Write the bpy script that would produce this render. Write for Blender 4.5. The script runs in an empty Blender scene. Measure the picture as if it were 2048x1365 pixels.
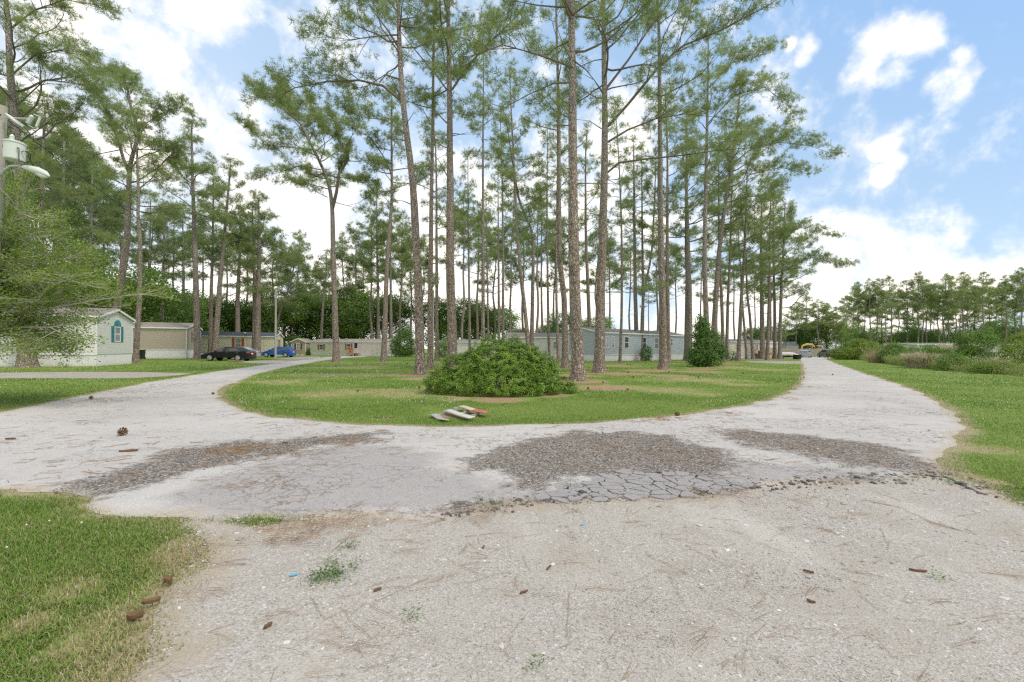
import bpy, bmesh, math, random
import numpy as np
from mathutils import Vector, Matrix
from mathutils.geometry import delaunay_2d_cdt

SC = bpy.context.scene
COL = SC.collection
PI = math.pi
# ------------------------------------------------------------------ camera
FPX, CX, CY, CAMH, ROLL = 910.0, 1024.0, 697.5, 1.5, 0.0061
RIGHT = Vector((math.cos(ROLL), 0, math.sin(ROLL)))
UP = Vector((-math.sin(ROLL), 0, math.cos(ROLL)))
FWD = Vector((0, 1, 0))
EYE = Vector((0, 0, CAMH))

def ray(px, py):
    return RIGHT * ((px - CX) / FPX) + UP * ((CY - py) / FPX) + FWD

def G(px, py, z=0.0):
    d = ray(px, py)
    t = (z - CAMH) / d.z
    return EYE + d * t

def at(px, py, Y):
    return EYE + ray(px, py) * Y

cam = bpy.data.cameras.new('camera')
cam.sensor_fit = 'HORIZONTAL'
cam.sensor_width = 36.0
cam.lens = FPX / 2048 * 36.0
cam.shift_y = 15.0 / 2048
cam.clip_end = 3000
cam.clip_start = 0.05
camo = bpy.data.objects.new('camera', cam)
COL.objects.link(camo)
camo.location = EYE
camo.rotation_euler = (math.radians(90), -ROLL, 0)
SC.camera = camo

SC.view_settings.view_transform = 'Standard'
SC.view_settings.look = 'None'
SC.view_settings.gamma = 1
SC.view_settings.use_curve_mapping = False
SC.view_settings.exposure = 0.74
SC.cycles.use_denoising = False
SC.cycles.filter_width = 1.3
SC.cycles.max_bounces = 6
SC.cycles.diffuse_bounces = 3
SC.cycles.transparent_max_bounces = 8
SC.cycles.caustics_reflective = False
SC.cycles.caustics_refractive = False

# ------------------------------------------------------------------ node helpers
def nd(nt, t, ins=None, **kw):
    n = nt.nodes.new(t)
    for k, v in kw.items():
        setattr(n, k, v)
    for k, v in (ins or {}).items():
        s = n.inputs[k]
        if isinstance(v, bpy.types.NodeSocket):
            nt.links.new(v, s)
        else:
            s.default_value = v
    return n

def c4(c):
    return (c[0], c[1], c[2], 1.0)

def val(nt, v, s):
    if isinstance(v, bpy.types.NodeSocket):
        nt.links.new(v, s)
    elif isinstance(v, (tuple, list)):
        s.default_value = c4(v)
    else:
        s.default_value = v

def mix(nt, f, a, b, mode='MIX'):
    n = nt.nodes.new('ShaderNodeMix')
    n.data_type = 'RGBA'
    n.blend_type = mode
    n.clamp_factor = True
    val(nt, f, n.inputs[0]); val(nt, a, n.inputs[6]); val(nt, b, n.inputs[7])
    return n.outputs[2]

def mth(nt, op, a, b=0.0, c=0.0, clamp=False):
    n = nt.nodes.new('ShaderNodeMath')
    n.operation = op
    n.use_clamp = clamp
    val(nt, a, n.inputs[0]); val(nt, b, n.inputs[1]); val(nt, c, n.inputs[2])
    return n.outputs[0]

def rng_(nt, v, a, b, c=0.0, d=1.0, smooth=True):
    n = nt.nodes.new('ShaderNodeMapRange')
    n.interpolation_type = 'SMOOTHSTEP' if smooth else 'LINEAR'
    val(nt, v, n.inputs[0])
    for i, x in enumerate((a, b, c, d)):
        val(nt, x, n.inputs[i + 1])
    return n.outputs[0]

def noi(nt, vec, scale, detail=3.0, rough=0.55, dist=0.0, out=0):
    n = nd(nt, 'ShaderNodeTexNoise', {'Scale': scale, 'Detail': detail, 'Roughness': rough, 'Distortion': dist})
    if vec is not None:
        nt.links.new(vec, n.inputs['Vector'])
    return n.outputs[out]

def vor(nt, vec, scale, feature='F1', rand=1.0):
    n = nt.nodes.new('ShaderNodeTexVoronoi')
    n.feature = feature
    n.inputs['Scale'].default_value = scale
    n.inputs['Randomness'].default_value = rand
    if vec is not None:
        nt.links.new(vec, n.inputs['Vector'])
    return n

def ramp(nt, f, stops):
    n = nt.nodes.new('ShaderNodeValToRGB')
    el = n.color_ramp.elements
    while len(el) < len(stops):
        el.new(0.5)
    for e, (p, c) in zip(el, stops):
        e.position = p
        e.color = c4(c) if isinstance(c, (tuple, list)) else (c, c, c, 1)
    val(nt, f, n.inputs[0])
    return n.outputs[0]

def att(nt, name, out='Fac'):
    n = nt.nodes.new('ShaderNodeAttribute')
    n.attribute_name = name
    return n.outputs[out]

def vscale(nt, vec, s):
    n = nt.nodes.new('ShaderNodeVectorMath')
    n.operation = 'MULTIPLY'
    nt.links.new(vec, n.inputs[0])
    n.inputs[1].default_value = s
    return n.outputs[0]

def vadd(nt, a, b):
    n = nt.nodes.new('ShaderNodeVectorMath')
    n.operation = 'ADD'
    nt.links.new(a, n.inputs[0]); nt.links.new(b, n.inputs[1])
    return n.outputs[0]

def newmat(name):
    m = bpy.data.materials.new(name)
    m.use_nodes = True
    nt = m.node_tree
    nt.nodes.clear()
    out = nt.nodes.new('ShaderNodeOutputMaterial')
    return m, nt, out

def finish(nt, out, color, rough=0.8, bump=None, bstr=0.5, bdist=0.02, metal=0.0, spec=0.3, coat=0.0, transl=None, emis=None):
    b = nt.nodes.new('ShaderNodeBsdfPrincipled')
    val(nt, color, b.inputs['Base Color'])
    val(nt, rough, b.inputs['Roughness'])
    b.inputs['Metallic'].default_value = metal
    b.inputs['Specular IOR Level'].default_value = spec
    b.inputs['Coat Weight'].default_value = coat
    if bump is not None:
        bn = nt.nodes.new('ShaderNodeBump')
        bn.inputs['Strength'].default_value = bstr
        bn.inputs['Distance'].default_value = bdist
        nt.links.new(bump, bn.inputs['Height'])
        nt.links.new(bn.outputs[0], b.inputs['Normal'])
    sh = b.outputs[0]
    if transl:
        t = nt.nodes.new('ShaderNodeBsdfTranslucent')
        val(nt, color, t.inputs[0])
        ms = nt.nodes.new('ShaderNodeMixShader')
        ms.inputs[0].default_value = transl
        nt.links.new(sh, ms.inputs[1]); nt.links.new(t.outputs[0], ms.inputs[2])
        sh = ms.outputs[0]
    nt.links.new(sh, out.inputs[0])

def pos(nt):
    return nt.nodes.new('ShaderNodeNewGeometry').outputs['Position']

def objco(nt):
    return nt.nodes.new('ShaderNodeTexCoord').outputs['Object']

# ------------------------------------------------------------------ sky, clouds, sun
SUN_EL, SUN_AZ = math.radians(55), math.radians(116)     # azimuth clockwise from +Y
w = bpy.data.worlds.new('World')
SC.world = w
w.use_nodes = True
nt = w.node_tree
nt.nodes.clear()
wo = nt.nodes.new('ShaderNodeOutputWorld')
bg = nt.nodes.new('ShaderNodeBackground')
bg.inputs[1].default_value = 0.12
nt.links.new(bg.outputs[0], wo.inputs[0])
sky = nt.nodes.new('ShaderNodeTexSky')
sky.sky_type = 'NISHITA'
sky.sun_disc = False
sky.sun_elevation = SUN_EL
sky.sun_rotation = SUN_AZ
sky.altitude = 0
sky.air_density = 1.0
sky.dust_density = 0.6
sky.ozone_density = 1.2
dirv = nt.nodes.new('ShaderNodeTexCoord').outputs['Generated']
clouds = [(225, 40, 105.0), (290, 130, 85.0), (330, 190, 70.0), (150, 60, 110.0), (400, 15, 70.0), (455, 15, 55.0), (430, 225, 75.0), (385, 215, 50.0), (490, 215, 35.0),
          (570, 420, 100.0), (640, 440, 110.0), (560, 500, 110.0), (700, 480, 110.0), (640, 540, 120.0), (470, 330, 45.0), (1060, 285, 55.0), (960, 400, 90.0),
          (1230, 320, 100.0), (1200, 440, 130.0), (1330, 420, 130.0), (1060, 480, 120.0), (1450, 470, 120.0), (1560, 520, 110.0), (1640, 565, 90.0), (840, 470, 120.0),
          (1770, 85, 50.8), (1725, 145, 39.4), (1830, 85, 42.6), (1790, 140, 32.8), (1900, 160, 39.4), (1925, 120, 24.6), (1618, 95, 19.7), (1608, 118, 14.8), (1580, 88, 11.5), (1765, 298, 21.3), (1768, 352, 19.7), (1790, 325, 18.0),
          (1860, 485, 70.0), (1760, 520, 75.0), (1920, 470, 40.0), (1990, 530, 90.0), (2060, 520, 90.0), (1880, 560, 80.0), (1700, 545, 60.0), (100, 250, 110.0), (40, 420, 120.0), (1100, 150, 40.0), (250, 300, 90.0)]
acc = None
for px, py, r in clouds:
    d = ray(px, py).normalized()
    d2 = ray(px + r, py).normalized()
    d3 = ray(px, py + r).normalized()
    ang = 0.5 * (d.angle(d2) + d.angle(d3))
    n = nt.nodes.new('ShaderNodeVectorMath')
    n.operation = 'DOT_PRODUCT'
    nt.links.new(dirv, n.inputs[0])
    n.inputs[1].default_value = d
    k = 1 - math.cos(ang * 1.5)
    v = mth(nt, 'MULTIPLY_ADD', n.outputs['Value'], 1 / k, 1 - 1 / k)   # 1 at centre, 0 at 1.5 r
    acc = v if acc is None else mth(nt, 'SMOOTH_MAX', acc, v, 0.25)
sepw = nt.nodes.new('ShaderNodeSeparateXYZ')
nt.links.new(dirv, sepw.inputs[0])
# behind and beside the view: a broken cloud field
behind = rng_(nt, sepw.outputs[1], 0.25, -0.15)
gen = mth(nt, 'MULTIPLY', behind, mth(nt, 'MULTIPLY_ADD', noi(nt, dirv, 2.2, 3.0), 3.0, -0.55))
acc = mth(nt, 'MAXIMUM', mth(nt, 'MAXIMUM', acc, -1.0), gen)
acc = mth(nt, 'MULTIPLY', acc, 0.82)
low = rng_(nt, sepw.outputs[2], 0.20, 0.06, 0.0, 0.9)
acc = mth(nt, 'ADD', acc, low)
nz = noi(nt, dirv, 8.5, 8.0, 0.6, 0.15)
nz2 = noi(nt, dirv, 30.0, 5.0, 0.6, 0.0)
shape = mth(nt, 'ADD', acc, mth(nt, 'ADD', mth(nt, 'MULTIPLY_ADD', nz, 4.2, -2.1), mth(nt, 'MULTIPLY_ADD', nz2, 1.3, -0.65)))
dens = rng_(nt, shape, -0.1, 1.6)
SKYGAIN = 1.0
skyc = mix(nt, 1.0, sky.outputs[0], (1.0, 1.0, 1.0), 'MULTIPLY')
gf = mth(nt, 'MULTIPLY_ADD', sepw.outputs[0], 0.42, mth(nt, 'MULTIPLY', sepw.outputs[2], 0.85))
grad = ramp(nt, gf, [(0.0, (4.5, 4.9, 5.3)), (0.22, (3.1, 4.05, 5.25)), (0.48, (2.5, 3.5, 4.7)), (0.72, (1.7, 2.95, 4.85)), (1.0, (1.05, 2.2, 4.4))])
veil = mix(nt, 0.8, skyc, grad)
cl = mix(nt, noi(nt, dirv, 5.0, 4.0), (6.3, 6.0, 5.6), (8.8, 8.0, 6.9))
nt.links.new(mix(nt, dens, veil, cl), bg.inputs[0])

sl = bpy.data.lights.new('sun', 'SUN')
sl.energy = 1.5
sl.angle = math.radians(10)
sl.color = (1.0, 0.90, 0.74)
so = bpy.data.objects.new('sun', sl)
COL.objects.link(so)
sd = Vector((math.sin(SUN_AZ) * math.cos(SUN_EL), math.cos(SUN_AZ) * math.cos(SUN_EL), math.sin(SUN_EL)))
so.rotation_euler = sd.to_track_quat('Z', 'Y').to_euler()
so.location = (0, 0, 60)

# ------------------------------------------------------------------ mesh helpers
def tag(o, label=None, cat=None, group=None, kind=None):
    if label: o['label'] = label
    if cat: o['category'] = cat
    if group: o['group'] = group
    if kind: o['kind'] = kind
    return o

def thing(name, label, cat, loc=(0, 0, 0), rz=0.0, group=None):
    o = bpy.data.objects.new(name, None)
    o.empty_display_size = 0.2
    COL.objects.link(o)
    o.location = loc
    o.rotation_euler = (0, 0, rz)
    return tag(o, label, cat, group)

def link(name, me, mats, parent=None):
    for m in (mats if isinstance(mats, (list, tuple)) else [mats]):
        me.materials.append(m)
    o = bpy.data.objects.new(name, me)
    COL.objects.link(o)
    if parent: o.parent = parent
    return o

def arr_mesh(name, V, F, smooth=False, mat_idx=None):
    """V (n,3) array, F (m,k) int array of equal-size faces"""
    V = np.asarray(V, dtype=np.float32); F = np.asarray(F, dtype=np.int32)
    me = bpy.data.meshes.new(name)
    k = F.shape[1]
    me.vertices.add(len(V)); me.vertices.foreach_set('co', V.ravel())
    me.loops.add(F.size); me.loops.foreach_set('vertex_index', F.ravel())
    me.polygons.add(len(F)); me.polygons.foreach_set('loop_start', np.arange(0, F.size, k, dtype=np.int32))
    if mat_idx is not None:
        me.polygons.foreach_set('material_index', np.asarray(mat_idx, dtype=np.int32))
    me.update(calc_edges=True)
    me.polygons.foreach_set('use_smooth', np.full(len(F), smooth, dtype=bool))
    return me

def fattr(me, name, a):
    me.attributes.new(name, 'FLOAT', 'POINT').data.foreach_set('value', np.asarray(a, dtype=np.float32))

class MB:
    def __init__(s):
        s.v = []; s.f = []; s.m = []
    def add(s, vs, fs, m=0):
        b = len(s.v)
        s.v += [tuple(v) for v in vs]
        s.f += [tuple(b + i for i in f) for f in fs]
        s.m += [m] * len(fs)
        return s
    def box(s, x0, x1, y0, y1, z0, z1, m=0, M=None):
        vs = [Vector((x, y, z)) for z in (z0, z1) for y in (y0, y1) for x in (x0, x1)]
        if M is not None: vs = [M @ v for v in vs]
        return s.add(vs, [(0, 2, 3, 1), (4, 5, 7, 6), (0, 1, 5, 4), (2, 6, 7, 3), (0, 4, 6, 2), (1, 3, 7, 5)], m)
    def poly(s, pts, m=0):
        return s.add(pts, [tuple(range(len(pts)))], m)
    def prism(s, pts, d, m=0):
        """extrude polygon pts (3d) by vector d"""
        n = len(pts); d = Vector(d)
        p = [Vector(q) for q in pts]
        vs = p + [q + d for q in p]
        fs = [tuple(range(n))[::-1], tuple(range(n, 2 * n))] + [(i, (i + 1) % n, n + (i + 1) % n, n + i) for i in range(n)]
        return s.add(vs, fs, m)
    def tube(s, pts, rs, n=8, m=0, cap=True):
        pts = [Vector(p) for p in pts]
        if not isinstance(rs, (list, tuple)): rs = [rs] * len(pts)
        vs = []; ref = None
        for i, p in enumerate(pts):
            t = (pts[min(i + 1, len(pts) - 1)] - pts[max(i - 1, 0)]).normalized()
            if ref is None:
                ref = Vector((1, 0, 0)) if abs(t.x) < 0.8 else Vector((0, 1, 0))
            u = (ref - t * ref.dot(t)).normalized(); w2 = t.cross(u); ref = u
            vs += [p + (u * math.cos(a) + w2 * math.sin(a)) * rs[i] for a in (2 * PI * j / n for j in range(n))]
        fs = [(i * n + j, i * n + (j + 1) % n, (i + 1) * n + (j + 1) % n, (i + 1) * n + j) for i in range(len(pts) - 1) for j in range(n)]
        if cap:
            fs += [tuple(range(n))[::-1], tuple(range((len(pts) - 1) * n, len(pts) * n))]
        return s.add(vs, fs, m)
    def lathe(s, prof, n=16, m=0, M=None):
        """prof: (r, z) list"""
        vs = []
        for r, z in prof:
            vs += [Vector((r * math.cos(2 * PI * j / n), r * math.sin(2 * PI * j / n), z)) for j in range(n)]
        if M is not None: vs = [M @ v for v in vs]
        fs = [(i * n + j, i * n + (j + 1) % n, (i + 1) * n + (j + 1) % n, (i + 1) * n + j) for i in range(len(prof) - 1) for j in range(n)]
        fs += [tuple(range(n))[::-1], tuple(range((len(prof) - 1) * n, len(prof) * n))]
        return s.add(vs, fs, m)
    def build(s, name, mats, parent=None, smooth=False, bevel=0.0):
        me = bpy.data.meshes.new(name)
        me.from_pydata(s.v, [], s.f)
        if isinstance(mats, (list, tuple)):
            me.polygons.foreach_set('material_index', s.m)
        bm = bmesh.new(); bm.from_mesh(me)
        bmesh.ops.recalc_face_normals(bm, faces=bm.faces)
        if bevel:
            bmesh.ops.bevel(bm, geom=[e for e in bm.edges if len(e.link_faces) == 2 and e.calc_face_angle(0) > 0.6], offset=bevel, segments=1, affect='EDGES', profile=0.5)
        if smooth:
            for f in bm.faces: f.smooth = True
        bm.to_mesh(me); bm.free()
        if smooth:
            me.set_sharp_from_angle(angle=math.radians(38))
        return link(name, me, mats, parent)

# numpy value noise (for positions and outlines)
_ng = np.random.default_rng(7).random((256, 256))
def vnoise(x, y, s=1.0, off=0.0):
    x = np.asarray(x, dtype=float) * s + 91.7 + off; y = np.asarray(y, dtype=float) * s + 37.3 + off * 1.7
    xi = np.floor(x).astype(int); yi = np.floor(y).astype(int)
    fx = x - xi; fy = y - yi
    fx = fx * fx * (3 - 2 * fx); fy = fy * fy * (3 - 2 * fy)
    g = lambda a, b: _ng[a % 256, b % 256]
    return (g(xi, yi) * (1 - fx) + g(xi + 1, yi) * fx) * (1 - fy) + (g(xi, yi + 1) * (1 - fx) + g(xi + 1, yi + 1) * fx) * fy
def fnoise(x, y, s=1.0, o=3, off=0.0):
    t = 0; a = 1; n = 0
    for i in range(o):
        t = t + a * vnoise(x, y, s * 2 ** i, off + i * 13.1); n += a; a *= 0.5
    return t / n

def sdf(P, poly):
    """signed distance to a closed polygon, positive inside"""
    P = np.asarray(P, dtype=np.float32)
    x = np.ascontiguousarray(P[:, 0]); y = np.ascontiguousarray(P[:, 1])
    poly = np.asarray(poly, dtype=np.float32)
    best = np.full(len(x), 1e12, dtype=np.float32); ins = np.zeros(len(x), dtype=bool)
    n = len(poly)
    for i in range(n):
        ax, ay = poly[i]; bx, by = poly[(i + 1) % n]
        ex, ey = bx - ax, by - ay
        dx = x - ax; dy = y - ay
        t = np.clip((dx * ex + dy * ey) / (ex * ex + ey * ey + 1e-12), 0, 1)
        qx = dx - t * ex; qy = dy - t * ey
        np.minimum(best, qx * qx + qy * qy, out=best)
        if ay != by:
            ins ^= ((ay <= y) != (by <= y)) & (dx < dy * (ex / ey))
    d = np.sqrt(best)
    return np.where(ins, d, -d).astype(float)

def gp(pix):
    return [tuple(G(*p)[:2]) for p in pix]

def rough_poly(poly, step, amp, seed=0.0):
    out = []
    n = len(poly)
    for i in range(n):
        a = np.array(poly[i]); b = np.array(poly[(i + 1) % n])
        L = np.linalg.norm(b - a)
        dcam = min(np.linalg.norm(a), np.linalg.norm(b), np.linalg.norm((a + b) / 2))
        st = step * max(1.0, dcam / 5)
        k = max(1, int(L / st))
        nrm = np.array([b[1] - a[1], a[0] - b[0]]) / (L + 1e-9)
        for j in range(k):
            p = a + (b - a) * j / k
            d = (fnoise([p[0]], [p[1]], 1.3, 4, seed)[0] - 0.5) * 2 * amp
            out.append(tuple(p + nrm * d))
    return out
# ------------------------------------------------------------------ ground, road, gravel
road_pix_outer_left = [(735, 712.2), (690, 712.6), (650, 715), (600, 721), (540, 729), (450, 741), (380, 752), (300, 765), (200, 785), (100, 806), (0, 825)]
road_left_xy = [(-13.5, 8.4), (-22, 6.2), (-22, 2.6), (-9, 4.0)]
road_pix_front = [(0, 978), (55, 982), (128, 993), (201, 1011), (256, 1026), (366, 1037), (460, 1042), (549, 1041), (640, 1036), (696, 1031), (760, 1033), (820, 1034), (890, 1028), (966, 1020),
                  (1050, 1008), (1142, 1004), (1250, 1003), (1340, 999), (1410, 986), (1484, 979), (1540, 976), (1601, 970), (1679, 968), (1796, 961), (1860, 952), (1897, 944), (1892, 926), (1874, 905)]
road_pix_right = [(1905, 885), (1928, 864), (1920, 838), (1893, 815), (1868, 800), (1829, 781), (1780, 764), (1719, 744), (1675, 729), (1657, 721), (1652, 717), (1668, 715.6), (1690, 714.5)]
road_pix_inner = [(1570, 714.5), (1588, 716.2), (1600, 719), (1604, 726), (1608, 737), (1609, 750), (1602, 768), (1582, 785), (1540, 800), (1480, 813), (1400, 826), (1300, 838), (1200, 845), (1100, 850), (1000, 853), (900, 854),
                  (800, 853), (700, 849), (620, 843), (540, 833), (480, 821), (452, 809), (438, 798), (440, 785), (460, 770), (500, 752), (560, 737), (640, 722.5), (690, 716.2), (735, 713.6)]
ROAD = gp(road_pix_outer_left) + road_left_xy + gp(road_pix_front) + gp(road_pix_right) + gp(road_pix_inner)
# gravel pull-in in front of the broken asphalt edge
GRAVEL = gp([(375, 1041), (385, 1075), (395, 1130), (377, 1180), (350, 1220), (325, 1262), (318, 1310), (270, 1372), (200, 1500)]) + [(-0.9, 0.9), (-0.6, -4), (9, -4), (9, 1.5)] + \
    gp([(2180, 1060), (2048, 1012), (1975, 978), (1925, 962), (1870, 946), (1796, 955), (1679, 962), (1484, 972), (1340, 990), (1142, 998), (966, 1014), (820, 1028), (640, 1034), (560, 1040), (450, 1041)])
ROADR = rough_poly(ROAD, 0.10, 0.22, 3.0)
GRAVR = rough_poly(GRAVEL, 0.12, 0.22, 9.0)
# pale gravel strips leading to the homes
DRIVES = {'left': gp([(-120, 747), (60, 745.5), (180, 744.5), (300, 744.5), (385, 748), (330, 753.5), (270, 757), (150, 757), (40, 757), (-120, 759)]),
          'cars': gp([(470, 724), (500, 722.5), (560, 719.5), (620, 716.2), (640, 716), (590, 722), (540, 728.5), (505, 727)]),
          'blue': gp([(545, 717.8), (600, 714.2), (640, 713.8), (640, 716), (600, 718.5)]),
          'right': gp([(1488, 722.2), (1540, 722), (1602, 723), (1604, 728), (1560, 728), (1500, 725.4)])}

DMG = [gp([(421, 889), (470, 883), (586, 880), (700, 868), (770, 868), (760, 884), (640, 897), (513, 916), (450, 934), (366, 953), (293, 971), (183, 995), (105, 984), (146, 962), (227, 942), (304, 914), (366, 898)]),
       gp([(1058, 876), (1150, 862), (1300, 868), (1347, 874), (1410, 890), (1468, 910), (1480, 936), (1440, 962), (1300, 956), (1142, 958), (1076, 979), (1021, 972), (985, 958), (925, 943), (940, 915), (1003, 893)]),
       gp([(1425, 866), (1484, 860), (1562, 868), (1679, 880), (1796, 899), (1873, 926), (1900, 950), (1800, 948), (1757, 938), (1640, 922), (1562, 908), (1484, 895)]),
       gp([(1796, 945), (1890, 925), (1960, 965), (2030, 1000), (1985, 1000), (1900, 975), (1796, 966), (1700, 975), (1601, 974), (1601, 964), (1700, 958)]),
       gp([(820, 1020), (960, 1006), (1142, 992), (1340, 975), (1500, 968), (1500, 982), (1340, 1002), (1142, 1006), (960, 1024), (820, 1036)])]
ALLI = gp([(1010, 1010), (1130, 972), (1250, 948), (1345, 945), (1420, 958), (1500, 972), (1484, 985), (1400, 992), (1340, 1003), (1250, 1006), (1142, 1008)])
NEWER = gp([(300, 1000), (420, 950), (530, 925), (700, 892), (860, 900), (930, 948), (1040, 985), (1200, 985), (1340, 965), (1480, 930), (1600, 925), (1750, 945), (1796, 965), (1601, 975), (1340, 1003), (1142, 1008), (966, 1026), (696, 1036), (366, 1042), (256, 1030)])

def ringgrid(front=0.5, ratio=1.03, r0=0.35, r1=900.0):
    a = np.concatenate([np.arange(-66, 66.01, front), np.arange(75, 290, 9.0)])
    rr = [r0]
    while rr[-1] < r1: rr.append(rr[-1] * ratio)
    rr = np.array(rr)
    A, R = np.meshgrid(np.radians(a), rr)
    V = np.stack([R * np.sin(A), R * np.cos(A), np.zeros_like(R)], -1)
    return V, len(a), len(rr)

STRAW = []     # (x, y, r) circles of pine straw round the tree feet, filled in as trees are made
def straw_px(px, py, rx):
    p = G(px, py); STRAW.append((p.x, p.y, rx))

def sheet(name, poly, z, material, attrs, cell=1.0, edge_drop=0.0):
    """flat sheet with a ragged outline, finely divided so that attributes can vary over it"""
    V, na, nr = ringgrid(0.6, 1.028, 1.0, 130)
    P = V.reshape(-1, 3)[:, :2]
    s = sdf(P, poly)
    P = P[s > 0.05]
    pts = [Vector(p) for p in poly] + [Vector(p) for p in P]
    n = len(poly)
    edges = [(i, (i + 1) % n) for i in range(n)]
    v, e, f, _, _, _ = delaunay_2d_cdt(pts, edges, [], 1, 1e-5)
    v = np.array([tuple(q) for q in v]); f = np.array([t for t in f if len(t) == 3])
    c = v[f].mean(1)
    f = f[sdf(c, poly) > -1e-4]
    ar = (v[f[:, 1], 0] - v[f[:, 0], 0]) * (v[f[:, 2], 1] - v[f[:, 0], 1]) - (v[f[:, 2], 0] - v[f[:, 0], 0]) * (v[f[:, 1], 1] - v[f[:, 0], 1])
    f[ar < 0] = f[ar < 0][:, ::-1]
    ins = sdf(v, poly)
    Z = np.full(len(v), z)
    Z = Z + 0.012 * (fnoise(v[:, 0], v[:, 1], 0.8, 3, 5.0) - 0.5) * np.clip(ins / 0.3, 0, 1)
    Z = np.where(ins < 0.03, z - edge_drop, Z)
    me = arr_mesh(name, np.column_stack([v, Z]), f, True)
    fattr(me, 'edge', np.clip(ins, 0, 2))
    for k, fn in attrs.items():
        fattr(me, k, fn(v))
    o = link(name, me, material)
    return tag(o, kind='structure')

def polymask(polys, soft):
    def fn(v):
        m = np.full(len(v), -9.0)
        for p in (polys if isinstance(polys[0][0], tuple) or isinstance(polys[0][0], list) else [polys]):
            m = np.maximum(m, sdf(v, p))
        return np.clip(m / soft, -1, 1) * 0.5 + 0.5
    return fn

# ---- materials
def mat_asphalt():
    m, nt, out = newmat('weathered_asphalt')
    P = pos(nt)
    warp = vadd(nt, P, vscale(nt, noi(nt, P, 2.3, 6.0, 0.65, out=1), (0.55, 0.55, 0)))
    big = noi(nt, P, 0.22, 4.0)
    med = noi(nt, P, 1.3, 5.0, 0.6)
    fine = noi(nt, P, 75.0, 3.0, 0.7)
    grit = vor(nt, P, 95.0)
    base = mix(nt, rng_(nt, big, 0.35, 0.65), (0.485, 0.462, 0.435), (0.575, 0.55, 0.52))
    newer = rng_(nt, mth(nt, 'ADD', att(nt, 'newer'), mth(nt, 'ADD', mth(nt, 'MULTIPLY_ADD', med, 0.9, -0.45), mth(nt, 'MULTIPLY_ADD', noi(nt, P, 0.55, 4.0, 0.6), 1.2, -0.6))), 0.36, 0.74)
    base = mix(nt, newer, base, (0.335, 0.312, 0.305))
    base = mix(nt, rng_(nt, med, 0.5, 0.75, 0.0, 0.55), base, (0.36, 0.34, 0.32))
    base = mix(nt, mth(nt, 'MULTIPLY', rng_(nt, fine, 0.5, 0.75), 0.45), base, (0.22, 0.21, 0.20))
    gc = ramp(nt, nd(nt, 'ShaderNodeSeparateColor', {0: grit.outputs['Color']}).outputs[0], [(0.0, (0.20, 0.19, 0.19)), (0.35, (0.43, 0.41, 0.39)), (0.8, (0.5, 0.48, 0.45)), (1.0, (0.72, 0.70, 0.67))])
    base = mix(nt, 0.33, base, gc)
    base = mix(nt, rng_(nt, noi(nt, P, 38.0, 4.0, 0.75), 0.60, 0.70, 0.0, 0.55), base, (0.13, 0.12, 0.11))
    base = mix(nt, rng_(nt, noi(nt, vscale(nt, P, (0.35, 1.6, 1)), 1.6, 6.0, 0.7), 0.5, 0.72, 0.0, 0.5), base, (0.36, 0.335, 0.31))
    # straw-coloured dust along stripes
    base = mix(nt, rng_(nt, noi(nt, vscale(nt, P, (0.5, 2.5, 1)), 1.1, 5.0, 0.65), 0.58, 0.75, 0.0, 0.5), base, (0.45, 0.33, 0.21))
    # hairline cracks
    cr = vor(nt, warp, 1.35, 'DISTANCE_TO_EDGE')
    crk = rng_(nt, cr.outputs['Distance'], 0.002, 0.010, 1.0, 0.0)
    cr2 = vor(nt, warp, 6.5, 'DISTANCE_TO_EDGE')
    crk2 = rng_(nt, cr2.outputs['Distance'], 0.01, 0.05, 1.0, 0.0)
    worn = rng_(nt, noi(nt, P, 0.5, 5.0, 0.65), 0.45, 0.6)
    crk = mth(nt, 'MULTIPLY', crk, rng_(nt, noi(nt, P, 0.9, 3.0), 0.50, 0.60, 0.0, 0.7))
    crk = mth(nt, 'MAXIMUM', crk, mth(nt, 'MULTIPLY', crk2, mth(nt, 'MULTIPLY', worn, 0.75)))
    base = mix(nt, mth(nt, 'MULTIPLY', crk, 0.75), base, (0.10, 0.088, 0.075))
    # broken-up areas where the top has gone to loose dark chips
    dm = mth(nt, 'ADD', att(nt, 'damage'), mth(nt, 'ADD', mth(nt, 'ADD', mth(nt, 'MULTIPLY_ADD', noi(nt, P, 1.6, 6.0, 0.7), 1.9, -0.95), mth(nt, 'MULTIPLY_ADD', noi(nt, P, 9.0, 4.0, 0.7), 0.8, -0.4)), mth(nt, 'MULTIPLY_ADD', fine, 0.5, -0.25)))
    dmask = rng_(nt, dm, 0.40, 0.76)
    chip = vor(nt, vadd(nt, P, vscale(nt, noi(nt, P, 14.0, 3.0, out=1), (0.05, 0.05, 0))), 62.0)
    chv = nd(nt, 'ShaderNodeSeparateColor', {0: chip.outputs['Color']}).outputs[0]
    chipc = ramp(nt, chv, [(0.0, (0.045, 0.042, 0.043)), (0.35, (0.125, 0.115, 0.108)), (0.65, (0.25, 0.222, 0.195)), (0.85, (0.38, 0.325, 0.265)), (1.0, (0.60, 0.56, 0.51))])
    chipc = mix(nt, rng_(nt, noi(nt, P, 3.4, 4.0), 0.45, 0.7, 0.0, 0.45), chipc, (0.30, 0.235, 0.18))
    base = mix(nt, mth(nt, 'MULTIPLY', dmask, 0.97), base, chipc)
    # alligator cracking
    al = rng_(nt, mth(nt, 'ADD', att(nt, 'alli'), mth(nt, 'MULTIPLY_ADD', med, 0.5, -0.25)), 0.45, 0.6)
    ac = vor(nt, vadd(nt, P, vscale(nt, noi(nt, P, 5.0, 3.0, out=1), (0.10, 0.10, 0))), 5.2, 'DISTANCE_TO_EDGE')
    acm = mth(nt, 'MULTIPLY', rng_(nt, ac.outputs['Distance'], 0.035, 0.10, 1.0, 0.0), al)
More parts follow.
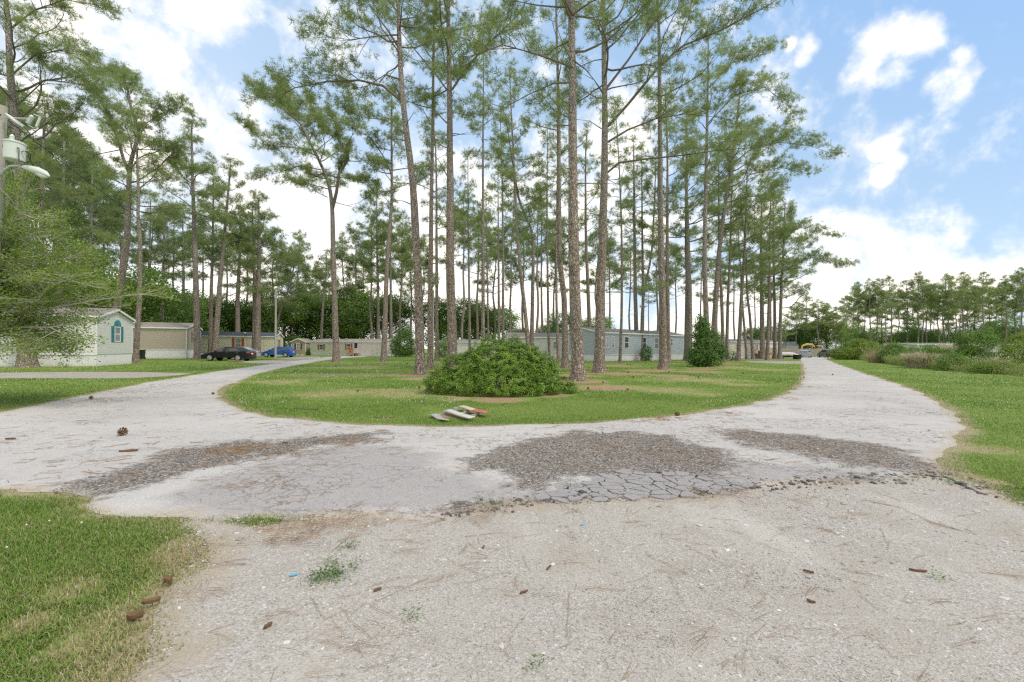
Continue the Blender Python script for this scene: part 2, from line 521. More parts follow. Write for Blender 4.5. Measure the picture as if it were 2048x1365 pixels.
    base = mix(nt, mth(nt, 'MULTIPLY', al, 0.65), base, mix(nt, mth(nt, 'MULTIPLY', fine, 0.6), (0.335, 0.315, 0.31), (0.42, 0.40, 0.39)))
    base = mix(nt, acm, base, (0.035, 0.032, 0.032))
    # sandy ragged rim
    rim = mth(nt, 'ADD', att(nt, 'edge'), mth(nt, 'MULTIPLY_ADD', med, 0.7, -0.35))
    base = mix(nt, rng_(nt, rim, 0.0, 0.22, 0.75, 0.0), base, mix(nt, fine, (0.36, 0.29, 0.21), (0.50, 0.44, 0.36)))
    h = mth(nt, 'ADD', mth(nt, 'MULTIPLY', fine, 0.12), mth(nt, 'MULTIPLY', grit.outputs['Distance'], -0.10))
    h = mth(nt, 'SUBTRACT', h, mth(nt, 'MULTIPLY', crk, 0.5))
    h = mth(nt, 'SUBTRACT', h, mth(nt, 'MULTIPLY', acm, 1.5))
    h = mth(nt, 'ADD', h, mth(nt, 'MULTIPLY', dmask, mth(nt, 'MULTIPLY_ADD', chip.outputs['Distance'], -0.9, -0.3)))
    finish(nt, out, base, 0.9, h, 0.6, 0.03, spec=0.2)
    return m

def mat_gravel(name='pale_gravel', tone=(1, 1, 1)):
    m, nt, out = newmat(name)
    P = pos(nt)
    t = lambda c: tuple(a * b for a, b in zip(c, tone))
    v1 = vor(nt, P, 85.0); v2 = vor(nt, P, 26.0); v3 = vor(nt, P, 190.0)
    g = lambda v: nd(nt, 'ShaderNodeSeparateColor', {0: v.outputs['Color']}).outputs[0]
    c1 = ramp(nt, g(v1), [(0.0, t((0.16, 0.145, 0.13))), (0.2, t((0.38, 0.35, 0.315))), (0.75, t((0.51, 0.48, 0.44))), (1.0, t((0.78, 0.76, 0.73)))])
    c3 = ramp(nt, g(v3), [(0.0, t((0.26, 0.235, 0.21))), (0.5, t((0.46, 0.43, 0.395))), (1.0, t((0.62, 0.60, 0.57)))])
    sand = mix(nt, noi(nt, P, 60.0, 3.0), t((0.42, 0.385, 0.34)), t((0.53, 0.50, 0.46)))
    base = mix(nt, rng_(nt, noi(nt, P, 1.2, 4.0), 0.35, 0.65, 0.35, 0.75), sand, mix(nt, 0.5, c1, c3))
    stone = mth(nt, 'MULTIPLY', rng_(nt, g(v2), 0.8, 0.86), rng_(nt, v2.outputs['Distance'], 0.25, 0.34, 1.0, 0.0))
    base = mix(nt, mth(nt, 'MULTIPLY', stone, 0.8), base, t((0.60, 0.59, 0.58)))
    base = mix(nt, rng_(nt, noi(nt, P, 0.45, 4.0), 0.52, 0.72, 0.0, 0.5), base, t((0.40, 0.345, 0.28)))
    base = mix(nt, rng_(nt, v1.outputs['Distance'], 0.55, 0.8, 0.0, 0.4), base, t((0.17, 0.15, 0.13)))
    base = mix(nt, rng_(nt, noi(nt, P, 1.7, 6.0, 0.7), 0.46, 0.68, 0.0, 0.5), base, t((0.36, 0.32, 0.27)))
    base = mix(nt, rng_(nt, noi(nt, vscale(nt, P, (1.0, 0.35, 1)), 1.1, 4.0, 0.6), 0.5, 0.7, 0.0, 0.45), base, t((0.62, 0.59, 0.55)))
    base = mix(nt, rng_(nt, noi(nt, P, 48.0, 4.0, 0.8), 0.55, 0.68, 0.0, 0.75), base, t((0.12, 0.11, 0.10)))
    rim = mth(nt, 'ADD', att(nt, 'edge'), mth(nt, 'MULTIPLY_ADD', noi(nt, P, 2.5, 5.0), 0.9, -0.45))
    base = mix(nt, rng_(nt, rim, 0.0, 0.35, 0.7, 0.0), base, mix(nt, noi(nt, P, 40.0, 3.0), (0.30, 0.24, 0.16), (0.47, 0.40, 0.30)))
    h = mth(nt, 'ADD', mth(nt, 'MULTIPLY', v1.outputs['Distance'], -0.7), mth(nt, 'MULTIPLY', v3.outputs['Distance'], -0.3))
    h = mth(nt, 'ADD', h, mth(nt, 'MULTIPLY', stone, 0.7))
    finish(nt, out, base, 0.92, h, 0.5, 0.012, spec=0.2)
    return m

def mat_lawn():
    m, nt, out = newmat('mown_lawn')
    P = pos(nt)
    n1 = noi(nt, P, 0.35, 5.0, 0.6); n2 = noi(nt, P, 3.0, 5.0, 0.65); n3 = noi(nt, vscale(nt, P, (1, 1, 0)), 40.0, 3.0, 0.7)
    green = mix(nt, rng_(nt, n1, 0.35, 0.65), (0.155, 0.245, 0.045), (0.215, 0.31, 0.07))
    green = mix(nt, rng_(nt, n2, 0.4, 0.7, 0.0, 0.7), green, (0.21, 0.26, 0.075))
    green = mix(nt, rng_(nt, n3, 0.45, 0.75, 0.0, 0.6), green, (0.07, 0.125, 0.022))
    dry = rng_(nt, mth(nt, 'ADD', att(nt, 'dry'), mth(nt, 'ADD', mth(nt, 'MULTIPLY_ADD', n2, 0.9, -0.45), mth(nt, 'MULTIPLY_ADD', noi(nt, P, 0.9, 4.0, 0.6), 1.6, -0.85))), 0.3, 0.9)
    base = mix(nt, mth(nt, 'MULTIPLY', dry, 0.75), green, mix(nt, n3, (0.30, 0.26, 0.12), (0.42, 0.36, 0.21)))
    st = rng_(nt, mth(nt, 'ADD', att(nt, 'straw'), mth(nt, 'MULTIPLY_ADD', noi(nt, P, 2.2, 6.0, 0.7), 0.9, -0.45)), 0.38, 0.62)
    needles = noi(nt, vadd(nt, vscale(nt, P, (14, 60, 1)), vscale(nt, noi(nt, P, 3.0, 2.0, out=1), (20, 20, 0))), 1.0, 4.0, 0.7)
    stc = ramp(nt, needles, [(0.2, (0.15, 0.095, 0.055)), (0.5, (0.35, 0.235, 0.145)), (0.75, (0.50, 0.37, 0.25))])
    base = mix(nt, mth(nt, 'MULTIPLY', st, 0.92), base, stc)
    soil = rng_(nt, mth(nt, 'ADD', att(nt, 'soil'), mth(nt, 'MULTIPLY_ADD', noi(nt, P, 3.5, 5.0, 0.65), 0.8, -0.4)), 0.45, 0.75)
    base = mix(nt, mth(nt, 'MULTIPLY', soil, 0.85), base, mix(nt, n3, (0.30, 0.23, 0.15), (0.46, 0.38, 0.27)))
    finish(nt, out, base, 0.95, mth(nt, 'ADD', n3, mth(nt, 'MULTIPLY', n2, 2.0)), 0.5, 0.04, spec=0.1)
    return m

M_ASPHALT = mat_asphalt()
M_GRAVEL = mat_gravel(tone=(0.95, 0.945, 0.92))
M_LAWN = mat_lawn()
M_DRIVE = mat_gravel('drive_gravel', (0.84, 0.82, 0.79))

road = sheet('road', ROADR, 0.016, M_ASPHALT, {'damage': polymask(DMG, 0.45), 'alli': polymask([ALLI], 0.35), 'newer': polymask([NEWER], 0.6)}, edge_drop=0.013)
gravel = sheet('gravel_drive', GRAVR, 0.007, M_GRAVEL, {}, edge_drop=0.004)
for k, p in DRIVES.items():
    sheet('gravel_path', rough_poly(p, 0.2, 0.35, 17.0), 0.010, M_DRIVE, {}, edge_drop=0.006)

def make_ground():
    V, na, nr = ringgrid(0.5, 1.03)
    P = V.reshape(-1, 3)
    idx = np.arange(na * nr).reshape(nr, na)
    q = np.stack([idx[:-1], np.roll(idx, -1, 1)[:-1], np.roll(idx, -1, 1)[1:], idx[1:]], -1).reshape(-1, 4)[:, ::-1]
    cap = len(P)
    me = bpy.data.meshes.new('ground')
    Pv = np.vstack([P, [[0, 0, 0]]])
    faces = [tuple(x) for x in q] + [(cap, int(idx[0, (j + 1) % na]), int(idx[0, j])) for j in range(na)]
    me.from_pydata([tuple(x) for x in Pv], [], faces)
    xy = Pv[:, :2]
    st = np.zeros(len(xy))
    for x, y, r in STRAW:
        st = np.maximum(st, np.clip(1.15 - np.hypot(xy[:, 0] - x, xy[:, 1] - y) / r, 0, 1))
    fattr(me, 'straw', st)
    dry = np.zeros(len(xy))
    for px, py, r in DRY:
        g = G(px, py)
        dry = np.maximum(dry, np.clip(1.2 - np.hypot(xy[:, 0] - g.x, xy[:, 1] - g.y) / r, 0, 1))
    fattr(me, 'dry', dry)
    d = np.minimum(np.abs(sdf(xy, ROAD)), np.abs(sdf(xy, GRAVEL)))
    so_ = np.clip(0.95 - d / 0.6, 0, 1)
    for px, py, r in SOIL:
        g = G(px, py)
        so_ = np.maximum(so_, np.clip(1.2 - np.hypot(xy[:, 0] - g.x, xy[:, 1] - g.y) / r, 0, 1))
    fattr(me, 'soil', so_)
    me.polygons.foreach_set('use_smooth', np.ones(len(faces), dtype=bool))
    return tag(link('ground', me, M_LAWN), kind='structure')

DRY = [(640, 790, 1.6), (700, 785, 2.0), (760, 783, 1.8), (820, 790, 1.6), (1250, 775, 1.8), (1330, 780, 1.9), (470, 1130, 0.5), (430, 1000, 0.5), (330, 1250, 0.35), (250, 1240, 0.35), (230, 1330, 0.3), (380, 1170, 0.4), (400, 1100, 0.4),
       (880, 775, 1.6), (1450, 735, 4.5), (1540, 740, 3.0), (650, 750, 3.0), (1960, 900, 0.7), (1900, 860, 0.6), (1960, 960, 0.5), (1390, 760, 3.0), (560, 765, 1.8), (780, 750, 3.0), (1480, 770, 1.6), (1420, 790, 1.0), (900, 800, 0.9), (720, 735, 4.0), (150, 1180, 0.25), (60, 1250, 0.2), (180, 1290, 0.25)]
SOIL = [(430, 1052, 0.35), (480, 1050, 0.3), (520, 1046, 0.3), (470, 805, 0.5), (520, 820, 0.5), (600, 836, 0.45), (560, 1048, 0.30), (640, 1046, 0.35), (700, 1040, 0.3), (480, 1065, 0.3), (1290, 838, 0.35), (600, 1062, 0.25), (1950, 900, 0.3), (1975, 965, 0.4)]
# ------------------------------------------------------------------ trees and plants
def mat_bark(name, tone=(1, 1, 1), scale=1.0):
    m, nt, out = newmat(name)
    P = objco(nt)
    oi = nt.nodes.new('ShaderNodeObjectInfo')
    Pw = vadd(nt, vscale(nt, P, (1.0, 1.0, 0.42)), vscale(nt, noi(nt, P, 4.0, 3.0, out=1), (0.12, 0.12, 0.12)))
    v = vor(nt, Pw, 15.0 * scale, 'F1')
    ve = vor(nt, Pw, 15.0 * scale, 'DISTANCE_TO_EDGE')
    t = lambda c: tuple(a * b for a, b in zip(c, tone))
    cell = nd(nt, 'ShaderNodeSeparateColor', {0: v.outputs['Color']}).outputs[0]
    plate = ramp(nt, cell, [(0.0, t((0.20, 0.155, 0.13))), (0.35, t((0.32, 0.26, 0.22))), (0.65, t((0.42, 0.355, 0.31))), (0.85, t((0.43, 0.30, 0.21))), (1.0, t((0.54, 0.49, 0.45)))])
    plate = mix(nt, rng_(nt, noi(nt, P, 28.0, 4.0, 0.7), 0.4, 0.7, 0.0, 0.5), plate, t((0.16, 0.125, 0.105)))
    sep = nt.nodes.new('ShaderNodeSeparateXYZ'); nt.links.new(P, sep.inputs[0])
    plate = mix(nt, rng_(nt, sep.outputs[2], 6.0, 16.0, 0.0, 0.65), plate, t((0.40, 0.355, 0.34)))
    plate = mix(nt, mth(nt, 'MULTIPLY', oi.outputs['Random'], 0.3), plate, t((0.27, 0.21, 0.175)))
    crack = rng_(nt, ve.outputs['Distance'], 0.02, 0.13, 1.0, 0.0)
    col = mix(nt, mth(nt, 'MULTIPLY', crack, 0.8), plate, t((0.075, 0.058, 0.048)))
    col = mix(nt, rng_(nt, noi(nt, P, 2.0, 4.0), 0.62, 0.75, 0.0, 0.35), col, t((0.36, 0.38, 0.33)))
    finish(nt, out, col, 0.95, mth(nt, 'MULTIPLY', crack, -1.0), 0.8, 0.05, spec=0.15)
    return m

def mat_leaf(name, a, b, c, transl=0.4, nscale=0.7, rough=0.6, rnd=0.25):
    m, nt, out = newmat(name)
    P = objco(nt)
    oi = nt.nodes.new('ShaderNodeObjectInfo')
    f = mth(nt, 'ADD', noi(nt, P, nscale, 3.0), mth(nt, 'MULTIPLY_ADD', oi.outputs['Random'], rnd, -rnd / 2))
    col = ramp(nt, f, [(0.3, a), (0.5, b), (0.7, c)])
    fine = noi(nt, P, 9.0 * nscale / 0.7, 2.0)
    col = mix(nt, rng_(nt, fine, 0.35, 0.7, 0.0, 0.5), col, tuple(x * 1.35 for x in c))
    finish(nt, out, col, rough, spec=0.25, transl=transl)
    return m

M_BARK = mat_bark('pine_bark', (1.12, 1.16, 1.2))
M_BARK2 = mat_bark('grey_bark', (1.12, 1.2, 1.26))
M_TWIG = newmat('twig_bark')
finish(M_TWIG[1], M_TWIG[2], mix(M_TWIG[1], noi(M_TWIG[1], objco(M_TWIG[1]), 6.0), (0.13, 0.105, 0.09), (0.25, 0.21, 0.185)), 0.9)
M_TWIG = M_TWIG[0]
M_NEEDLE = mat_leaf('pine_needles', (0.19, 0.25, 0.1), (0.25, 0.315, 0.12), (0.32, 0.385, 0.145), transl=0.5)
M_NEEDLE2 = mat_leaf('dark_pine_needles', (0.165, 0.225, 0.095), (0.21, 0.275, 0.112), (0.265, 0.33, 0.13), transl=0.5)
M_BROAD = mat_leaf('broad_leaves', (0.085, 0.17, 0.04), (0.145, 0.25, 0.06), (0.225, 0.33, 0.09), nscale=0.35, rnd=0.5, transl=0.4)
M_MYRTLE = mat_leaf('myrtle_leaves', (0.11, 0.2, 0.032), (0.165, 0.265, 0.042), (0.26, 0.335, 0.065), nscale=0.8, transl=0.35)
M_AZALEA = mat_leaf('bush_leaves', (0.055, 0.12, 0.014), (0.125, 0.23, 0.026), (0.24, 0.36, 0.05), nscale=2.2, transl=0.12, rough=0.4)
M_YOUNG = mat_leaf('young_tree_leaves', (0.05, 0.115, 0.028), (0.08, 0.165, 0.036), (0.13, 0.23, 0.05), nscale=1.0, transl=0.25)
M_WEED = mat_leaf('weed_leaves', (0.085, 0.165, 0.035), (0.13, 0.235, 0.048), (0.21, 0.31, 0.075), nscale=0.9, transl=0.3)
M_UNDER = mat_leaf('verge_weeds', (0.13, 0.215, 0.045), (0.205, 0.29, 0.07), (0.34, 0.345, 0.14), nscale=1.3, rnd=0.3, transl=0.35)
M_IVY = mat_leaf('ivy_leaves', (0.04, 0.085, 0.02), (0.06, 0.125, 0.026), (0.09, 0.165, 0.035), nscale=0.8)
M_PALEBARK = newmat('smooth_pale_bark')
finish(M_PALEBARK[1], M_PALEBARK[2], mix(M_PALEBARK[1], noi(M_PALEBARK[1], objco(M_PALEBARK[1]), 5.0, 4.0), (0.36, 0.33, 0.27), (0.52, 0.48, 0.41)), 0.8)
M_PALEBARK = M_PALEBARK[0]
M_DRYGRASS = mat_leaf('dry_grass', (0.33, 0.27, 0.15), (0.42, 0.345, 0.20), (0.50, 0.42, 0.27), nscale=1.5, transl=0.3)
M_PLUME = mat_leaf('grass_plumes', (0.42, 0.34, 0.25), (0.5, 0.42, 0.32), (0.46, 0.43, 0.29), nscale=1.5, transl=0.3)

def rot_frames(D, rng):
    """(n,3,3) frames whose third axis is D, random roll"""
    D = D / (np.linalg.norm(D, axis=1, keepdims=True) + 1e-9)
    a = rng.normal(size=D.shape)
    u = a - D * (a * D).sum(1, keepdims=True)
    u /= np.linalg.norm(u, axis=1, keepdims=True) + 1e-9
    v = np.cross(D, u)
    return np.stack([u, v, D], 2)

def needle_tufts(P, D, S, rng, n=12, width=0.10, spread=0.95):
    """brushes of needles: one slim triangle per needle"""
    N = len(P)
    R = rot_frames(D, rng)
    th = rng.random((N, n)) * 2 * PI
    ph = np.arccos(1 - rng.random((N, n)) * spread)
    d = np.stack([np.sin(ph) * np.cos(th), np.sin(ph) * np.sin(th), np.cos(ph)], -1)
    d = np.einsum('nij,nkj->nki', R, d)
    L = (S[:, None] * (0.7 + 0.5 * rng.random((N, n))))[..., None]
    side = np.cross(d, rng.normal(size=d.shape)); side /= np.linalg.norm(side, axis=-1, keepdims=True) + 1e-9
    b = P[:, None, :] - R[:, None, :, 2] * (S[:, None, None] * 0.25 * rng.random((N, n, 1)))
    w2 = L * width * 0.5
    V = np.stack([b + d * L * 0.15 - side * w2, b + d * L * 0.15 + side * w2, b + d * L], 2).reshape(-1, 3)
    return V, np.arange(len(V)).reshape(-1, 3)

def leaf_quads(P, D, S, rng, n=10, aspect=0.5, cloud=1.0, flat=0.6, face=0.0):
    """clusters of leaves round each point: one folded diamond (two triangles) per leaf"""
    N = len(P)
    off = rng.normal(size=(N, n, 3)) * cloud * S[:, None, None] * 1.6
    off[..., 2] *= 0.65
    c = (P[:, None, :] + off).reshape(-1, 3)
    d = rng.normal(size=(N * n, 3)) + np.repeat(D, n, 0) * 0.8
    d[:, 2] *= flat
    d /= np.linalg.norm(d, axis=1, keepdims=True) + 1e-9
    up = rng.normal(size=d.shape) * 0.6 + np.array([0, 0, 1.0])
    if face:
        up = np.repeat(D, n, 0) * face + np.array([0, 0, 0.45]) + rng.normal(size=d.shape) * 0.42
        d = rng.normal(size=d.shape)
        un = up / np.linalg.norm(up, axis=1, keepdims=True)
        d -= un * (d * un).sum(1, keepdims=True) * 0.85
        d /= np.linalg.norm(d, axis=1, keepdims=True)
    s = np.cross(d, up); s /= np.linalg.norm(s, axis=1, keepdims=True) + 1e-9
    L = (np.repeat(S, n) * (0.6 + 0.6 * rng.random(N * n)))[:, None]
    V = np.stack([c, c + d * L * 0.5 + s * L * aspect * 0.5, c + d * L, c + d * L * 0.5 - s * L * aspect * 0.5], 1).reshape(-1, 3)
    return V, np.arange(len(V)).reshape(-1, 4)

def twig_mesh(name, segs, sides=4):
    """segs: list of (p, q, r0, r1)"""
    A = np.array([s[0] for s in segs], dtype=float); B = np.array([s[1] for s in segs], dtype=float)
    r0 = np.array([s[2] for s in segs]); r1 = np.array([s[3] for s in segs])
    D = B - A
    D = D / (np.linalg.norm(D, axis=1, keepdims=True) + 1e-9)
    ref = np.where(np.abs(D[:, 2:3]) < 0.9, np.array([[0, 0, 1.0]]), np.array([[1.0, 0, 0]]))
    u = np.cross(D, ref); u /= np.linalg.norm(u, axis=1, keepdims=True) + 1e-9
    v = np.cross(D, u)
    a = np.arange(sides) * 2 * PI / sides
    ring = u[:, None, :] * np.cos(a)[None, :, None] + v[:, None, :] * np.sin(a)[None, :, None]
    V = np.concatenate([A[:, None, :] + ring * r0[:, None, None], B[:, None, :] + ring * r1[:, None, None]], 1).reshape(-1, 3)
    k = np.arange(sides)
    q = np.stack([k, (k + 1) % sides, sides + (k + 1) % sides, sides + k], 1)
    F = (np.arange(len(segs)) * 2 * sides)[:, None, None] + q[None]
    return arr_mesh(name, V, F.reshape(-1, 4), True)

def crown_mesh(segs, V, sides=4, name='crown'):
    """one crown: limbs and twigs (material 0) and needle or leaf faces (material 1)"""
    tw = twig_mesh('tmp', segs, sides)
    a = np.empty(len(tw.vertices) * 3, dtype=np.float32); tw.vertices.foreach_get('co', a); a = a.reshape(-1, 3)
    q = np.empty(len(tw.loops), dtype=np.int32); tw.loops.foreach_get('vertex_index', q); q = q.reshape(-1, 4)
    bpy.data.meshes.remove(tw)
    T = np.concatenate([q[:, [0, 1, 2]], q[:, [0, 2, 3]]], 0)
    F2 = np.arange(len(V), dtype=np.int32).reshape(-1, 3) + len(a)
    me = arr_mesh(name, np.concatenate([a, V]), np.concatenate([T, F2]), False, np.concatenate([np.zeros(len(T), int), np.ones(len(F2), int)]))
    sm = np.zeros(len(me.polygons), dtype=bool); sm[:len(T)] = True
    me.polygons.foreach_set('use_smooth', sm)
    return me

def tri_quads(V):
    V = V.reshape(-1, 4, 3)
    return V[:, [0, 1, 2, 0, 2, 3]].reshape(-1, 3)

def unit(v):
    l = math.sqrt(v[0] * v[0] + v[1] * v[1] + v[2] * v[2]) + 1e-9
    return (v[0] / l, v[1] / l, v[2] / l)

class Grower:
    def __init__(s, seed, curl=0.16, rise=0.06, tuft_step=0.5, kid_step=0.55, kid_len=0.42, levels=2, kid_ang=(0.6, 1.1), minr=0.006, seg=0.55, flat=0.55):
        s.r = random.Random(seed); s.segs = []; s.tp = []; s.td = []; s.ts = []
        s.curl = curl; s.rise = rise; s.kid_step = kid_step; s.kid_len = kid_len; s.levels = levels; s.kid_ang = kid_ang; s.minr = minr; s.seg = seg; s.tuft_step = tuft_step; s.flat = flat
    def tuft(s, p, d, k=1.0):
        s.tp.append(p); s.td.append(d); s.ts.append(k * (0.8 + 0.4 * s.r.random()))
    def branch(s, p, d, L, r, lvl, bare=0.3):
        R = s.r
        n = max(2, int(L / s.seg + 0.5)); st = L / n
        nxt = bare * L
        run = 0.0; side = 1 if R.random() < 0.5 else -1
        for i in range(n):
            d = unit((d[0] + R.gauss(0, s.curl), d[1] + R.gauss(0, s.curl), d[2] + R.gauss(0, s.curl * 0.8) + s.rise))
            q = (p[0] + d[0] * st, p[1] + d[1] * st, p[2] + d[2] * st)
            ra = r * (1 - 0.75 * i / n); rb = r * (1 - 0.75 * (i + 1) / n)
            s.segs.append((p, q, max(ra, s.minr), max(rb, s.minr)))
            run += st
            if lvl < s.levels:
                while nxt <= run:
                    f = nxt / L
                    t = (nxt - (run - st)) / st
                    o = (p[0] + (q[0] - p[0]) * t, p[1] + (q[1] - p[1]) * t, p[2] + (q[2] - p[2]) * t)
                    a = R.uniform(*s.kid_ang) * side; side = -side
                    ca, sa = math.cos(a), math.sin(a)
                    hx, hy = d[0] * ca - d[1] * sa, d[0] * sa + d[1] * ca
                    kd = unit((hx, hy, d[2] * s.flat + R.uniform(-0.15, 0.45)))
                    kl = s.kid_len * L * (1.15 - f) * R.uniform(0.7, 1.25) + 0.25
                    s.branch(o, kd, kl, max(r * 0.42 * (1 - 0.6 * f), s.minr), lvl + 1, 0.3 if lvl == 0 else 0.35)
                    nxt += s.kid_step * (1.0 if lvl == 0 else 0.75) * R.uniform(0.7, 1.35)
            elif i >= n // 3:
                s.tuft(q, unit((d[0], d[1], d[2] + 0.35)))
            p = q
        if lvl < s.levels:
            s.tuft(p, d)

def interp_poly(pts, t):
    """pts: list of Vector, t in 0..1 by height"""
    z0, z1 = pts[0].z, pts[-1].z
    z = z0 + (z1 - z0) * t
    for a, b in zip(pts, pts[1:]):
        if b.z >= z or b is pts[-1]:
            k = (z - a.z) / (b.z - a.z + 1e-9)
            return a.lerp(b, min(max(k, 0), 1))
    return pts[-1]

def trunk_mesh(pts, r0, r1, flare=1.45, sides=11, rr=None):
    """smoothly bent tapering trunk with a flared foot and a slightly lumpy surface"""
    P = []
    dense = 4
    for i in range(len(pts) - 1):
        p0 = pts[max(i - 1, 0)]; p1 = pts[i]; p2 = pts[i + 1]; p3 = pts[min(i + 2, len(pts) - 1)]
        for k in range(dense):
            t = k / dense
            P.append(0.5 * ((2 * p1) + (p2 - p0) * t + (2 * p0 - 5 * p1 + 4 * p2 - p3) * t * t + (3 * p1 - p0 - 3 * p2 + p3) * t ** 3))
    P.append(pts[-1])
    H = P[-1].z - P[0].z
    # extra rings at the foot
    foot = [P[0].lerp(P[1], x) for x in (0.0, 0.05, 0.12, 0.25, 0.5) if True]
    P = [P[0] - Vector((0, 0, 0.15))] + foot + P[1:]
    V = []; n = sides
    rnd = random.Random(int(r0 * 9973) + int(H * 131))
    ph = [rnd.uniform(0, 6.28) for _ in range(3)]
    for p in P:
        z = max(p.z - pts[0].z, 0)
        f = min(z / H, 1)
        r = (r0 * (1 - f) + r1 * f) * (1 + (flare - 1) * math.exp(-z / (r0 * 1.6)))
        for j in range(n):
            a = 2 * PI * j / n
            k = 1 + 0.05 * math.sin(3 * a + ph[0] + z * 0.7) + 0.04 * math.sin(5 * a + ph[1] - z * 1.3) + 0.10 * math.exp(-z / (r0 * 1.2)) * math.sin(4 * a + ph[2])
            V.append((p.x + r * k * math.cos(a), p.y + r * k * math.sin(a), p.z))
    F = [(i * n + j, i * n + (j + 1) % n, (i + 1) * n + (j + 1) % n, (i + 1) * n + j) for i in range(len(P) - 1) for j in range(n)]
    return arr_mesh('trunk', V, F, True)

PINES = []
PSTAT = []
def pine_parts(pts, r0, zc, R, nl, seed, bias=(0, 0), limbs=(), fine=1.0, tsize=0.30, dens=1.0, top=True, arms=(), dead=4, sparse=1.0):
    """pts: trunk polyline relative to its foot; zc: height where the living crown starts"""
    rnd = random.Random(seed)
    nrng = np.random.default_rng(seed)
    H = pts[-1].z
    g = Grower(seed * 7 + 1, kid_step=0.42 / dens, tuft_step=0.5, levels=2, kid_len=0.40)
    az = rnd.uniform(0, 6.28)
    for i in range(nl):
        t = (i + rnd.random()) / nl
        z = zc + (H - zc) * t
        az += 2.4 + rnd.uniform(-0.5, 0.5)
        b = 1 + (bias[0] * math.cos(az) + bias[1] * math.sin(az))
        prof = (0.62 + 0.38 * math.sin(PI * min(t * 1.2 + 0.15, 1))) * (1 - 0.6 * (max(0, t - 0.45) / 0.55) ** 1.3)
        L = max(0.8, R * prof * b * rnd.uniform(0.55, 1.15))
        e = -0.05 + 0.85 * t + rnd.uniform(-0.22, 0.3)
        p = interp_poly(pts, z / H)
        r = max(0.016, min(r0 * 0.26 * (1 - 0.6 * t), 0.015 * L + 0.008))
        g.branch(tuple(p), (math.cos(az) * math.cos(e), math.sin(az) * math.cos(e), math.sin(e)), L, r, 0, bare=rnd.uniform(0.25, 0.5))
    for lp, lr, tw in limbs:      # big limbs drawn explicitly: list of points, base radius, how much foliage
        lp = [Vector(q) for q in lp]
        tot = sum((b - a).length for a, b in zip(lp, lp[1:])); run = 0
        for a, b in zip(lp, lp[1:]):
            n = max(1, int((b - a).length / 0.5))
            for k in range(n):
                p = a.lerp(b, k / n); q = a.lerp(b, (k + 1) / n)
                f = run / tot; run += (q - p).length
                f2 = run / tot
                g.segs.append((tuple(p), tuple(q), lr * (1 - 0.8 * f), lr * (1 - 0.8 * f2)))
                if f > 0.22 and rnd.random() < 0.85 * tw:
                    d = (q - p).normalized()
                    for sd in ((1, -1) if rnd.random() < 0.5 * tw else (rnd.choice((-1, 1)),)):
                        a2 = rnd.uniform(0.5, 1.2) * sd
                        kd = Matrix.Rotation(a2, 3, 'Z') @ d
                        kd.z = kd.z * 0.6 + rnd.uniform(-0.1, 0.5)
                        g.branch(tuple(q), unit(kd), (0.9 + 2.0 * (1 - f) * rnd.uniform(0.5, 1.1)), lr * 0.35 * (1 - 0.6 * f) + 0.008, 1)
        d = (lp[-1] - lp[-2]).normalized()
        g.branch(tuple(lp[-1]), tuple(d), 1.6, lr * 0.2 + 0.008, 0, 0.1)
    for i in range(dead):        # bare broken stubs under the crown
        z = zc * rnd.uniform(0.45, 1.0); a = rnd.uniform(0, 6.28)
        p = interp_poly(pts, z / H); L = rnd.uniform(0.5, 2.2)
        g2 = g.levels; g.levels = 0
        k0 = len(g.tp)
        g.branch(tuple(p), (math.cos(a), math.sin(a), rnd.uniform(-0.2, 0.5)), L, 0.035, 0)
        del g.tp[k0:], g.td[k0:], g.ts[k0:]
        g.levels = g2
    if top:
        g.branch(tuple(pts[-1]), (0, 0, 1), 1.0, 0.04, 0, 0.1)
    P = np.array(g.tp); D = np.array(g.td); S = np.array(g.ts) * tsize
    if sparse < 1:
        k = nrng.random(len(P)) < sparse
        P, D, S = P[k], D[k], S[k]
    m = 3
    P = np.repeat(P, m, 0) + nrng.normal(size=(len(P) * m, 3)) * np.array([0.18, 0.18, 0.12]) * (tsize / 0.30)
    D = np.repeat(D, m, 0) + nrng.normal(size=(len(D) * m, 3)) * 0.45
    S = np.repeat(S, m) * (0.8 + 0.4 * nrng.random(len(P)))
    V, F = needle_tufts(P, D, S, nrng, n=max(8, int(18 * fine)), width=0.066 / fine, spread=1.15)
    PSTAT.append((len(g.segs), len(P), len(F)))
    return crown_mesh(g.segs, V)

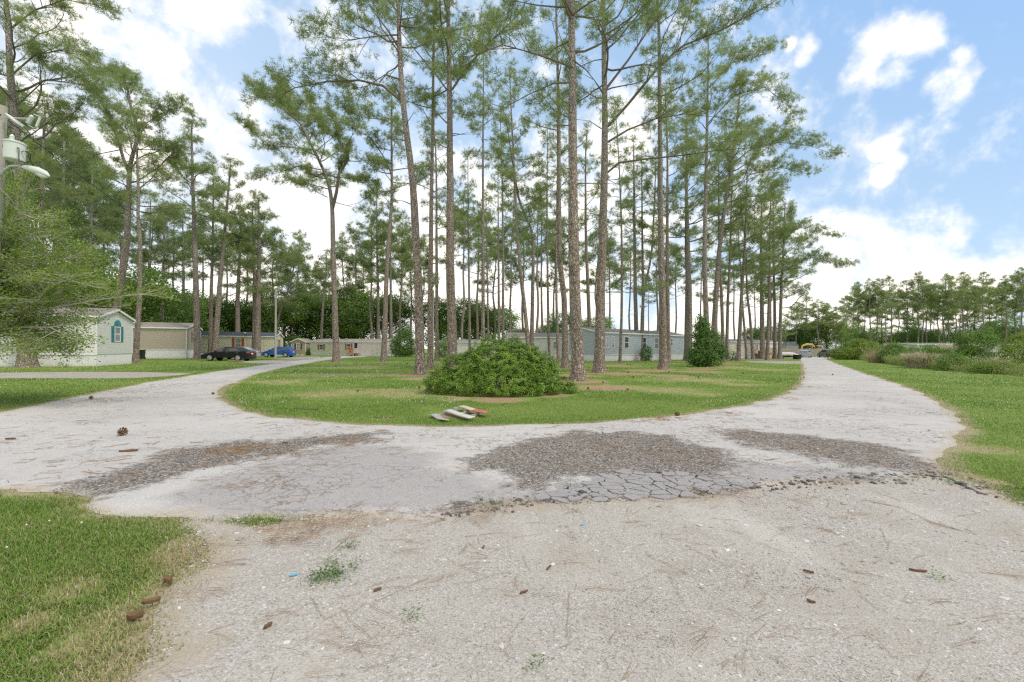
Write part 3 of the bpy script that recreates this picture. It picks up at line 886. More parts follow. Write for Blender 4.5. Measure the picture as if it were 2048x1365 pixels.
def pine(label, pix, depth, rw, H, zc, R=3.6, nl=22, bias=(0, 0), limbs=(), arms=(), group='tall pines of the park', fine=1.0, tsize=0.30, dens=1.0, dead=4, seed=None, bark=None, needle=None, name='pine_tree', straw=1.2, sparse=1.0, taper=0.22):
    """pix: trunk centre line in the photo from the foot up, all at the given depth; rw: trunk radius in metres; the top goes on to height H"""
    seed = seed if seed is not None else len(PINES) + 11
    foot = at(pix[0][0], pix[0][1], depth); foot.z = 0
    rnd = random.Random(seed)
    pts = [Vector((0, 0, 0))]
    for px, py in pix[1:]:
        p = at(px, py, depth) - foot
        if p.z > pts[-1].z + 0.5:
            pts.append(Vector((p.x, p.y + rnd.uniform(-0.15, 0.15), p.z)))
    if pts[-1].z < H - 1:
        a, b = pts[max(0, len(pts) - 2)], pts[-1]
        sl = Vector(((b.x - a.x) / (b.z - a.z), 0, 1)) if len(pts) > 1 else Vector((0, 0, 1))
        z0 = b.z; n = max(1, int((H - z0) / 6))
        for i in range(1, n + 1):
            q = b + sl * ((H - z0) * i / n) * Vector((0.7, 1, 1)) if False else b + Vector((sl.x * 0.7, 0, 1)) * ((H - z0) * i / n)
            pts.append(Vector((q.x + rnd.uniform(-0.2, 0.2), q.y + rnd.uniform(-0.2, 0.2), q.z)))
    t = thing(name, label, 'pine tree', foot, 0, group)
    tr = trunk_mesh(pts, rw, rw * taper)
    trunk = link('trunk', tr, bark or M_BARK, t)
    L2 = []
    for lp, ly, lr, tw in limbs:
        pp = []
        for i, (px, py) in enumerate(lp):
            k = i / max(1, len(lp) - 1)
            pp.append(at(px, py, depth + ly * k) - foot)
        L2.append((pp, lr, tw))
    cr = pine_parts(pts, rw, zc, R, nl, seed, bias, L2, fine, tsize, dens, dead=dead, sparse=sparse)
    link('crown', cr, [M_TWIG, needle or M_NEEDLE], t)
    PINES.append(t)
    if straw: STRAW.append((foot.x, foot.y, straw * 1.35))
    return t

# ---- shared pines for the rows farther back
def shared_pine(H, R, zc, nl, seed, lean=0.0, fine=0.7, tsize=0.5, needle=None, fork=False, dens=0.8):
    rnd = random.Random(seed)
    pts = [Vector((0, 0, 0))]
    n = 6
    for i in range(1, n + 1):
        z = H * i / n
        pts.append(Vector((lean * z / H + rnd.uniform(-0.25, 0.25), rnd.uniform(-0.25, 0.25), z)))
    return trunk_mesh(pts, 0.25, 0.05, sides=8), pine_parts(pts, 0.25, zc, R, nl, seed, fine=fine, tsize=tsize, dens=dens, dead=5)

def place_shared(meshes, label, X, Y, scale=1.0, rz=0.0, group=None, bark=None, needle=None, wide=1.0, name='pine_tree', cat='pine tree', straw=0):
    t = thing(name, label, cat, (X, Y, 0), rz, group)
    t.scale = (scale * wide, scale * wide, scale)
    for nm, me, mts in zip(('trunk', 'crown'), meshes, ((bark or M_BARK,), (M_TWIG, needle or M_NEEDLE))):
        if not me.materials:
            for mt in mts: me.materials.append(mt)
        o = bpy.data.objects.new(nm, me)
        COL.objects.link(o); o.parent = t
        for k, mt in enumerate(mts):
            if o.material_slots[k].material != mt:
                o.material_slots[k].link = 'OBJECT'; o.material_slots[k].material = mt
    if straw: STRAW.append((X, Y, straw))
    return t

# ---- broadleaf trees and shrubs
def blob_points(blobs, n, rng, shell=0.22, zmin=0.02, lump=0.16):
    """points near the surface of a union of lumpy ellipsoids (cx, cy, cz, rx, ry, rz)"""
    B = np.array(blobs, dtype=float)
    area = (B[:, 3] * B[:, 4] + B[:, 3] * B[:, 5] + B[:, 4] * B[:, 5])
    k = rng.choice(len(B), size=int(n * 1.6), p=area / area.sum())
    d = rng.normal(size=(len(k), 3)); d /= np.linalg.norm(d, axis=1, keepdims=True)
    lum = 1 + lump * (np.sin(d[:, 0] * 7 + k * 1.3) * np.sin(d[:, 1] * 6 + k) + np.sin(d[:, 2] * 8 + k * 2.1) * 0.6 + 0.8 * np.sin(d[:, 0] * 17 + k) * np.sin(d[:, 2] * 15 + d[:, 1] * 13))
    r = lum * (1 - shell * rng.random(len(k)) ** 1.5)
    P = B[k, :3] + d * B[k, 3:6] * r[:, None]
    nrm = d / B[k, 3:6]; nrm /= np.linalg.norm(nrm, axis=1, keepdims=True)
    keep = P[:, 2] > zmin
    for j in range(len(B)):
        q = (P - B[j, :3]) / B[j, 3:6]
        keep &= ~(((q ** 2).sum(1) < 0.55) & (k != j))
    return P[keep][:n], nrm[keep][:n]

def bush_mesh(blobs, n, leaf, seed, per=5, aspect=0.55, shell=0.25, cloud=0.8, flat=0.8, lump=0.16, name='foliage', face=0.9):
    rng = np.random.default_rng(seed)
    P, D = blob_points(blobs, n // per, rng, shell, lump=lump)
    V, F = leaf_quads(P, D, np.full(len(P), leaf), rng, n=per, aspect=aspect, cloud=cloud, flat=flat, face=face)
    k = V[:, 2].reshape(-1, 4).min(1) > 0.0
    V = V.reshape(-1, 4, 3)[k].reshape(-1, 3)
    return arr_mesh(name, V, np.arange(len(V)).reshape(-1, 4), False)

def stems_mesh(n, H, spread, r, seed, name='stems'):
    rnd = random.Random(seed); segs = []
    for i in range(n):
        a = rnd.uniform(0, 6.28); p = (math.cos(a) * r * 3, math.sin(a) * r * 3, 0.0)
        d = (math.cos(a) * spread, math.sin(a) * spread, 1.0)
        for k in range(5):
            d = unit((d[0] + rnd.gauss(0, .15), d[1] + rnd.gauss(0, .15), d[2]))
            q = (p[0] + d[0] * H / 5, p[1] + d[1] * H / 5, p[2] + d[2] * H / 5)
            segs.append((p, q, r * (1 - k * .17), r * (1 - (k + 1) * .17))); p = q
    return twig_mesh(name, segs, 5)

def shrub(name, label, cat, px, py, blobs, n, leaf, seed, material, group=None, per=5, stems=5, sh=None, twig=None, Y=None, **kw):
    p = G(px, py) if Y is None else at(px, py, Y)
    t = thing(name, label, cat, (p.x, p.y, 0), 0, group)
    link('foliage', bush_mesh(blobs, n, leaf, seed, per, **kw), material, t)
    hh = max(b[2] for b in blobs)
    link('stems', stems_mesh(stems, sh or hh, 0.35, 0.03, seed), twig or M_TWIG, t)
    return t

def broadleaf_meshes(H, R, seed, n=13000, leaf=0.27):
    rnd = random.Random(seed)
    blobs = []
    for i in range(11):
        a = rnd.uniform(0, 6.28); q = rnd.uniform(0.1, 0.75) * R; z = H * rnd.uniform(0.3, 0.86)
        s = R * rnd.uniform(0.28, 0.5) * (1.1 - 0.35 * z / H)
        blobs.append((math.cos(a) * q, math.sin(a) * q, z, s, s, s * rnd.uniform(0.7, 1.0)))
    blobs.append((0, 0, H * 0.85, R * 0.4, R * 0.4, H * 0.14))
    rng = np.random.default_rng(seed)
    P, D = blob_points(blobs, n // 14, rng, 0.45, lump=0.22)
    V, F = leaf_quads(P, D, np.full(len(P), leaf), rng, n=14, aspect=0.55, cloud=0.75, flat=0.8)
    g = Grower(seed, levels=1, kid_step=1.2, seg=0.8)
    for i in range(8):
        a = i * 2.4; e = rnd.uniform(0.4, 1.0)
        g.branch((0, 0, H * rnd.uniform(0.22, 0.6)), (math.cos(a) * math.cos(e), math.sin(a) * math.cos(e), math.sin(e)), R * 0.9, 0.09, 0)
    tr = trunk_mesh([Vector((0, 0, 0)), Vector((0.1, 0, H * .3)), Vector((-.1, .1, H * .6)), Vector((0, 0, H * .85))], 0.22, 0.06, sides=8)
    return tr, crown_mesh(g.segs, tri_quads(V))
# ------------------------------------------------------------------ the pines one by one (pixels of the photograph give their feet and lean)
def dep(px, py): return G(px, py).y
def rwid(wpx, d): return 0.5 * wpx * d / FPX

GI = 'pines on the round lawn'
GL = 'pines among the homes on the near side street'
GB = 'pines standing behind the lawn and the homes'
# --- the pair by the clipped bush and the other near trunks
d = dep(1156, 762)
pine('thick near pine rooted beside the round green bush', [(1156, 762), (1153, 650), (1146.5, 500), (1146, 220), (1143, 0)], d, 0.30, 27, 15.5, R=4.6, nl=22, seed=101, group=GI, straw=1.7, dead=9, dens=0.8,
     limbs=[([(1146, 135), (1100, 118), (1060, 105), (1005, 90), (950, 110)], -2.0, 0.06, 0.9), ([(1146, 165), (1105, 168), (1060, 188), (1010, 215), (975, 228)], 1.5, 0.045, 0.6),
            ([(1146, 240), (1110, 222), (1075, 200)], 1, 0.035, 0.3), ([(1144, 30), (1120, -20), (1080, -60)], -2, 0.06, 1), ([(1145, 120), (1172, 140), (1200, 175)], 0.5, 0.05, 0.2), ([(1145, 30), (1180, 5), (1230, -15)], -1, 0.06, 0.7)])
d = dep(1199, 746)
pine('thick pine with a horizontal bare stub facing the blue home', [(1199, 746), (1200, 600), (1205, 500), (1209, 256), (1207, 0)], d, 0.33, 29, 17, R=5.0, nl=24, seed=102, group=GI, straw=1.8, dead=9, bias=(0.35, 0), dens=0.8,
     limbs=[([(1216, 253), (1256, 209), (1319, 132), (1366, 92), (1440, 62), (1520, 20), (1570, -10)], -3, 0.10, 1.0),
            ([(1213, 286), (1256, 260), (1311, 238), (1370, 228), (1440, 236)], 2, 0.07, 1.1),
            ([(1212, 348), (1238, 326), (1286, 319), (1366, 311), (1429, 302), (1500, 296)], -2, 0.075, 1.1),
            ([(1212, 178), (1256, 121), (1293, 66), (1337, 7), (1370, -40)], 1, 0.08, 0.9), ([(1209, 72), (1256, 40), (1304, 0), (1350, -30)], -3, 0.08, 1.0),
            ([(1207, 190), (1188, 160), (1165, 148)], 0, 0.05, 0.1), ([(1203, 258), (1180, 243), (1160, 240)], 0, 0.04, 0.1), ([(1212, 585), (1240, 584), (1271, 586)], 0, 0.035, 0.0)])
d = dep(904, 741)
pine('thick pine half hidden by the shoulder of the round bush', [(904, 741), (903, 650), (900, 500), (900, 330), (898, 146), (896, 0)], d, 0.34, 31, 19, R=4.5, nl=22, seed=103, group=GI, straw=1.6, dead=7, dens=0.85,
     limbs=[([(904, 180), (931, 139), (964, 99), (1004, 62), (1037, 29), (1062, -15)], -3, 0.10, 0.9), ([(895, 182), (872, 150), (829, 99), (800, 62), (770, 30)], 1, 0.06, 0.6),
            ([(893, 246), (868, 220), (843, 204)], 1, 0.05, 0.2), ([(894, 352), (878, 322), (862, 300)], 0, 0.04, 0.1), ([(896, 40), (870, 10), (850, -15)], 2, 0.05, 1), ([(898, 120), (925, 90), (948, 84)], -2, 0.05, 1.0)])
d = dep(841, 750)
pine('leaning pine in a ring of brown needles short of the bush', [(841, 750), (837, 620), (832, 500), (825, 366), (808, 220), (801, 121), (796, 0)], d, 0.27, 27, 17, R=4.2, nl=20, seed=104, group=GI, straw=1.5, dead=7, bias=(-0.3, 0), dens=0.9,
     limbs=[([(806, 205), (766, 172), (719, 161), (656, 163), (590, 176), (554, 194)], -1.5, 0.085, 1.3), ([(802, 160), (770, 150), (735, 172), (700, 180)], 2, 0.05, 1.0), ([(800, 100), (775, 60), (748, 25), (735, 0), (700, -10)], 1, 0.06, 1.0),
            ([(799, 70), (760, 72), (700, 80), (665, 75)], -2, 0.05, 1.1), ([(806, 205), (780, 150), (800, 128)], 0, 0.05, 0.4), ([(812, 270), (770, 240), (720, 235)], 2, 0.045, 0.9), ([(798, 40), (830, 35), (850, 5)], 1, 0.05, 0.8)])
d = dep(860, 737)
pine('slim pine directly behind the leaning pine near the bush', [(860, 737), (861, 500), (867, 146), (868, 40)], d, 0.21, 30, 17, R=3.4, nl=20, seed=105, group=GI, straw=1.0)
d = dep(874, 722)
pine('narrow pine beside the pale utility pole', [(874, 722), (873, 500), (872, 330), (868, 250)], d, 0.24, 29, 15, R=3.4, nl=22, seed=106, group=GI, straw=1.5)
# --- forked pine and neighbours
d = dep(673, 724.6)
pine('lone forked pine beside the bend of the side street', [(673, 724.6), (667, 500), (664, 418), (656, 366), (642, 330), (620, 286), (601, 249), (575, 225)], d, 0.33, 27, 17.5, R=4.4, nl=20, seed=107, group=GI, straw=1.6, dead=1, taper=0.3, dens=1.1, tsize=0.36,
     limbs=[([(664, 420), (673, 385), (678, 348), (697, 319), (690, 300), (678, 280), (668, 240)], 1, 0.20, 1.2), ([(601, 249), (575, 225), (546, 209), (525, 190)], -2, 0.07, 1.3), ([(642, 340), (600, 332), (560, 345), (535, 352)], -1, 0.06, 1.1),
            ([(625, 300), (580, 295), (530, 290), (505, 262)], -2, 0.06, 1.2), ([(690, 300), (705, 270), (725, 240)], -2, 0.06, 1.3), ([(697, 322), (730, 325), (750, 330)], 1, 0.05, 1.0), ([(655, 395), (630, 383), (605, 372)], 0, 0.04, 1.0),
            ([(670, 405), (695, 412), (720, 405)], 1, 0.04, 0.9), ([(640, 325), (650, 290), (640, 250), (620, 205)], 3, 0.07, 1.4), ([(620, 280), (590, 230), (565, 175)], 3, 0.06, 1.4)])
d = dep(767.5, 724.6)
pine('dark pine with a forked top left of the leaning pine', [(767.5, 724.6), (775, 524), (783, 403), (783, 348), (783, 275), (784, 200)], d, 0.29, 28, 17, R=3.8, nl=22, seed=108, group=GI, straw=1.6,
     limbs=[([(783, 348), (765, 310), (740, 275), (715, 262)], 1, 0.09, 1.2), ([(783, 380), (812, 370), (840, 355)], 0, 0.05, 0.9), ([(782, 410), (760, 385), (745, 372)], 0, 0.04, 0.9)])
pine('slim grey pine beside the cream home with the steps', [(783, 712), (781, 500), (783, 450)], 82, 0.30, 29, 13, R=4.2, nl=26, seed=109, group=GB, tsize=0.42, fine=0.8)
pine('mossy pine against the end of the cream home', [(757, 711), (756, 600), (754, 480)], 84, 0.34, 31, 13, R=4.6, nl=26, seed=110, group=GB, tsize=0.42, fine=0.8)
# --- slim trunks above and behind the bush
spec = [('straight tall pine rising behind the crest of the bush', [(966, 722), (966, 500), (966, 300), (967, 130)], 46, 0.21, 31, 20, 2.6, 111),
        ('thin pine rising behind the shoulder of the bush', [(940, 716), (938, 560), (936, 430)], 62, 0.20, 27, 16, 3.0, 112),
        ('thinnest trunk behind the crest of the bush', [(977, 715), (975, 560), (972, 420)], 72, 0.19, 25, 15, 2.8, 113),
        ('slim pine left of two close trunks behind the bush', [(998, 716), (997, 500), (996, 380)], 66, 0.22, 28, 15, 3.2, 114),
        ('slim pine right of two close trunks behind the bush', [(1006, 718), (1006, 500), (1003, 300)], 58, 0.20, 31, 20, 3.2, 115),
        ('pine leaning over the top of the bush', [(1058, 722), (1052, 640), (1037, 500), (1026, 293), (1019, 147)], 48, 0.24, 31, 18, 3.4, 116),
        ('pine with a crooked forked top above the bush', [(1062, 722), (1065, 600), (1065, 476), (1052, 436), (1037, 395), (1026, 330)], 50, 0.25, 26, 13, 4.2, 117),
        ('thin straight trunk between the bush and grey home', [(1087, 716), (1083, 600), (1083, 480)], 70, 0.21, 26, 15, 3.0, 118),
        ('slim trunk in front of the grey home wall', [(1099, 724), (1096, 600), (1094, 420)], 52, 0.17, 26, 16, 2.8, 119),
        ('slim pine second from the corner of the grey home', [(1117, 727), (1113, 600), (1113, 450)], 47.5, 0.165, 25, 16, 2.6, 120),
        ('medium pine just left of the thick pine by the bush', [(1129.6, 737), (1128, 600), (1119, 500), (1117, 220), (1113, 37)], 35.2, 0.25, 31, 18, 3.4, 121),
        ('slim pine standing before the blue gable end', [(1180, 722), (1177, 600), (1172, 480), (1171, 330)], 57.8, 0.29, 29, 16, 3.4, 122),
        ('reddish slim pine before the twin windows of the blue home', [(1240, 726), (1243, 598), (1242, 440), (1236, 293)], 50, 0.17, 28, 16, 3.0, 123),
        ('pine between the windows along the blue home', [(1274.5, 721), (1272, 622), (1269, 476), (1267, 293)], 62, 0.33, 30, 17, 3.8, 124),
        ('forking pine close to the blue home wall', [(1282, 722), (1287, 598), (1302, 512), (1308, 430)], 60, 0.22, 27, 14, 3.6, 125),
        ('grey trunk leaning against its twin near the blue home', [(1284, 720.5), (1286, 600), (1285, 500)], 63, 0.24, 29, 16, 3.2, 126),
        ('rough barked pine with brown needles before the blue home', [(1326, 739), (1324.5, 622), (1322, 500), (1320, 256), (1317, 73)], 34.4, 0.29, 32, 18, 3.8, 127),
        ('darker pine tucked behind the rough barked pine', [(1337, 727), (1336, 573), (1334, 420)], 49, 0.25, 29, 12, 4.4, 128),
        ('shadowed half of the twin pines left of the tall shrub', [(1373, 722), (1375, 573), (1373.6, 500), (1372, 366)], 61, 0.36, 31, 14, 5.2, 129),
        ('pale half of the twin pines left of the tall shrub', [(1379, 720.5), (1379, 600), (1376, 500), (1374, 400)], 58, 0.38, 31, 15, 5.0, 130),
        ('smooth pale pine rising out of the tall shrub', [(1414, 729), (1412, 646), (1410, 500), (1412, 311), (1416, 110)], 45, 0.28, 33, 17, 4.6, 131),
        ('pine leaning outward behind the tall shrub', [(1424, 725), (1428, 659), (1433, 573), (1440, 500), (1452, 403), (1463, 330)], 50, 0.33, 31, 15, 6.0, 132),
        ('ivy darkened pine right of the tall shrub', [(1447, 723), (1444, 622), (1440, 524), (1438, 430)], 59, 0.24, 28, 12, 4.8, 133),
        ('pale pine crossing the ivy darkened pine', [(1453, 720), (1456, 598), (1460, 500), (1463, 420)], 66, 0.25, 28, 13, 5.0, 134),
        ('mossy pine alone on the grass before the cream deck home', [(1477, 723), (1483, 598), (1488, 524), (1492, 440)], 60, 0.27, 26, 11, 5.6, 135),
        ('thin leaning trunk left of the wooden deck', [(1494, 719), (1486, 622), (1482, 560)], 72, 0.20, 24, 12, 3.6, 136),
        ('thin trunk standing beside the red cooler deck', [(1506, 718), (1499, 634), (1494, 585)], 74, 0.24, 25, 11, 4.2, 137),
        ('dark ivy clad pine before the cream deck home', [(1525, 717), (1523, 600), (1522, 500)], 77, 0.42, 27, 9, 5.5, 138),
        ('reddish pine right of the ivy clad pine', [(1534.5, 720), (1538, 561), (1540, 500)], 69, 0.27, 27, 12, 4.8, 139),
        ('slender pine between the deck stairs and road', [(1542, 713), (1541, 600)], 88, 0.26, 26, 11, 4.5, 140),
        ('leaning pine of the last pair before the road', [(1550, 716), (1549, 598), (1546, 520)], 78, 0.30, 27, 10, 5.5, 141),
        ('last grey pine of the lawn before the covered car', [(1559, 718), (1562.5, 585), (1566, 520)], 76, 0.32, 26, 8, 6.5, 142)]
for lab, pix, dp, rw, H, zc, R, sd in spec:
    right = pix[0][0] > 1300
    far = dp > 44
    limbs = []
    if sd == 132:
        limbs = [([(1463, 330), (1500, 300), (1560, 285), (1620, 292), (1655, 305)], -2, 0.07, 1.3), ([(1455, 395), (1500, 350), (1560, 335), (1600, 345)], -3, 0.06, 1.2)]
    if sd == 135:
        limbs = [([(1487, 590), (1520, 565), (1570, 540), (1620, 515), (1680, 530)], -3, 0.06, 1.3), ([(1489, 520), (1540, 480), (1600, 455), (1650, 470)], -2, 0.06, 1.3)]
    if sd == 131:
        limbs = [([(1413, 250), (1470, 190), (1530, 175), (1580, 215)], -2, 0.06, 1.3), ([(1414, 180), (1470, 120), (1540, 100)], 2, 0.06, 1.3)]
    pine(lab, pix, dp, rw, H, zc, R=R * 0.92, nl=int((20 if not right else 22)), seed=sd, group=GI if dp < 60 else GB, bias=(0.55, -0.1) if right else (0, 0), limbs=limbs,
         tsize=0.34 if far else 0.30, fine=0.85 if far else 1.0, dens=0.85, straw=(1.3 if dp < 56 else 1.6), dead=6, bark=M_BARK2 if sd in (126, 130, 131, 142) else None)
# --- left side
d = dep(55, 735)
pine('massive pine rising past the transformer before the white home', [(55, 735), (47, 560), (42, 400), (28, 200), (18, 60), (12, 0)], d, 0.42, 28, 12, R=6.0, nl=26, seed=150, group=GL, bias=(0.25, -0.1), dens=1.0, straw=1.0, dead=6,
     limbs=[([(24, 150), (70, 110), (130, 100), (190, 140)], -2, 0.07, 1.2), ([(18, 60), (70, 20), (130, 0), (190, 10)], -1, 0.07, 1.2), ([(30, 215), (90, 160), (170, 170), (220, 210)], 1, 0.06, 1.2), ([(34, 290), (90, 250), (150, 230)], 2, 0.05, 0.6)])
pine('big forked pine towering behind the white home', [(226, 718), (231, 640), (240, 564), (252, 473), (258, 350), (270, 300), (276, 270), (266, 235), (258, 200)], 46, 0.42, 28, 15, R=5.0, nl=22, seed=151, group=GL, tsize=0.36, straw=0, bias=(0.3, 0),
     limbs=[([(257, 345), (246, 315), (237, 285), (215, 225), (190, 190)], 1, 0.20, 1.2), ([(275, 260), (310, 235), (345, 215)], -1, 0.07, 1.4), ([(262, 215), (250, 180), (240, 150)], 1, 0.07, 1.4), ([(272, 300), (320, 300), (360, 330)], 1, 0.06, 1.2), ([(240, 300), (190, 310), (150, 290)], -1, 0.06, 1.2)])
d = dep(271, 725.5)
pine('slim pine at the corner of the white home', [(271, 725.5), (276, 600), (281, 488), (278, 430), (274, 380)], d, 0.24, 23, 13, R=3.4, nl=20, seed=152, group=GL, straw=0.9, bias=(0.3, 0),
     limbs=[([(279, 515), (260, 500), (240, 493)], -1, 0.04, 0.9)])
d = dep(396, 718)
pine('tall pine at the road corner of the tan home', [(396, 718), (388, 500), (386, 330), (384, 260)], d, 0.40, 29.5, 15, R=4.4, nl=26, seed=153, group=GL, tsize=0.38, fine=0.9, straw=1.3)
for lab, pix, dp, rw, H, zc, R, sd in [
        ('thin straight pine behind the hood of the black car', [(421, 712), (423, 600), (424, 500)], 66, 0.30, 26, 13, 4.0, 154),
        ('leaning grey pine behind the hood of the black car', [(429, 713), (437, 600), (446, 500)], 64, 0.42, 27, 14, 4.4, 155),
        ('stout twin stemmed pine behind the white car', [(514, 712), (516, 600), (517, 500)], 68, 0.50, 23.5, 9, 6.5, 156),
        ('grey stem joined beside the stout twin stemmed pine', [(509, 711), (509, 600), (508, 500)], 71, 0.40, 23, 10, 5.5, 157),
        ('many branched pine behind the cream home roof', [(475, 708), (475, 600), (478, 520)], 88, 0.55, 26, 11, 6.5, 158),
        ('reddish pine behind the tan home roof', [(324, 712), (324, 640), (327, 525)], 74, 0.38, 24, 12, 4.4, 159),
        ('thin pine between the tan home and road pine', [(368, 710), (368, 622), (367, 500)], 84, 0.36, 25, 13, 4.2, 160),
        ('crooked pine over the bushes behind the blue car', [(548, 708), (556, 640), (570, 600), (582, 560)], 96, 0.38, 22, 9, 5.5, 161),
        ('dark pine before the cream home with orange shutters', [(641, 709.5), (646, 620), (651, 560)], 92, 0.36, 20, 10, 4.0, 162),
        ('dark pine rising over the cream home ridge', [(714, 708), (713, 640), (712, 540)], 112, 0.45, 27, 12, 5.0, 163),
        ('slim pine behind the crook of the white home pine', [(178, 712), (180, 560), (182, 470)], 62, 0.38, 27, 11, 5.0, 164),
        ('pine hidden among the needles over the white home', [(120, 712), (122, 560), (124, 420)], 54, 0.36, 29, 10, 5.5, 165),
        ('pine deep in the grove behind the white home', [(150, 710), (148, 560), (146, 430)], 66, 0.40, 31, 9, 5.5, 166),
        ('pine over the transformer behind the white home', [(80, 712), (84, 540), (88, 330)], 48, 0.36, 27, 9, 5.5, 167),
        ('pine at the edge of the grove behind the transformer', [(5, 712), (8, 560), (10, 420)], 58, 0.38, 33, 9, 5.5, 168),
        ('pine beyond the gap between the white and tan homes', [(296, 710), (297, 600), (300, 480)], 80, 0.36, 27, 11, 4.8, 169)]:
    pine(lab, pix, dp, rw, H, zc, R=R, nl=20, seed=sd, group=GL, tsize=0.44 if dp > 60 else 0.38, fine=0.8, dens=0.85, straw=0, needle=M_NEEDLE2 if sd in (164, 165, 166, 167, 168, 159) else None)

# --- rows farther back: shared meshes
SP = [shared_pine(24, 5.6, 13, 20, 301, dens=0.7), shared_pine(26, 5.0, 16, 16, 302, lean=0.8, dens=0.7), shared_pine(22, 5.8, 10.5, 20, 303, lean=-0.7, dens=0.7), shared_pine(25, 4.8, 16, 16, 304, lean=0.3, dens=0.7), shared_pine(20, 5.6, 8, 22, 305, dens=0.7)]
rs = random.Random(42)
# the row beyond the weedy verge on the right: (px of trunk, px of top, depth, mesh)
rowR = [(1704, 575, 138, 1), (1716, 572, 140, 0), (1741, 566, 136, 2), (1754, 566, 139, 0), (1771, 590, 118, 3), (1785, 558, 137, 1), (1814, 570, 132, 4), (1836, 552, 128, 3), (1846, 562, 138, 1), (1852, 568, 140, 0), (1868, 600, 150, 3),
        (1875, 574, 138, 2), (1884, 556, 142, 1), (1897, 562, 134, 0), (1912, 590, 150, 4), (1926, 553, 140, 0), (1934, 562, 145, 3), (1967, 553, 124, 0), (1990, 575, 150, 1), (2015, 560, 132, 2), (2029, 552, 138, 1), (2042, 545, 134, 0), (2062, 548, 136, 2), (2085, 552, 136, 3)]
rowR += [(1692, 600, 165, 4), (1728, 596, 168, 2), (1764, 592, 170, 4), (1798, 585, 168, 2), (1826, 588, 166, 4), (1860, 588, 170, 0), (1888, 592, 166, 4), (1918, 586, 168, 2), (1948, 580, 166, 4), (1978, 584, 170, 2), (2004, 586, 166, 4), (2052, 580, 168, 2)]
rowR.sort()
words = ['first', 'second', 'third', 'fourth', 'fifth', 'sixth', 'seventh', 'eighth', 'ninth', 'tenth', 'eleventh', 'twelfth', 'thirteenth', 'fourteenth', 'fifteenth', 'sixteenth', 'seventeenth', 'eighteenth', 'nineteenth', 'twentieth',
         'twenty-first', 'twenty-second', 'twenty-third', 'twenty-fourth', 'twenty-fifth', 'twenty-sixth', 'twenty-seventh', 'twenty-eighth', 'twenty-ninth', 'thirtieth', 'thirty-first', 'thirty-second', 'thirty-third', 'thirty-fourth', 'thirty-fifth', 'thirty-sixth', 'thirty-seventh', 'thirty-eighth', 'thirty-ninth', 'fortieth']
HTS = [24, 26, 22, 25, 20]
for i, (px, pt, dp, k) in enumerate(rowR):
    g = at(px, 700, dp); H = at(px, pt, dp).z
    ivy = px in (1814, 1836, 1716, 1897)
    lab = f'{words[i]} pine from the road in the far row beyond the weedy verge'
    if px == 1836: lab = 'ivy wrapped pine standing tallest in the far row beyond the verge'
    if px == 1771: lab = 'pale bare trunked pine in front of the far row beyond the verge'
    t = place_shared(SP[k], lab, g.x, g.y, H / HTS[k], rs.uniform(0, 6.28), 'far row of pines beyond the verge', bark=M_BARK2 if px in (1771, 1967) else None, needle=M_NEEDLE2 if i % 3 == 0 else None, wide=1.0)
    if ivy:
        rngi = np.random.default_rng(px)
        zz = rngi.random(220) * HTS[k] * 0.72; aa = rngi.random(220) * 6.28; q = 0.35 + 0.35 * rngi.random(220)
        V, F = leaf_quads(np.stack([np.cos(aa) * q, np.sin(aa) * q, zz], 1), np.stack([np.cos(aa), np.sin(aa), 0 * aa], 1), np.full(220, 0.32), rngi, n=8)
        link('ivy', arr_mesh('ivy', V, F), M_IVY, t)
# pines round the end of the road
rowM = [(1572, 640, 118, 2), (1592, 610, 124, 0), (1612, 600, 128, 4), (1634, 605, 121, 2), (1652, 612, 126, 0), (1672, 620, 122, 4), (1688, 615, 132, 1)]
for i, (px, pt, dp, k) in enumerate(rowM):
    g = at(px, 700, dp); H = at(px, pt, dp).z
    place_shared(SP[k], f'{words[i]} pine from the lawn in the clump behind the fence and digger', g.x, g.y, H / HTS[k], rs.uniform(0, 6.28), 'pines behind the fence at the end of the road', wide=1.25)
# grove seen between the trunks over the lawn
rowC = [(594, 470, 118, 1), (612, 560, 120, 4), (634, 540, 125, 0), (690, 480, 112, 2), (728, 500, 118, 0), (742, 430, 100, 3), (800, 440, 98, 2), (822, 470, 108, 0), (846, 500, 118, 4), (905, 430, 104, 1), (925, 400, 96, 3), (953, 420, 108, 0),
        (985, 470, 116, 2), (1018, 410, 98, 1), (1044, 450, 110, 0), (1074, 400, 94, 3), (1105, 470, 112, 2), (1142, 430, 104, 0), (1190, 470, 112, 2), (1222, 450, 104, 1), (1258, 490, 120, 0), (1296, 560, 128, 3), (1315, 470, 108, 2), (1352, 500, 112, 0), (1398, 480, 104, 1), (1432, 520, 116, 2), (1468, 500, 108, 3), (1510, 540, 120, 0)]
for i, (px, pt, dp, k) in enumerate(rowC):
    g = at(px, 700, dp); H = at(px, pt, dp).z
    place_shared(SP[k], f'{words[i]} pine from the side street in the far grove behind the homes', g.x, g.y, H / HTS[k], rs.uniform(0, 6.28), 'far grove of pines behind the homes', needle=M_NEEDLE2 if i % 2 else None)
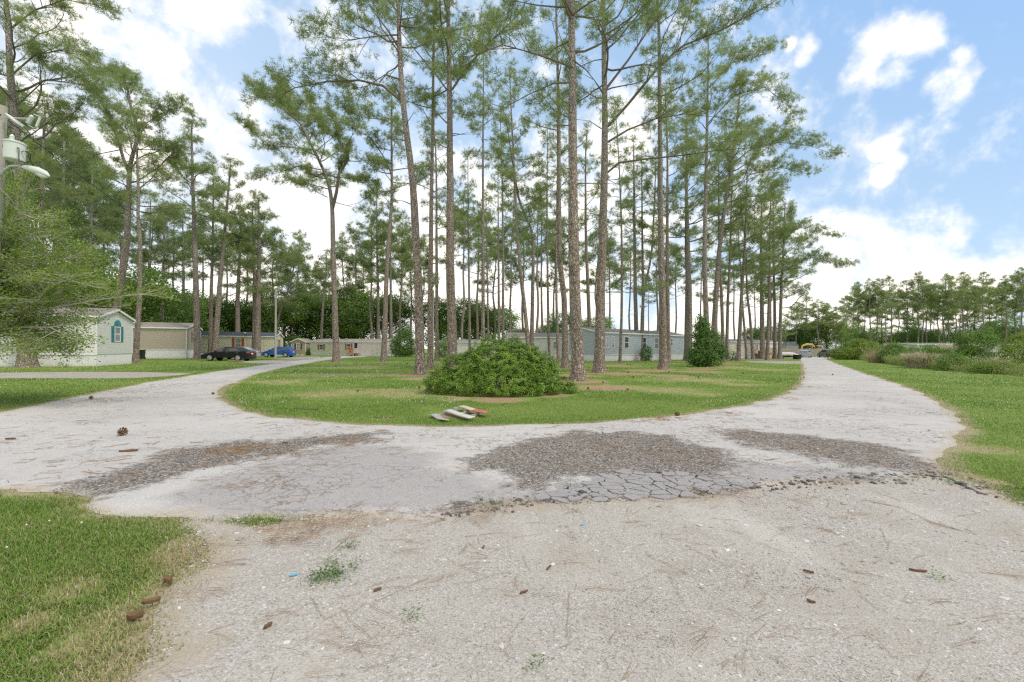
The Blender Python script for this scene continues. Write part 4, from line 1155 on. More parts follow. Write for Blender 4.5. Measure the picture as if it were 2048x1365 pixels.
# dense grove behind the left homes
rowL = [(-60, 120, 60, 2), (30, 200, 64, 0), (66, 290, 72, 1), (105, 250, 66, 2), (165, 320, 76, 0), (205, 380, 82, 3), (240, 420, 90, 4), (296, 430, 88, 1), (346, 430, 92, 3), (404, 450, 98, 0), (450, 440, 98, 1), (495, 450, 96, 3), (545, 470, 100, 4), (582, 505, 108, 0)]
for i, (px, pt, dp, k) in enumerate(rowL):
    g = at(px, 700, dp); H = at(px, pt, dp).z
    place_shared(SP[k], f'{words[i]} pine along in the dark grove behind the row of parked homes', g.x, g.y, H / HTS[k], rs.uniform(0, 6.28), 'dark grove of pines behind the near homes', needle=M_NEEDLE2)
# --- broadleaf understorey behind the homes
BL = [broadleaf_meshes(11, 5.5, 401), broadleaf_meshes(9, 5.0, 402), broadleaf_meshes(7, 4.6, 403)]
BH = [11, 9, 7]
rowB = [(-40, 590, 58, 0), (10, 560, 62, 1), (70, 580, 60, 0), (120, 570, 64, 1), (165, 590, 66, 0), (205, 580, 62, 2), (285, 610, 78, 0), (312, 600, 84, 1), (345, 606, 82, 0), (372, 612, 90, 1), (402, 618, 92, 0), (440, 620, 94, 1), (468, 628, 100, 0), (500, 622, 96, 1), (535, 632, 100, 0), (568, 640, 106, 2), (594, 626, 112, 0),
        (620, 634, 114, 1), (650, 628, 112, 0), (684, 622, 116, 1), (722, 628, 118, 0), (752, 636, 114, 2), (778, 630, 110, 0), (880, 640, 120, 1), (915, 634, 116, 0), (950, 642, 122, 1), (986, 650, 128, 2), (1130, 620, 96, 0), (1160, 636, 100, 1), (1195, 628, 92, 0), (1100, 650, 110, 2), (1040, 655, 118, 2), (1300, 664, 118, 2), (1352, 668, 122, 2), (1420, 662, 118, 2), (1510, 655, 118, 2), (1545, 650, 122, 1),
        (1580, 660, 132, 2), (1602, 645, 128, 1), (1626, 640, 132, 0), (1652, 636, 126, 1), (1682, 640, 134, 0), (1730, 668, 150, 2), (1790, 662, 150, 1), (1858, 668, 152, 2), (1905, 664, 154, 1), (1962, 640, 150, 0), (1998, 636, 150, 1), (2045, 655, 152, 1), (1700, 655, 146, 2), (1762, 650, 154, 0), (1815, 650, 150, 1), (1838, 658, 144, 2), (1880, 655, 156, 0), (1930, 655, 152, 1), (1975, 662, 144, 2), (2022, 650, 148, 0), (2075, 650, 150, 1)]
wB = ['dark', 'leafy', 'rounded', 'bright']
for i, (px, pt, dp, k) in enumerate(rowB):
    g = at(px, 700, dp); H = at(px, pt, dp).z * (1.25 if px < 560 else 1.55 if px < 1000 else 0.95)
    where = ('grove behind the white and tan homes' if px < 420 else 'greenery behind the cream homes' if px < 800 else 'greenery behind the bush and grey home' if px < 1250 else 'greenery behind the deck and fence' if px < 1690 else 'greenery under the far row beyond the verge')
    j = sum(1 for q in rowB[:i] if (('a' if q[0] < 420 else 'b' if q[0] < 800 else 'c' if q[0] < 1250 else 'd' if q[0] < 1690 else 'e') == ('a' if px < 420 else 'b' if px < 800 else 'c' if px < 1250 else 'd' if px < 1690 else 'e')))
    place_shared(BL[k], f'{words[j]} broadleaf tree from the left in the {where}', g.x, g.y, H / BH[k], rs.uniform(0, 6.28), 'broadleaf trees low behind the homes', bark=M_BARK2, needle=M_BROAD, wide=rs.uniform(0.9, 1.25), name='broadleaf_tree', cat='tree')

for a_ in ((1200, 776, 2.4), (1240, 748, 3.6), (1300, 742, 3.6), (1180, 745, 3.2), (845, 758, 2.1), (1400, 744, 3.6), (1150, 752, 2.6), (1340, 752, 2.4), (900, 748, 2.5), (1000, 800, 1.6), (1090, 790, 1.6), (930, 792, 1.3), (1235, 732, 4.0), (1440, 728, 4.5)):
    straw_px(a_[0], a_[1], a_[2] * 0.75)
# ------------------------------------------------------------------ simple materials
def flat(name, c, rough=0.6, var=0.12, scale=6.0, metal=0.0, spec=0.3, coat=0.0):
    m, nt, out = newmat(name)
    P = objco(nt)
    n = noi(nt, P, scale, 4.0, 0.6)
    col = mix(nt, n, tuple(x * (1 - var) for x in c), tuple(min(1, x * (1 + var)) for x in c))
    finish(nt, out, col, rough, metal=metal, spec=spec, coat=coat)
    return m

def mat_siding(name, c, pitch=0.2):
    m, nt, out = newmat(name)
    P = objco(nt)
    sep = nt.nodes.new('ShaderNodeSeparateXYZ'); nt.links.new(P, sep.inputs[0])
    f = mth(nt, 'FRACT', mth(nt, 'MULTIPLY', sep.outputs[2], 1 / pitch))
    line = rng_(nt, f, 0.0, 0.14, 1.0, 0.0)
    col = mix(nt, noi(nt, vscale(nt, P, (0.5, 0.5, 3)), 1.5, 5.0), tuple(x * 0.92 for x in c), c)
    col = mix(nt, rng_(nt, noi(nt, vscale(nt, P, (2, 2, 0.3)), 1.2, 4.0), 0.55, 0.8, 0.0, 0.25), col, tuple(x * 0.75 for x in c))
    col = mix(nt, mth(nt, 'MULTIPLY', line, 0.45), col, tuple(x * 0.5 for x in c))
    finish(nt, out, col, 0.55, f, 0.9, 0.03, spec=0.35)
    return m

def mat_ribs(name, c, pitch=0.16):
    m, nt, out = newmat(name)
    P = objco(nt)
    sep = nt.nodes.new('ShaderNodeSeparateXYZ'); nt.links.new(P, sep.inputs[0])
    f = mth(nt, 'FRACT', mth(nt, 'MULTIPLY', mth(nt, 'ADD', sep.outputs[0], sep.outputs[1]), 1 / pitch))
    line = rng_(nt, f, 0.0, 0.2, 1.0, 0.0)
    col = mix(nt, noi(nt, P, 2.0, 5.0), tuple(x * 0.88 for x in c), c)
    grime = mth(nt, 'MULTIPLY', rng_(nt, sep.outputs[2], 0.3, 0.0), noi(nt, P, 5.0, 4.0))
    col = mix(nt, mth(nt, 'MULTIPLY', grime, 0.7), col, (0.34, 0.33, 0.24))
    col = mix(nt, mth(nt, 'MULTIPLY', line, 0.35), col, tuple(x * 0.55 for x in c))
    finish(nt, out, col, 0.55, f, 0.8, 0.03)
    return m

def mat_shingle(name, c):
    m, nt, out = newmat(name)
    P = objco(nt)
    b = nt.nodes.new('ShaderNodeTexBrick')
    nt.links.new(vscale(nt, P, (1, 1, 1)), b.inputs[0])
    b.inputs['Color1'].default_value = c4(tuple(x * 0.8 for x in c)); b.inputs['Color2'].default_value = c4(tuple(x * 1.2 for x in c)); b.inputs['Mortar'].default_value = c4(tuple(x * 0.45 for x in c))
    b.inputs['Scale'].default_value = 3.0; b.inputs['Mortar Size'].default_value = 0.03
    col = mix(nt, rng_(nt, noi(nt, P, 1.2, 5.0, 0.65), 0.4, 0.7, 0.0, 0.5), b.outputs[0], tuple(x * 1.35 for x in c))
    finish(nt, out, col, 0.95, noi(nt, P, 30.0), 0.4)
    return m

def mat_glass(name, c=(0.05, 0.06, 0.065), blind=False):
    m, nt, out = newmat(name)
    P = objco(nt)
    col = c
    if blind:
        sep = nt.nodes.new('ShaderNodeSeparateXYZ'); nt.links.new(P, sep.inputs[0])
        f = mth(nt, 'FRACT', mth(nt, 'MULTIPLY', sep.outputs[2], 14.0))
        col = mix(nt, rng_(nt, f, 0.2, 0.5), tuple(x * 0.6 for x in c), c)
    finish(nt, out, col, 0.06, spec=0.7)
    return m

def mat_wood(name, c):
    m, nt, out = newmat(name)
    P = objco(nt)
    n = noi(nt, vscale(nt, P, (2.0, 2.0, 9.0)), 2.5, 5.0, 0.65)
    col = mix(nt, n, tuple(x * 0.65 for x in c), tuple(x * 1.2 for x in c))
    finish(nt, out, col, 0.85, n, 0.3)
    return m

M_WHITE = flat('white_trim', (0.76, 0.77, 0.76), 0.5, 0.05)
M_SID_WHITE = mat_siding('white_siding', (0.82, 0.81, 0.81))
M_SID_TAN = mat_siding('tan_siding', (0.52, 0.46, 0.39))
M_SID_CREAM = mat_siding('cream_siding', (0.76, 0.71, 0.60))
M_SID_CREAM2 = mat_siding('faded_cream_siding', (0.74, 0.70, 0.63))
M_SID_GREY = mat_siding('pale_grey_siding', (0.70, 0.69, 0.68))
M_SID_BLUE = mat_siding('blue_grey_siding', (0.47, 0.53, 0.60), 0.24)
M_SID_BEIGE = mat_siding('beige_siding', (0.52, 0.45, 0.36))
M_SKIRT = mat_ribs('white_skirting', (0.80, 0.80, 0.81))
M_ROOF_BROWN = mat_shingle('brown_shingles', (0.26, 0.235, 0.215))
M_ROOF_TAN = mat_shingle('weathered_shingles', (0.33, 0.29, 0.25))
M_ROOF_DARK = mat_shingle('charcoal_shingles', (0.085, 0.095, 0.11))
M_ROOF_GREY = mat_shingle('grey_shingles', (0.24, 0.24, 0.245))
M_PANE = mat_glass('window_glass')
M_PANE_B = mat_glass('blinds_behind_glass', (0.30, 0.31, 0.32), True)
M_TEAL = flat('peeling_teal_paint', (0.06, 0.24, 0.27), 0.7, 0.2)
M_ORANGE = flat('rust_orange_paint', (0.42, 0.11, 0.03), 0.6)
M_RED = flat('barn_red_paint', (0.32, 0.075, 0.06), 0.6)
M_BRICKRED = flat('faded_red_paint', (0.34, 0.14, 0.11), 0.7)
M_NAVY = flat('dark_shutter_paint', (0.06, 0.075, 0.085), 0.6)
M_DECK = mat_wood('new_pine_boards', (0.48, 0.36, 0.21))
M_DECK2 = mat_wood('stained_boards', (0.36, 0.20, 0.09))
M_FENCEW = mat_wood('grey_fence_boards', (0.33, 0.29, 0.25))
M_TIMBER = mat_wood('old_timber', (0.30, 0.22, 0.15))
M_POLE = mat_wood('weathered_pole', (0.42, 0.40, 0.36))
M_STEEL = flat('galvanised_steel', (0.48, 0.50, 0.51), 0.45, 0.1, metal=0.3)
M_TANK = flat('pale_green_tank_paint', (0.60, 0.66, 0.62), 0.4, 0.06)
M_PORC = flat('white_porcelain', (0.66, 0.68, 0.68), 0.25, 0.06)
M_BLACK = flat('black_plastic', (0.018, 0.019, 0.02), 0.5)
M_DARK = flat('dark_rubber', (0.028, 0.028, 0.028), 0.85)
M_LIME = flat('lime_lid_plastic', (0.30, 0.52, 0.05), 0.5)
M_CABLE = flat('black_cable', (0.03, 0.03, 0.032), 0.6)

def face_mat(face, x0, x1, W):
    """frame (u along the wall, out, up) of one wall of a home"""
    if face == 'front': return Matrix(((1, 0, 0, 0), (0, -1, 0, 0), (0, 0, 1, 0), (0, 0, 0, 1)))
    if face == 'east': return Matrix(((0, 1, 0, x1), (1, 0, 0, 0), (0, 0, 1, 0), (0, 0, 0, 1)))
    if face == 'west': return Matrix(((0, -1, 0, x0), (1, 0, 0, 0), (0, 0, 1, 0), (0, 0, 0, 1)))

def window(par, F, u, z0, z1, w, pane=None, shutter=None, arch=False, sw=0.32, rail=True):
    b = MB(); t = 0.07
    b.box(u - w / 2, u - w / 2 + t, 0, 0.05, z0, z1, 0, F); b.box(u + w / 2 - t, u + w / 2, 0, 0.05, z0, z1, 0, F)
    b.box(u - w / 2 + t, u + w / 2 - t, 0, 0.05, z0, z0 + t, 0, F); b.box(u - w / 2 + t, u + w / 2 - t, 0, 0.05, z1 - t, z1, 0, F)
    if rail: b.box(u - w / 2 + t, u + w / 2 - t, 0, 0.045, (z0 + z1) / 2 - 0.03, (z0 + z1) / 2 + 0.03, 0, F)
    f = b.build('window', M_WHITE, par)
    p = MB(); p.box(u - w / 2 + t, u + w / 2 - t, 0.004, 0.02, z0 + t, z1 - t, 0, F)
    p.build('pane', pane or M_PANE, f)
    if shutter:
        for s in (-1, 1):
            c = u + s * (w / 2 + sw / 2 + 0.02); q = MB()
            q.box(c - sw / 2, c + sw / 2, 0, 0.035, z0 - 0.03, z1 + 0.03, 0, F)
            for zz in (z0 + 0.05, (z0 + z1) / 2 + 0.03):
                hh = (z1 - z0) / 2 - 0.08
                for k in range(6):
                    q.box(c - sw / 2 + 0.05, c + sw / 2 - 0.05, 0.035, 0.05, zz + hh * k / 6, zz + hh * (k + 0.6) / 6, 0, F)
            q.build('shutter', shutter, par)
    if arch:
        q = MB(); n = 10; r = w / 2 + 0.06
        pts = [(u + r * math.cos(PI * i / n), 0.0, z1 + 0.03 + r * 0.95 * math.sin(PI * i / n)) for i in range(n + 1)]
        q.prism([F @ Vector(p_) for p_ in pts], (F.to_3x3() @ Vector((0, 1, 0))) * 0.05)
        for a in (0.25, 0.5, 0.75):
            cx_, sz = math.cos(PI * a), math.sin(PI * a)
            q.tube([F @ Vector((u, 0.055, z1 + 0.05)), F @ Vector((u + r * 0.92 * cx_, 0.055, z1 + 0.05 + r * 0.86 * sz))], 0.018, 4)
        q.build('arch_panel', shutter, par)
    return f

def home(label, corner, rz, x0, x1, W, zs, ze, za, wall, roof, skirt=None, wins=(), group='mobile homes of the park', name='mobile_home', cat='mobile home', door=None, vents=(), oh=0.16):
    t = thing(name, label, cat, (corner[0], corner[1], 0), math.radians(rz), group)
    b = MB(); b.box(x0 + 0.04, x1 - 0.04, 0.04, W - 0.04, -0.05, zs)
    b.build('skirting', skirt or M_SKIRT, t)
    b = MB()
    b.prism([(x0, 0, zs + 0.002), (x0, W, zs + 0.002), (x0, W, ze), (x0, W / 2, za - 0.06), (x0, 0, ze)], (x1 - x0, 0, 0))
    b.build('wall', wall, t)
    b = MB()
    for y0, y1 in ((-oh, W / 2), (W + oh, W / 2)):
        zz = ze - (za - ze) * oh / (W / 2)
        b.prism([(x0 - oh, y0, zz), (x0 - oh, y1, za), (x0 - oh, y1, za + 0.07), (x0 - oh, y0, zz + 0.07)], (x1 - x0 + 2 * oh, 0, 0))
    r = b.build('roof', roof, t)
    for vx in vents:
        b = MB(); zc_ = ze + (za - ze) * 0.55
        b.lathe([(0.16, zc_), (0.16, zc_ + 0.18), (0.24, zc_ + 0.2), (0.2, zc_ + 0.3), (0.02, zc_ + 0.32)], 10, 0, Matrix.Translation((vx, W * 0.27, 0)))
        b.build('vent', M_STEEL, r)
    b = MB(); zz = ze - (za - ze) * oh / (W / 2)
    b.box(x0 - oh, x1 + oh, -oh - 0.025, -oh + 0.002, zz - 0.10, zz + 0.055)              # eave fascia
    b.box(x0 - 0.012, x1 + 0.012, -0.012, 0.05, ze - 0.16, ze - 0.02)
    for xe, s in ((x0 - oh, -1), (x1 + oh, 1)):                                            # rake boards
        for y0, y1 in ((-oh, W / 2), (W + oh, W / 2)):
            b.prism([(xe, y0, zz - 0.12), (xe, y1, za - 0.12), (xe, y1, za + 0.05), (xe, y0, zz + 0.05)], (s * 0.03, 0, 0))
    for xc in (x0, x1):
        for yc in (0, W):
            b.box(xc - 0.07 if xc == x1 else xc - 0.014, xc + 0.014 if xc == x1 else xc + 0.07, yc - 0.014 if yc == 0 else yc - 0.07, yc + 0.07 if yc == 0 else yc + 0.014, zs + 0.01, ze - 0.17)
    b.box(x0 - 0.016, x1 + 0.016, -0.016, 0.03, zs - 0.05, zs + 0.01)
    b.build('trim', M_WHITE, t)
    for face, u, z0, z1, w_, kw in wins:
        window(t, face_mat(face, x0, x1, W), u, z0, z1, w_, **kw)
    if door:
        face, u, w_, h = door
        F = face_mat(face, x0, x1, W); b = MB()
        b.box(u - w_ / 2 - 0.07, u + w_ / 2 + 0.07, 0, 0.03, zs + 0.01, zs + h + 0.07, 0, F)
        d_ = b.build('door', M_WHITE, t)
        b = MB(); b.box(u - w_ / 2 + 0.12, u + w_ / 2 - 0.12, 0.03, 0.04, zs + h * 0.45, zs + h - 0.1, 0, F); b.build('pane', M_PANE, d_)
        b = MB(); b.tube([F @ Vector((u + w_ / 2 - 0.1, 0.03, zs + 1.0)), F @ Vector((u + w_ / 2 - 0.1, 0.09, zs + 1.0))], 0.03, 8); b.build('handle', M_STEEL, d_)
    return t

def uon(corner, rz, px, face='front', xe=0.0):
    """local coordinate along a wall where the sight line through pixel column px meets it"""
    a = math.radians(rz); ex = Vector((math.cos(a), math.sin(a))); ey = Vector((-math.sin(a), math.cos(a)))
    o = Vector((corner[0], corner[1])); d = Vector(((px - CX) / FPX, 1.0))
    if face != 'front': o, ex = o + ex * xe, ey
    # o + u ex = s d
    det = ex.x * (-d.y) + d.x * ex.y
    return (-o.x * (-d.y) + (-d.x) * o.y) / det if abs(det) > 1e-9 else 0

c1_ = G(193, 733)
home('white mobile home with teal shutters and an arched window panel', c1_, 18.1, -17, 0, 5.5, 0.89, 3.72, 4.42, M_SID_WHITE, M_ROOF_BROWN,
     wins=[('east', 2.95, 1.85, 3.05, 0.95, dict(shutter=M_TEAL, arch=True, sw=0.42, pane=M_PANE_B))], vents=(-7, -12))
c2_ = G(373, 717.5)
home('tan mobile home with red shutters on white skirting', c2_, 18, -15, 0, 5.2, 1.15, 3.85, 4.5, M_SID_TAN, M_ROOF_TAN,
     wins=[('east', 2.5, 2.1, 3.4, 0.9, dict(shutter=M_RED, sw=0.38))], vents=(-6.0,))
c3_ = G(549, 712.5)
home('cream mobile home with a charcoal roof and orange shutters', c3_, 12, -17, 0, 5.0, 0.75, 3.3, 3.95, M_SID_CREAM, M_ROOF_DARK, skirt=M_SID_CREAM,
     wins=[('front', uon(c3_, 12, 476), 1.25, 2.95, 0.95, dict(shutter=M_ORANGE, sw=0.42, pane=M_PANE_B)), ('east', 2.5, 1.5, 2.9, 0.9, dict(shutter=M_BRICKRED))], vents=(-5.0,))
p4 = G(588, 712)
home('small tan cabin end with dark shutters behind the blue car', (p4.x, 84), 90, 0, 4.0, 2.7, 0.3, 2.55, 3.1, M_SID_BEIGE, M_ROOF_TAN,
     wins=[('west', 1.35, 1.1, 2.15, 0.75, dict(shutter=M_NAVY, sw=0.28, pane=M_PANE_B))], cat='cabin', name='cabin', group='small buildings of the park')
c5_ = G(621, 711.5)
h5 = home('long cream mobile home with red shutters and wooden entry steps', c5_, -20.5, 0, 15.7, 4.6, 0.55, 2.55, 3.0, M_SID_CREAM2, M_ROOF_TAN,
     wins=[('front', uon(c5_, -20.5, 642.5), 1.05, 2.05, 0.9, dict(shutter=M_BRICKRED)), ('front', uon(c5_, -20.5, 697.5), 1.15, 2.15, 0.85, dict(shutter=M_BRICKRED)), ('east', 2.4, 1.1, 2.0, 0.8, {})], vents=(7, 12),
     door=('front', uon(c5_, -20.5, 712), 0.9, 1.85))
g6 = at(880, 700, 80)
home('low white mobile home peeking out left of the round bush', (g6.x, g6.y), -3, 0, 11, 4.5, 0.5, 2.62, 3.0, M_SID_WHITE, M_ROOF_GREY, wins=[('front', 1.0, 1.0, 2.0, 0.8, {})])
g7 = at(1016, 700, 66.5)
home('pale grey mobile home with a brown roof behind the round bush', (g7.x, g7.y), 1, 0, 10.6, 4.6, 0.83, 3.2, 3.85, M_SID_GREY, M_ROOF_BROWN, wins=[('front', 7.0, 1.5, 2.6, 0.9, dict(pane=M_PANE_B))], vents=(3,))
c8_ = G(1198, 723.7)
z_ = dict(pane=M_PANE); u8 = lambda px: uon(c8_, 40, px)
home('blue grey mobile home with white framed windows and white skirting', c8_, 40, 0, 19.6, 5.0, 0.82, 3.55, 4.12, M_SID_BLUE, M_ROOF_BROWN,
     wins=[('front', u8(1214.3), 1.62, 3.1, 0.58, dict(pane=M_PANE_B)), ('front', u8(1225.5), 1.62, 3.1, 0.62, dict(pane=M_PANE_B)), ('front', u8(1253), 1.6, 3.1, 0.9, {}), ('front', u8(1288.5), 1.6, 3.1, 0.8, {}), ('front', u8(1312.5), 1.6, 3.1, 1.0, {}), ('front', u8(1343), 2.0, 3.05, 0.5, {})])
c9_ = G(1452, 718.2)
h9 = home('faded cream mobile home with a stained wooden deck', c9_, 30, 0, 16, 4.6, 0.72, 2.9, 3.3, M_SID_CREAM2, M_ROOF_GREY, wins=[('front', uon(c9_, 30, 1514), 1.5, 2.55, 0.6, {}), ('front', 3.0, 1.5, 2.5, 0.9, dict(pane=M_PANE_B))])
g10 = at(1556, 700, 124)
home('grey roofed house with a white porch beyond the board fence', (g10.x, g10.y), -14, 0, 4.9, 5.0, 0.3, 2.5, 3.75, M_SID_GREY, M_ROOF_GREY, wins=[('front', 1.5, 0.9, 2.0, 0.8, {}), ('front', 3.4, 0.9, 2.0, 0.8, {}), ('east', 2.2, 1.0, 2.0, 1.6, {})], cat='house', name='house', group='small buildings of the park')
g11 = at(1834, 700, 72)
home('long low white mobile home hidden behind the weedy verge', (g11.x, g11.y), -4, 0, 18, 4.5, 0.5, 2.55, 2.75, M_SID_WHITE, M_ROOF_GREY)

# ------------------------------------------------------------------ decks and fence
def deck(label, corner, rz, x0, x1, depth, z, mat, steps_dir, group):
    t = thing('entry_deck', label, 'deck', (corner[0], corner[1], 0), math.radians(rz), group)
    b = MB()
    n = max(3, int((x1 - x0) / 0.15))
    for k in range(n):
        a = x0 + (x1 - x0) * k / n
        b.box(a, a + (x1 - x0) / n - 0.012, -depth, -0.06, z - 0.05, z)
    b.box(x0, x1, -depth + 0.01, -depth + 0.05, z - 0.25, z - 0.052)
    b.build('platform', mat, t)
    b = MB()
    for x in (x0 + 0.05, x1 - 0.05):
        for y in (-depth + 0.06, -0.12):
            b.box(x - 0.05, x + 0.05, y - 0.05, y + 0.05, 0, z - 0.052)
    b.build('supports', mat, t)
    def rail(pts, nm='railing'):
        b = MB()
        for a, c in zip(pts, pts[1:]):
            a = Vector(a); c = Vector(c); L = (c - a).length; m = max(2, int(L / 0.14))
            for zz in (0.9, 0.12):
                b.tube([a + Vector((0, 0, zz)), c + Vector((0, 0, zz))], 0.035, 4)
            for k in range(m + 1):
                p = a.lerp(c, k / m); r = 0.045 if k in (0, m) else 0.018
                b.tube([p, p + Vector((0, 0, 1.0 if k in (0, m) else 0.9))], r, 4)
        b.build(nm, mat, t)
    rail([(x0, -depth + 0.03, z), (x1, -depth + 0.03, z)])
    n = max(2, int(z / 0.19))
    xs, sg = (x0, -1) if steps_dir < 0 else (x1, 1)
    for k in range(n):
        b = MB(); zz = z - z * (k + 1) / (n + 1)
        xa = xs + sg * (0.03 + 0.28 * k); xb = xa + sg * 0.3
        b.box(min(xa, xb), max(xa, xb), -depth + 0.05, -0.1, zz - 0.05, zz)
        b.build('step', mat, t)
    run = 0.28 * n + 0.15
    rail([(xs + sg * 0.05, -depth + 0.03, z), (xs + sg * run, -depth + 0.03, 0.02)])
    rail([(xs + sg * 0.05, -0.12, z), (xs + sg * run, -0.12, 0.02)])
    return t
u5 = uon(c5_, -20.5, 713)
deck('pale new pine steps and landing at the red shuttered cream home', c5_, -20.5, u5 - 0.6, u5 + 0.55, 1.5, 0.56, M_DECK, -1, 'entry decks of the homes')
u9 = uon(c9_, 30, 1515)
deck('brown stained deck with stairs at the faded cream home', c9_, 30, u9 - 1.6, u9 + 1.9, 1.6, 0.9, M_DECK2, 1, 'entry decks of the homes')
a9 = math.radians(30)
q9 = Vector((c9_.x, c9_.y, 0)) + Vector((math.cos(a9), math.sin(a9), 0)) * (u9 - 0.9) + Vector((math.sin(a9), -math.cos(a9), 0)) * 1.1
t = thing('cooler', 'red cooler standing on the brown stained deck', 'cooler', (q9.x, q9.y, 0.9), a9)
MB().box(-0.4, 0.4, -0.25, 0.25, 0, 0.42).build('body', flat('red_plastic', (0.5, 0.06, 0.05), 0.5), t, bevel=0.03)
MB().box(-0.42, 0.42, -0.27, 0.27, 0.425, 0.5).build('lid', flat('pink_plastic', (0.55, 0.16, 0.14), 0.5), t, bevel=0.03)
a5 = math.radians(-20.5)
q5 = Vector((c5_.x, c5_.y, 0)) + Vector((math.cos(a5), math.sin(a5), 0)) * (u5 - 0.3) + Vector((math.sin(a5), -math.cos(a5), 0)) * 1.25
t = thing('potted_flowers', 'pot of orange flowers on the pale pine landing', 'flower pot', (q5.x, q5.y, 0.57), 0)
MB().lathe([(0.13, 0), (0.2, 0.32), (0.21, 0.35)], 12).build('pot', flat('brown_clay', (0.3, 0.14, 0.07)), t)
link('blossoms', bush_mesh([(0, 0, 0.62, 0.33, 0.33, 0.3)], 220, 0.14, 5, per=4), flat('orange_petals', (0.62, 0.10, 0.02), 0.6), t)

f0 = at(1553, 700, 110); f1 = at(1712, 700, 113)
t = thing('board_fence', 'grey weathered board fence across the end of the road', 'fence', (f0.x, f0.y, 0), math.atan2(f1.y - f0.y, f1.x - f0.x))
L_ = (f1 - f0).length; b = MB(); r_ = random.Random(3)
for k in range(int(L_ / 0.145)):
    hh = 1.9 + r_.uniform(-0.03, 0.03)
    b.box(k * 0.145, k * 0.145 + 0.137, -0.012 + r_.uniform(-.004, .004), 0.012, 0.03, hh)
b.build('boards', M_FENCEW, t)
for k in range(0, int(L_ / 2.4) + 1):
    MB().box(k * 2.4 - 0.05, k * 2.4 + 0.05, 0.07, 0.17, 0, 1.98).build('post', M_FENCEW, t)
b = MB()
for zz in (0.4, 1.55): b.box(0, L_, 0.02, 0.066, zz, zz + 0.09)
b.build('rail', M_FENCEW, t)

# ------------------------------------------------------------------ vehicles
def paint(name, c, rough=0.25):
    return flat(name, c, rough, 0.04, 2.0, spec=0.35, coat=0.2)
M_TYRE = M_DARK
M_RIM = flat('alloy_rim', (0.42, 0.43, 0.44), 0.35, 0.08, metal=0.5)
M_TAIL = flat('red_tail_lamp', (0.55, 0.03, 0.02), 0.2)
M_LAMP = flat('clear_lamp', (0.6, 0.62, 0.64), 0.15)
M_CARGLASS = mat_glass('car_glass', (0.035, 0.05, 0.052))
M_CHROME = flat('chrome_strip', (0.55, 0.55, 0.56), 0.2, 0.05, metal=0.8)

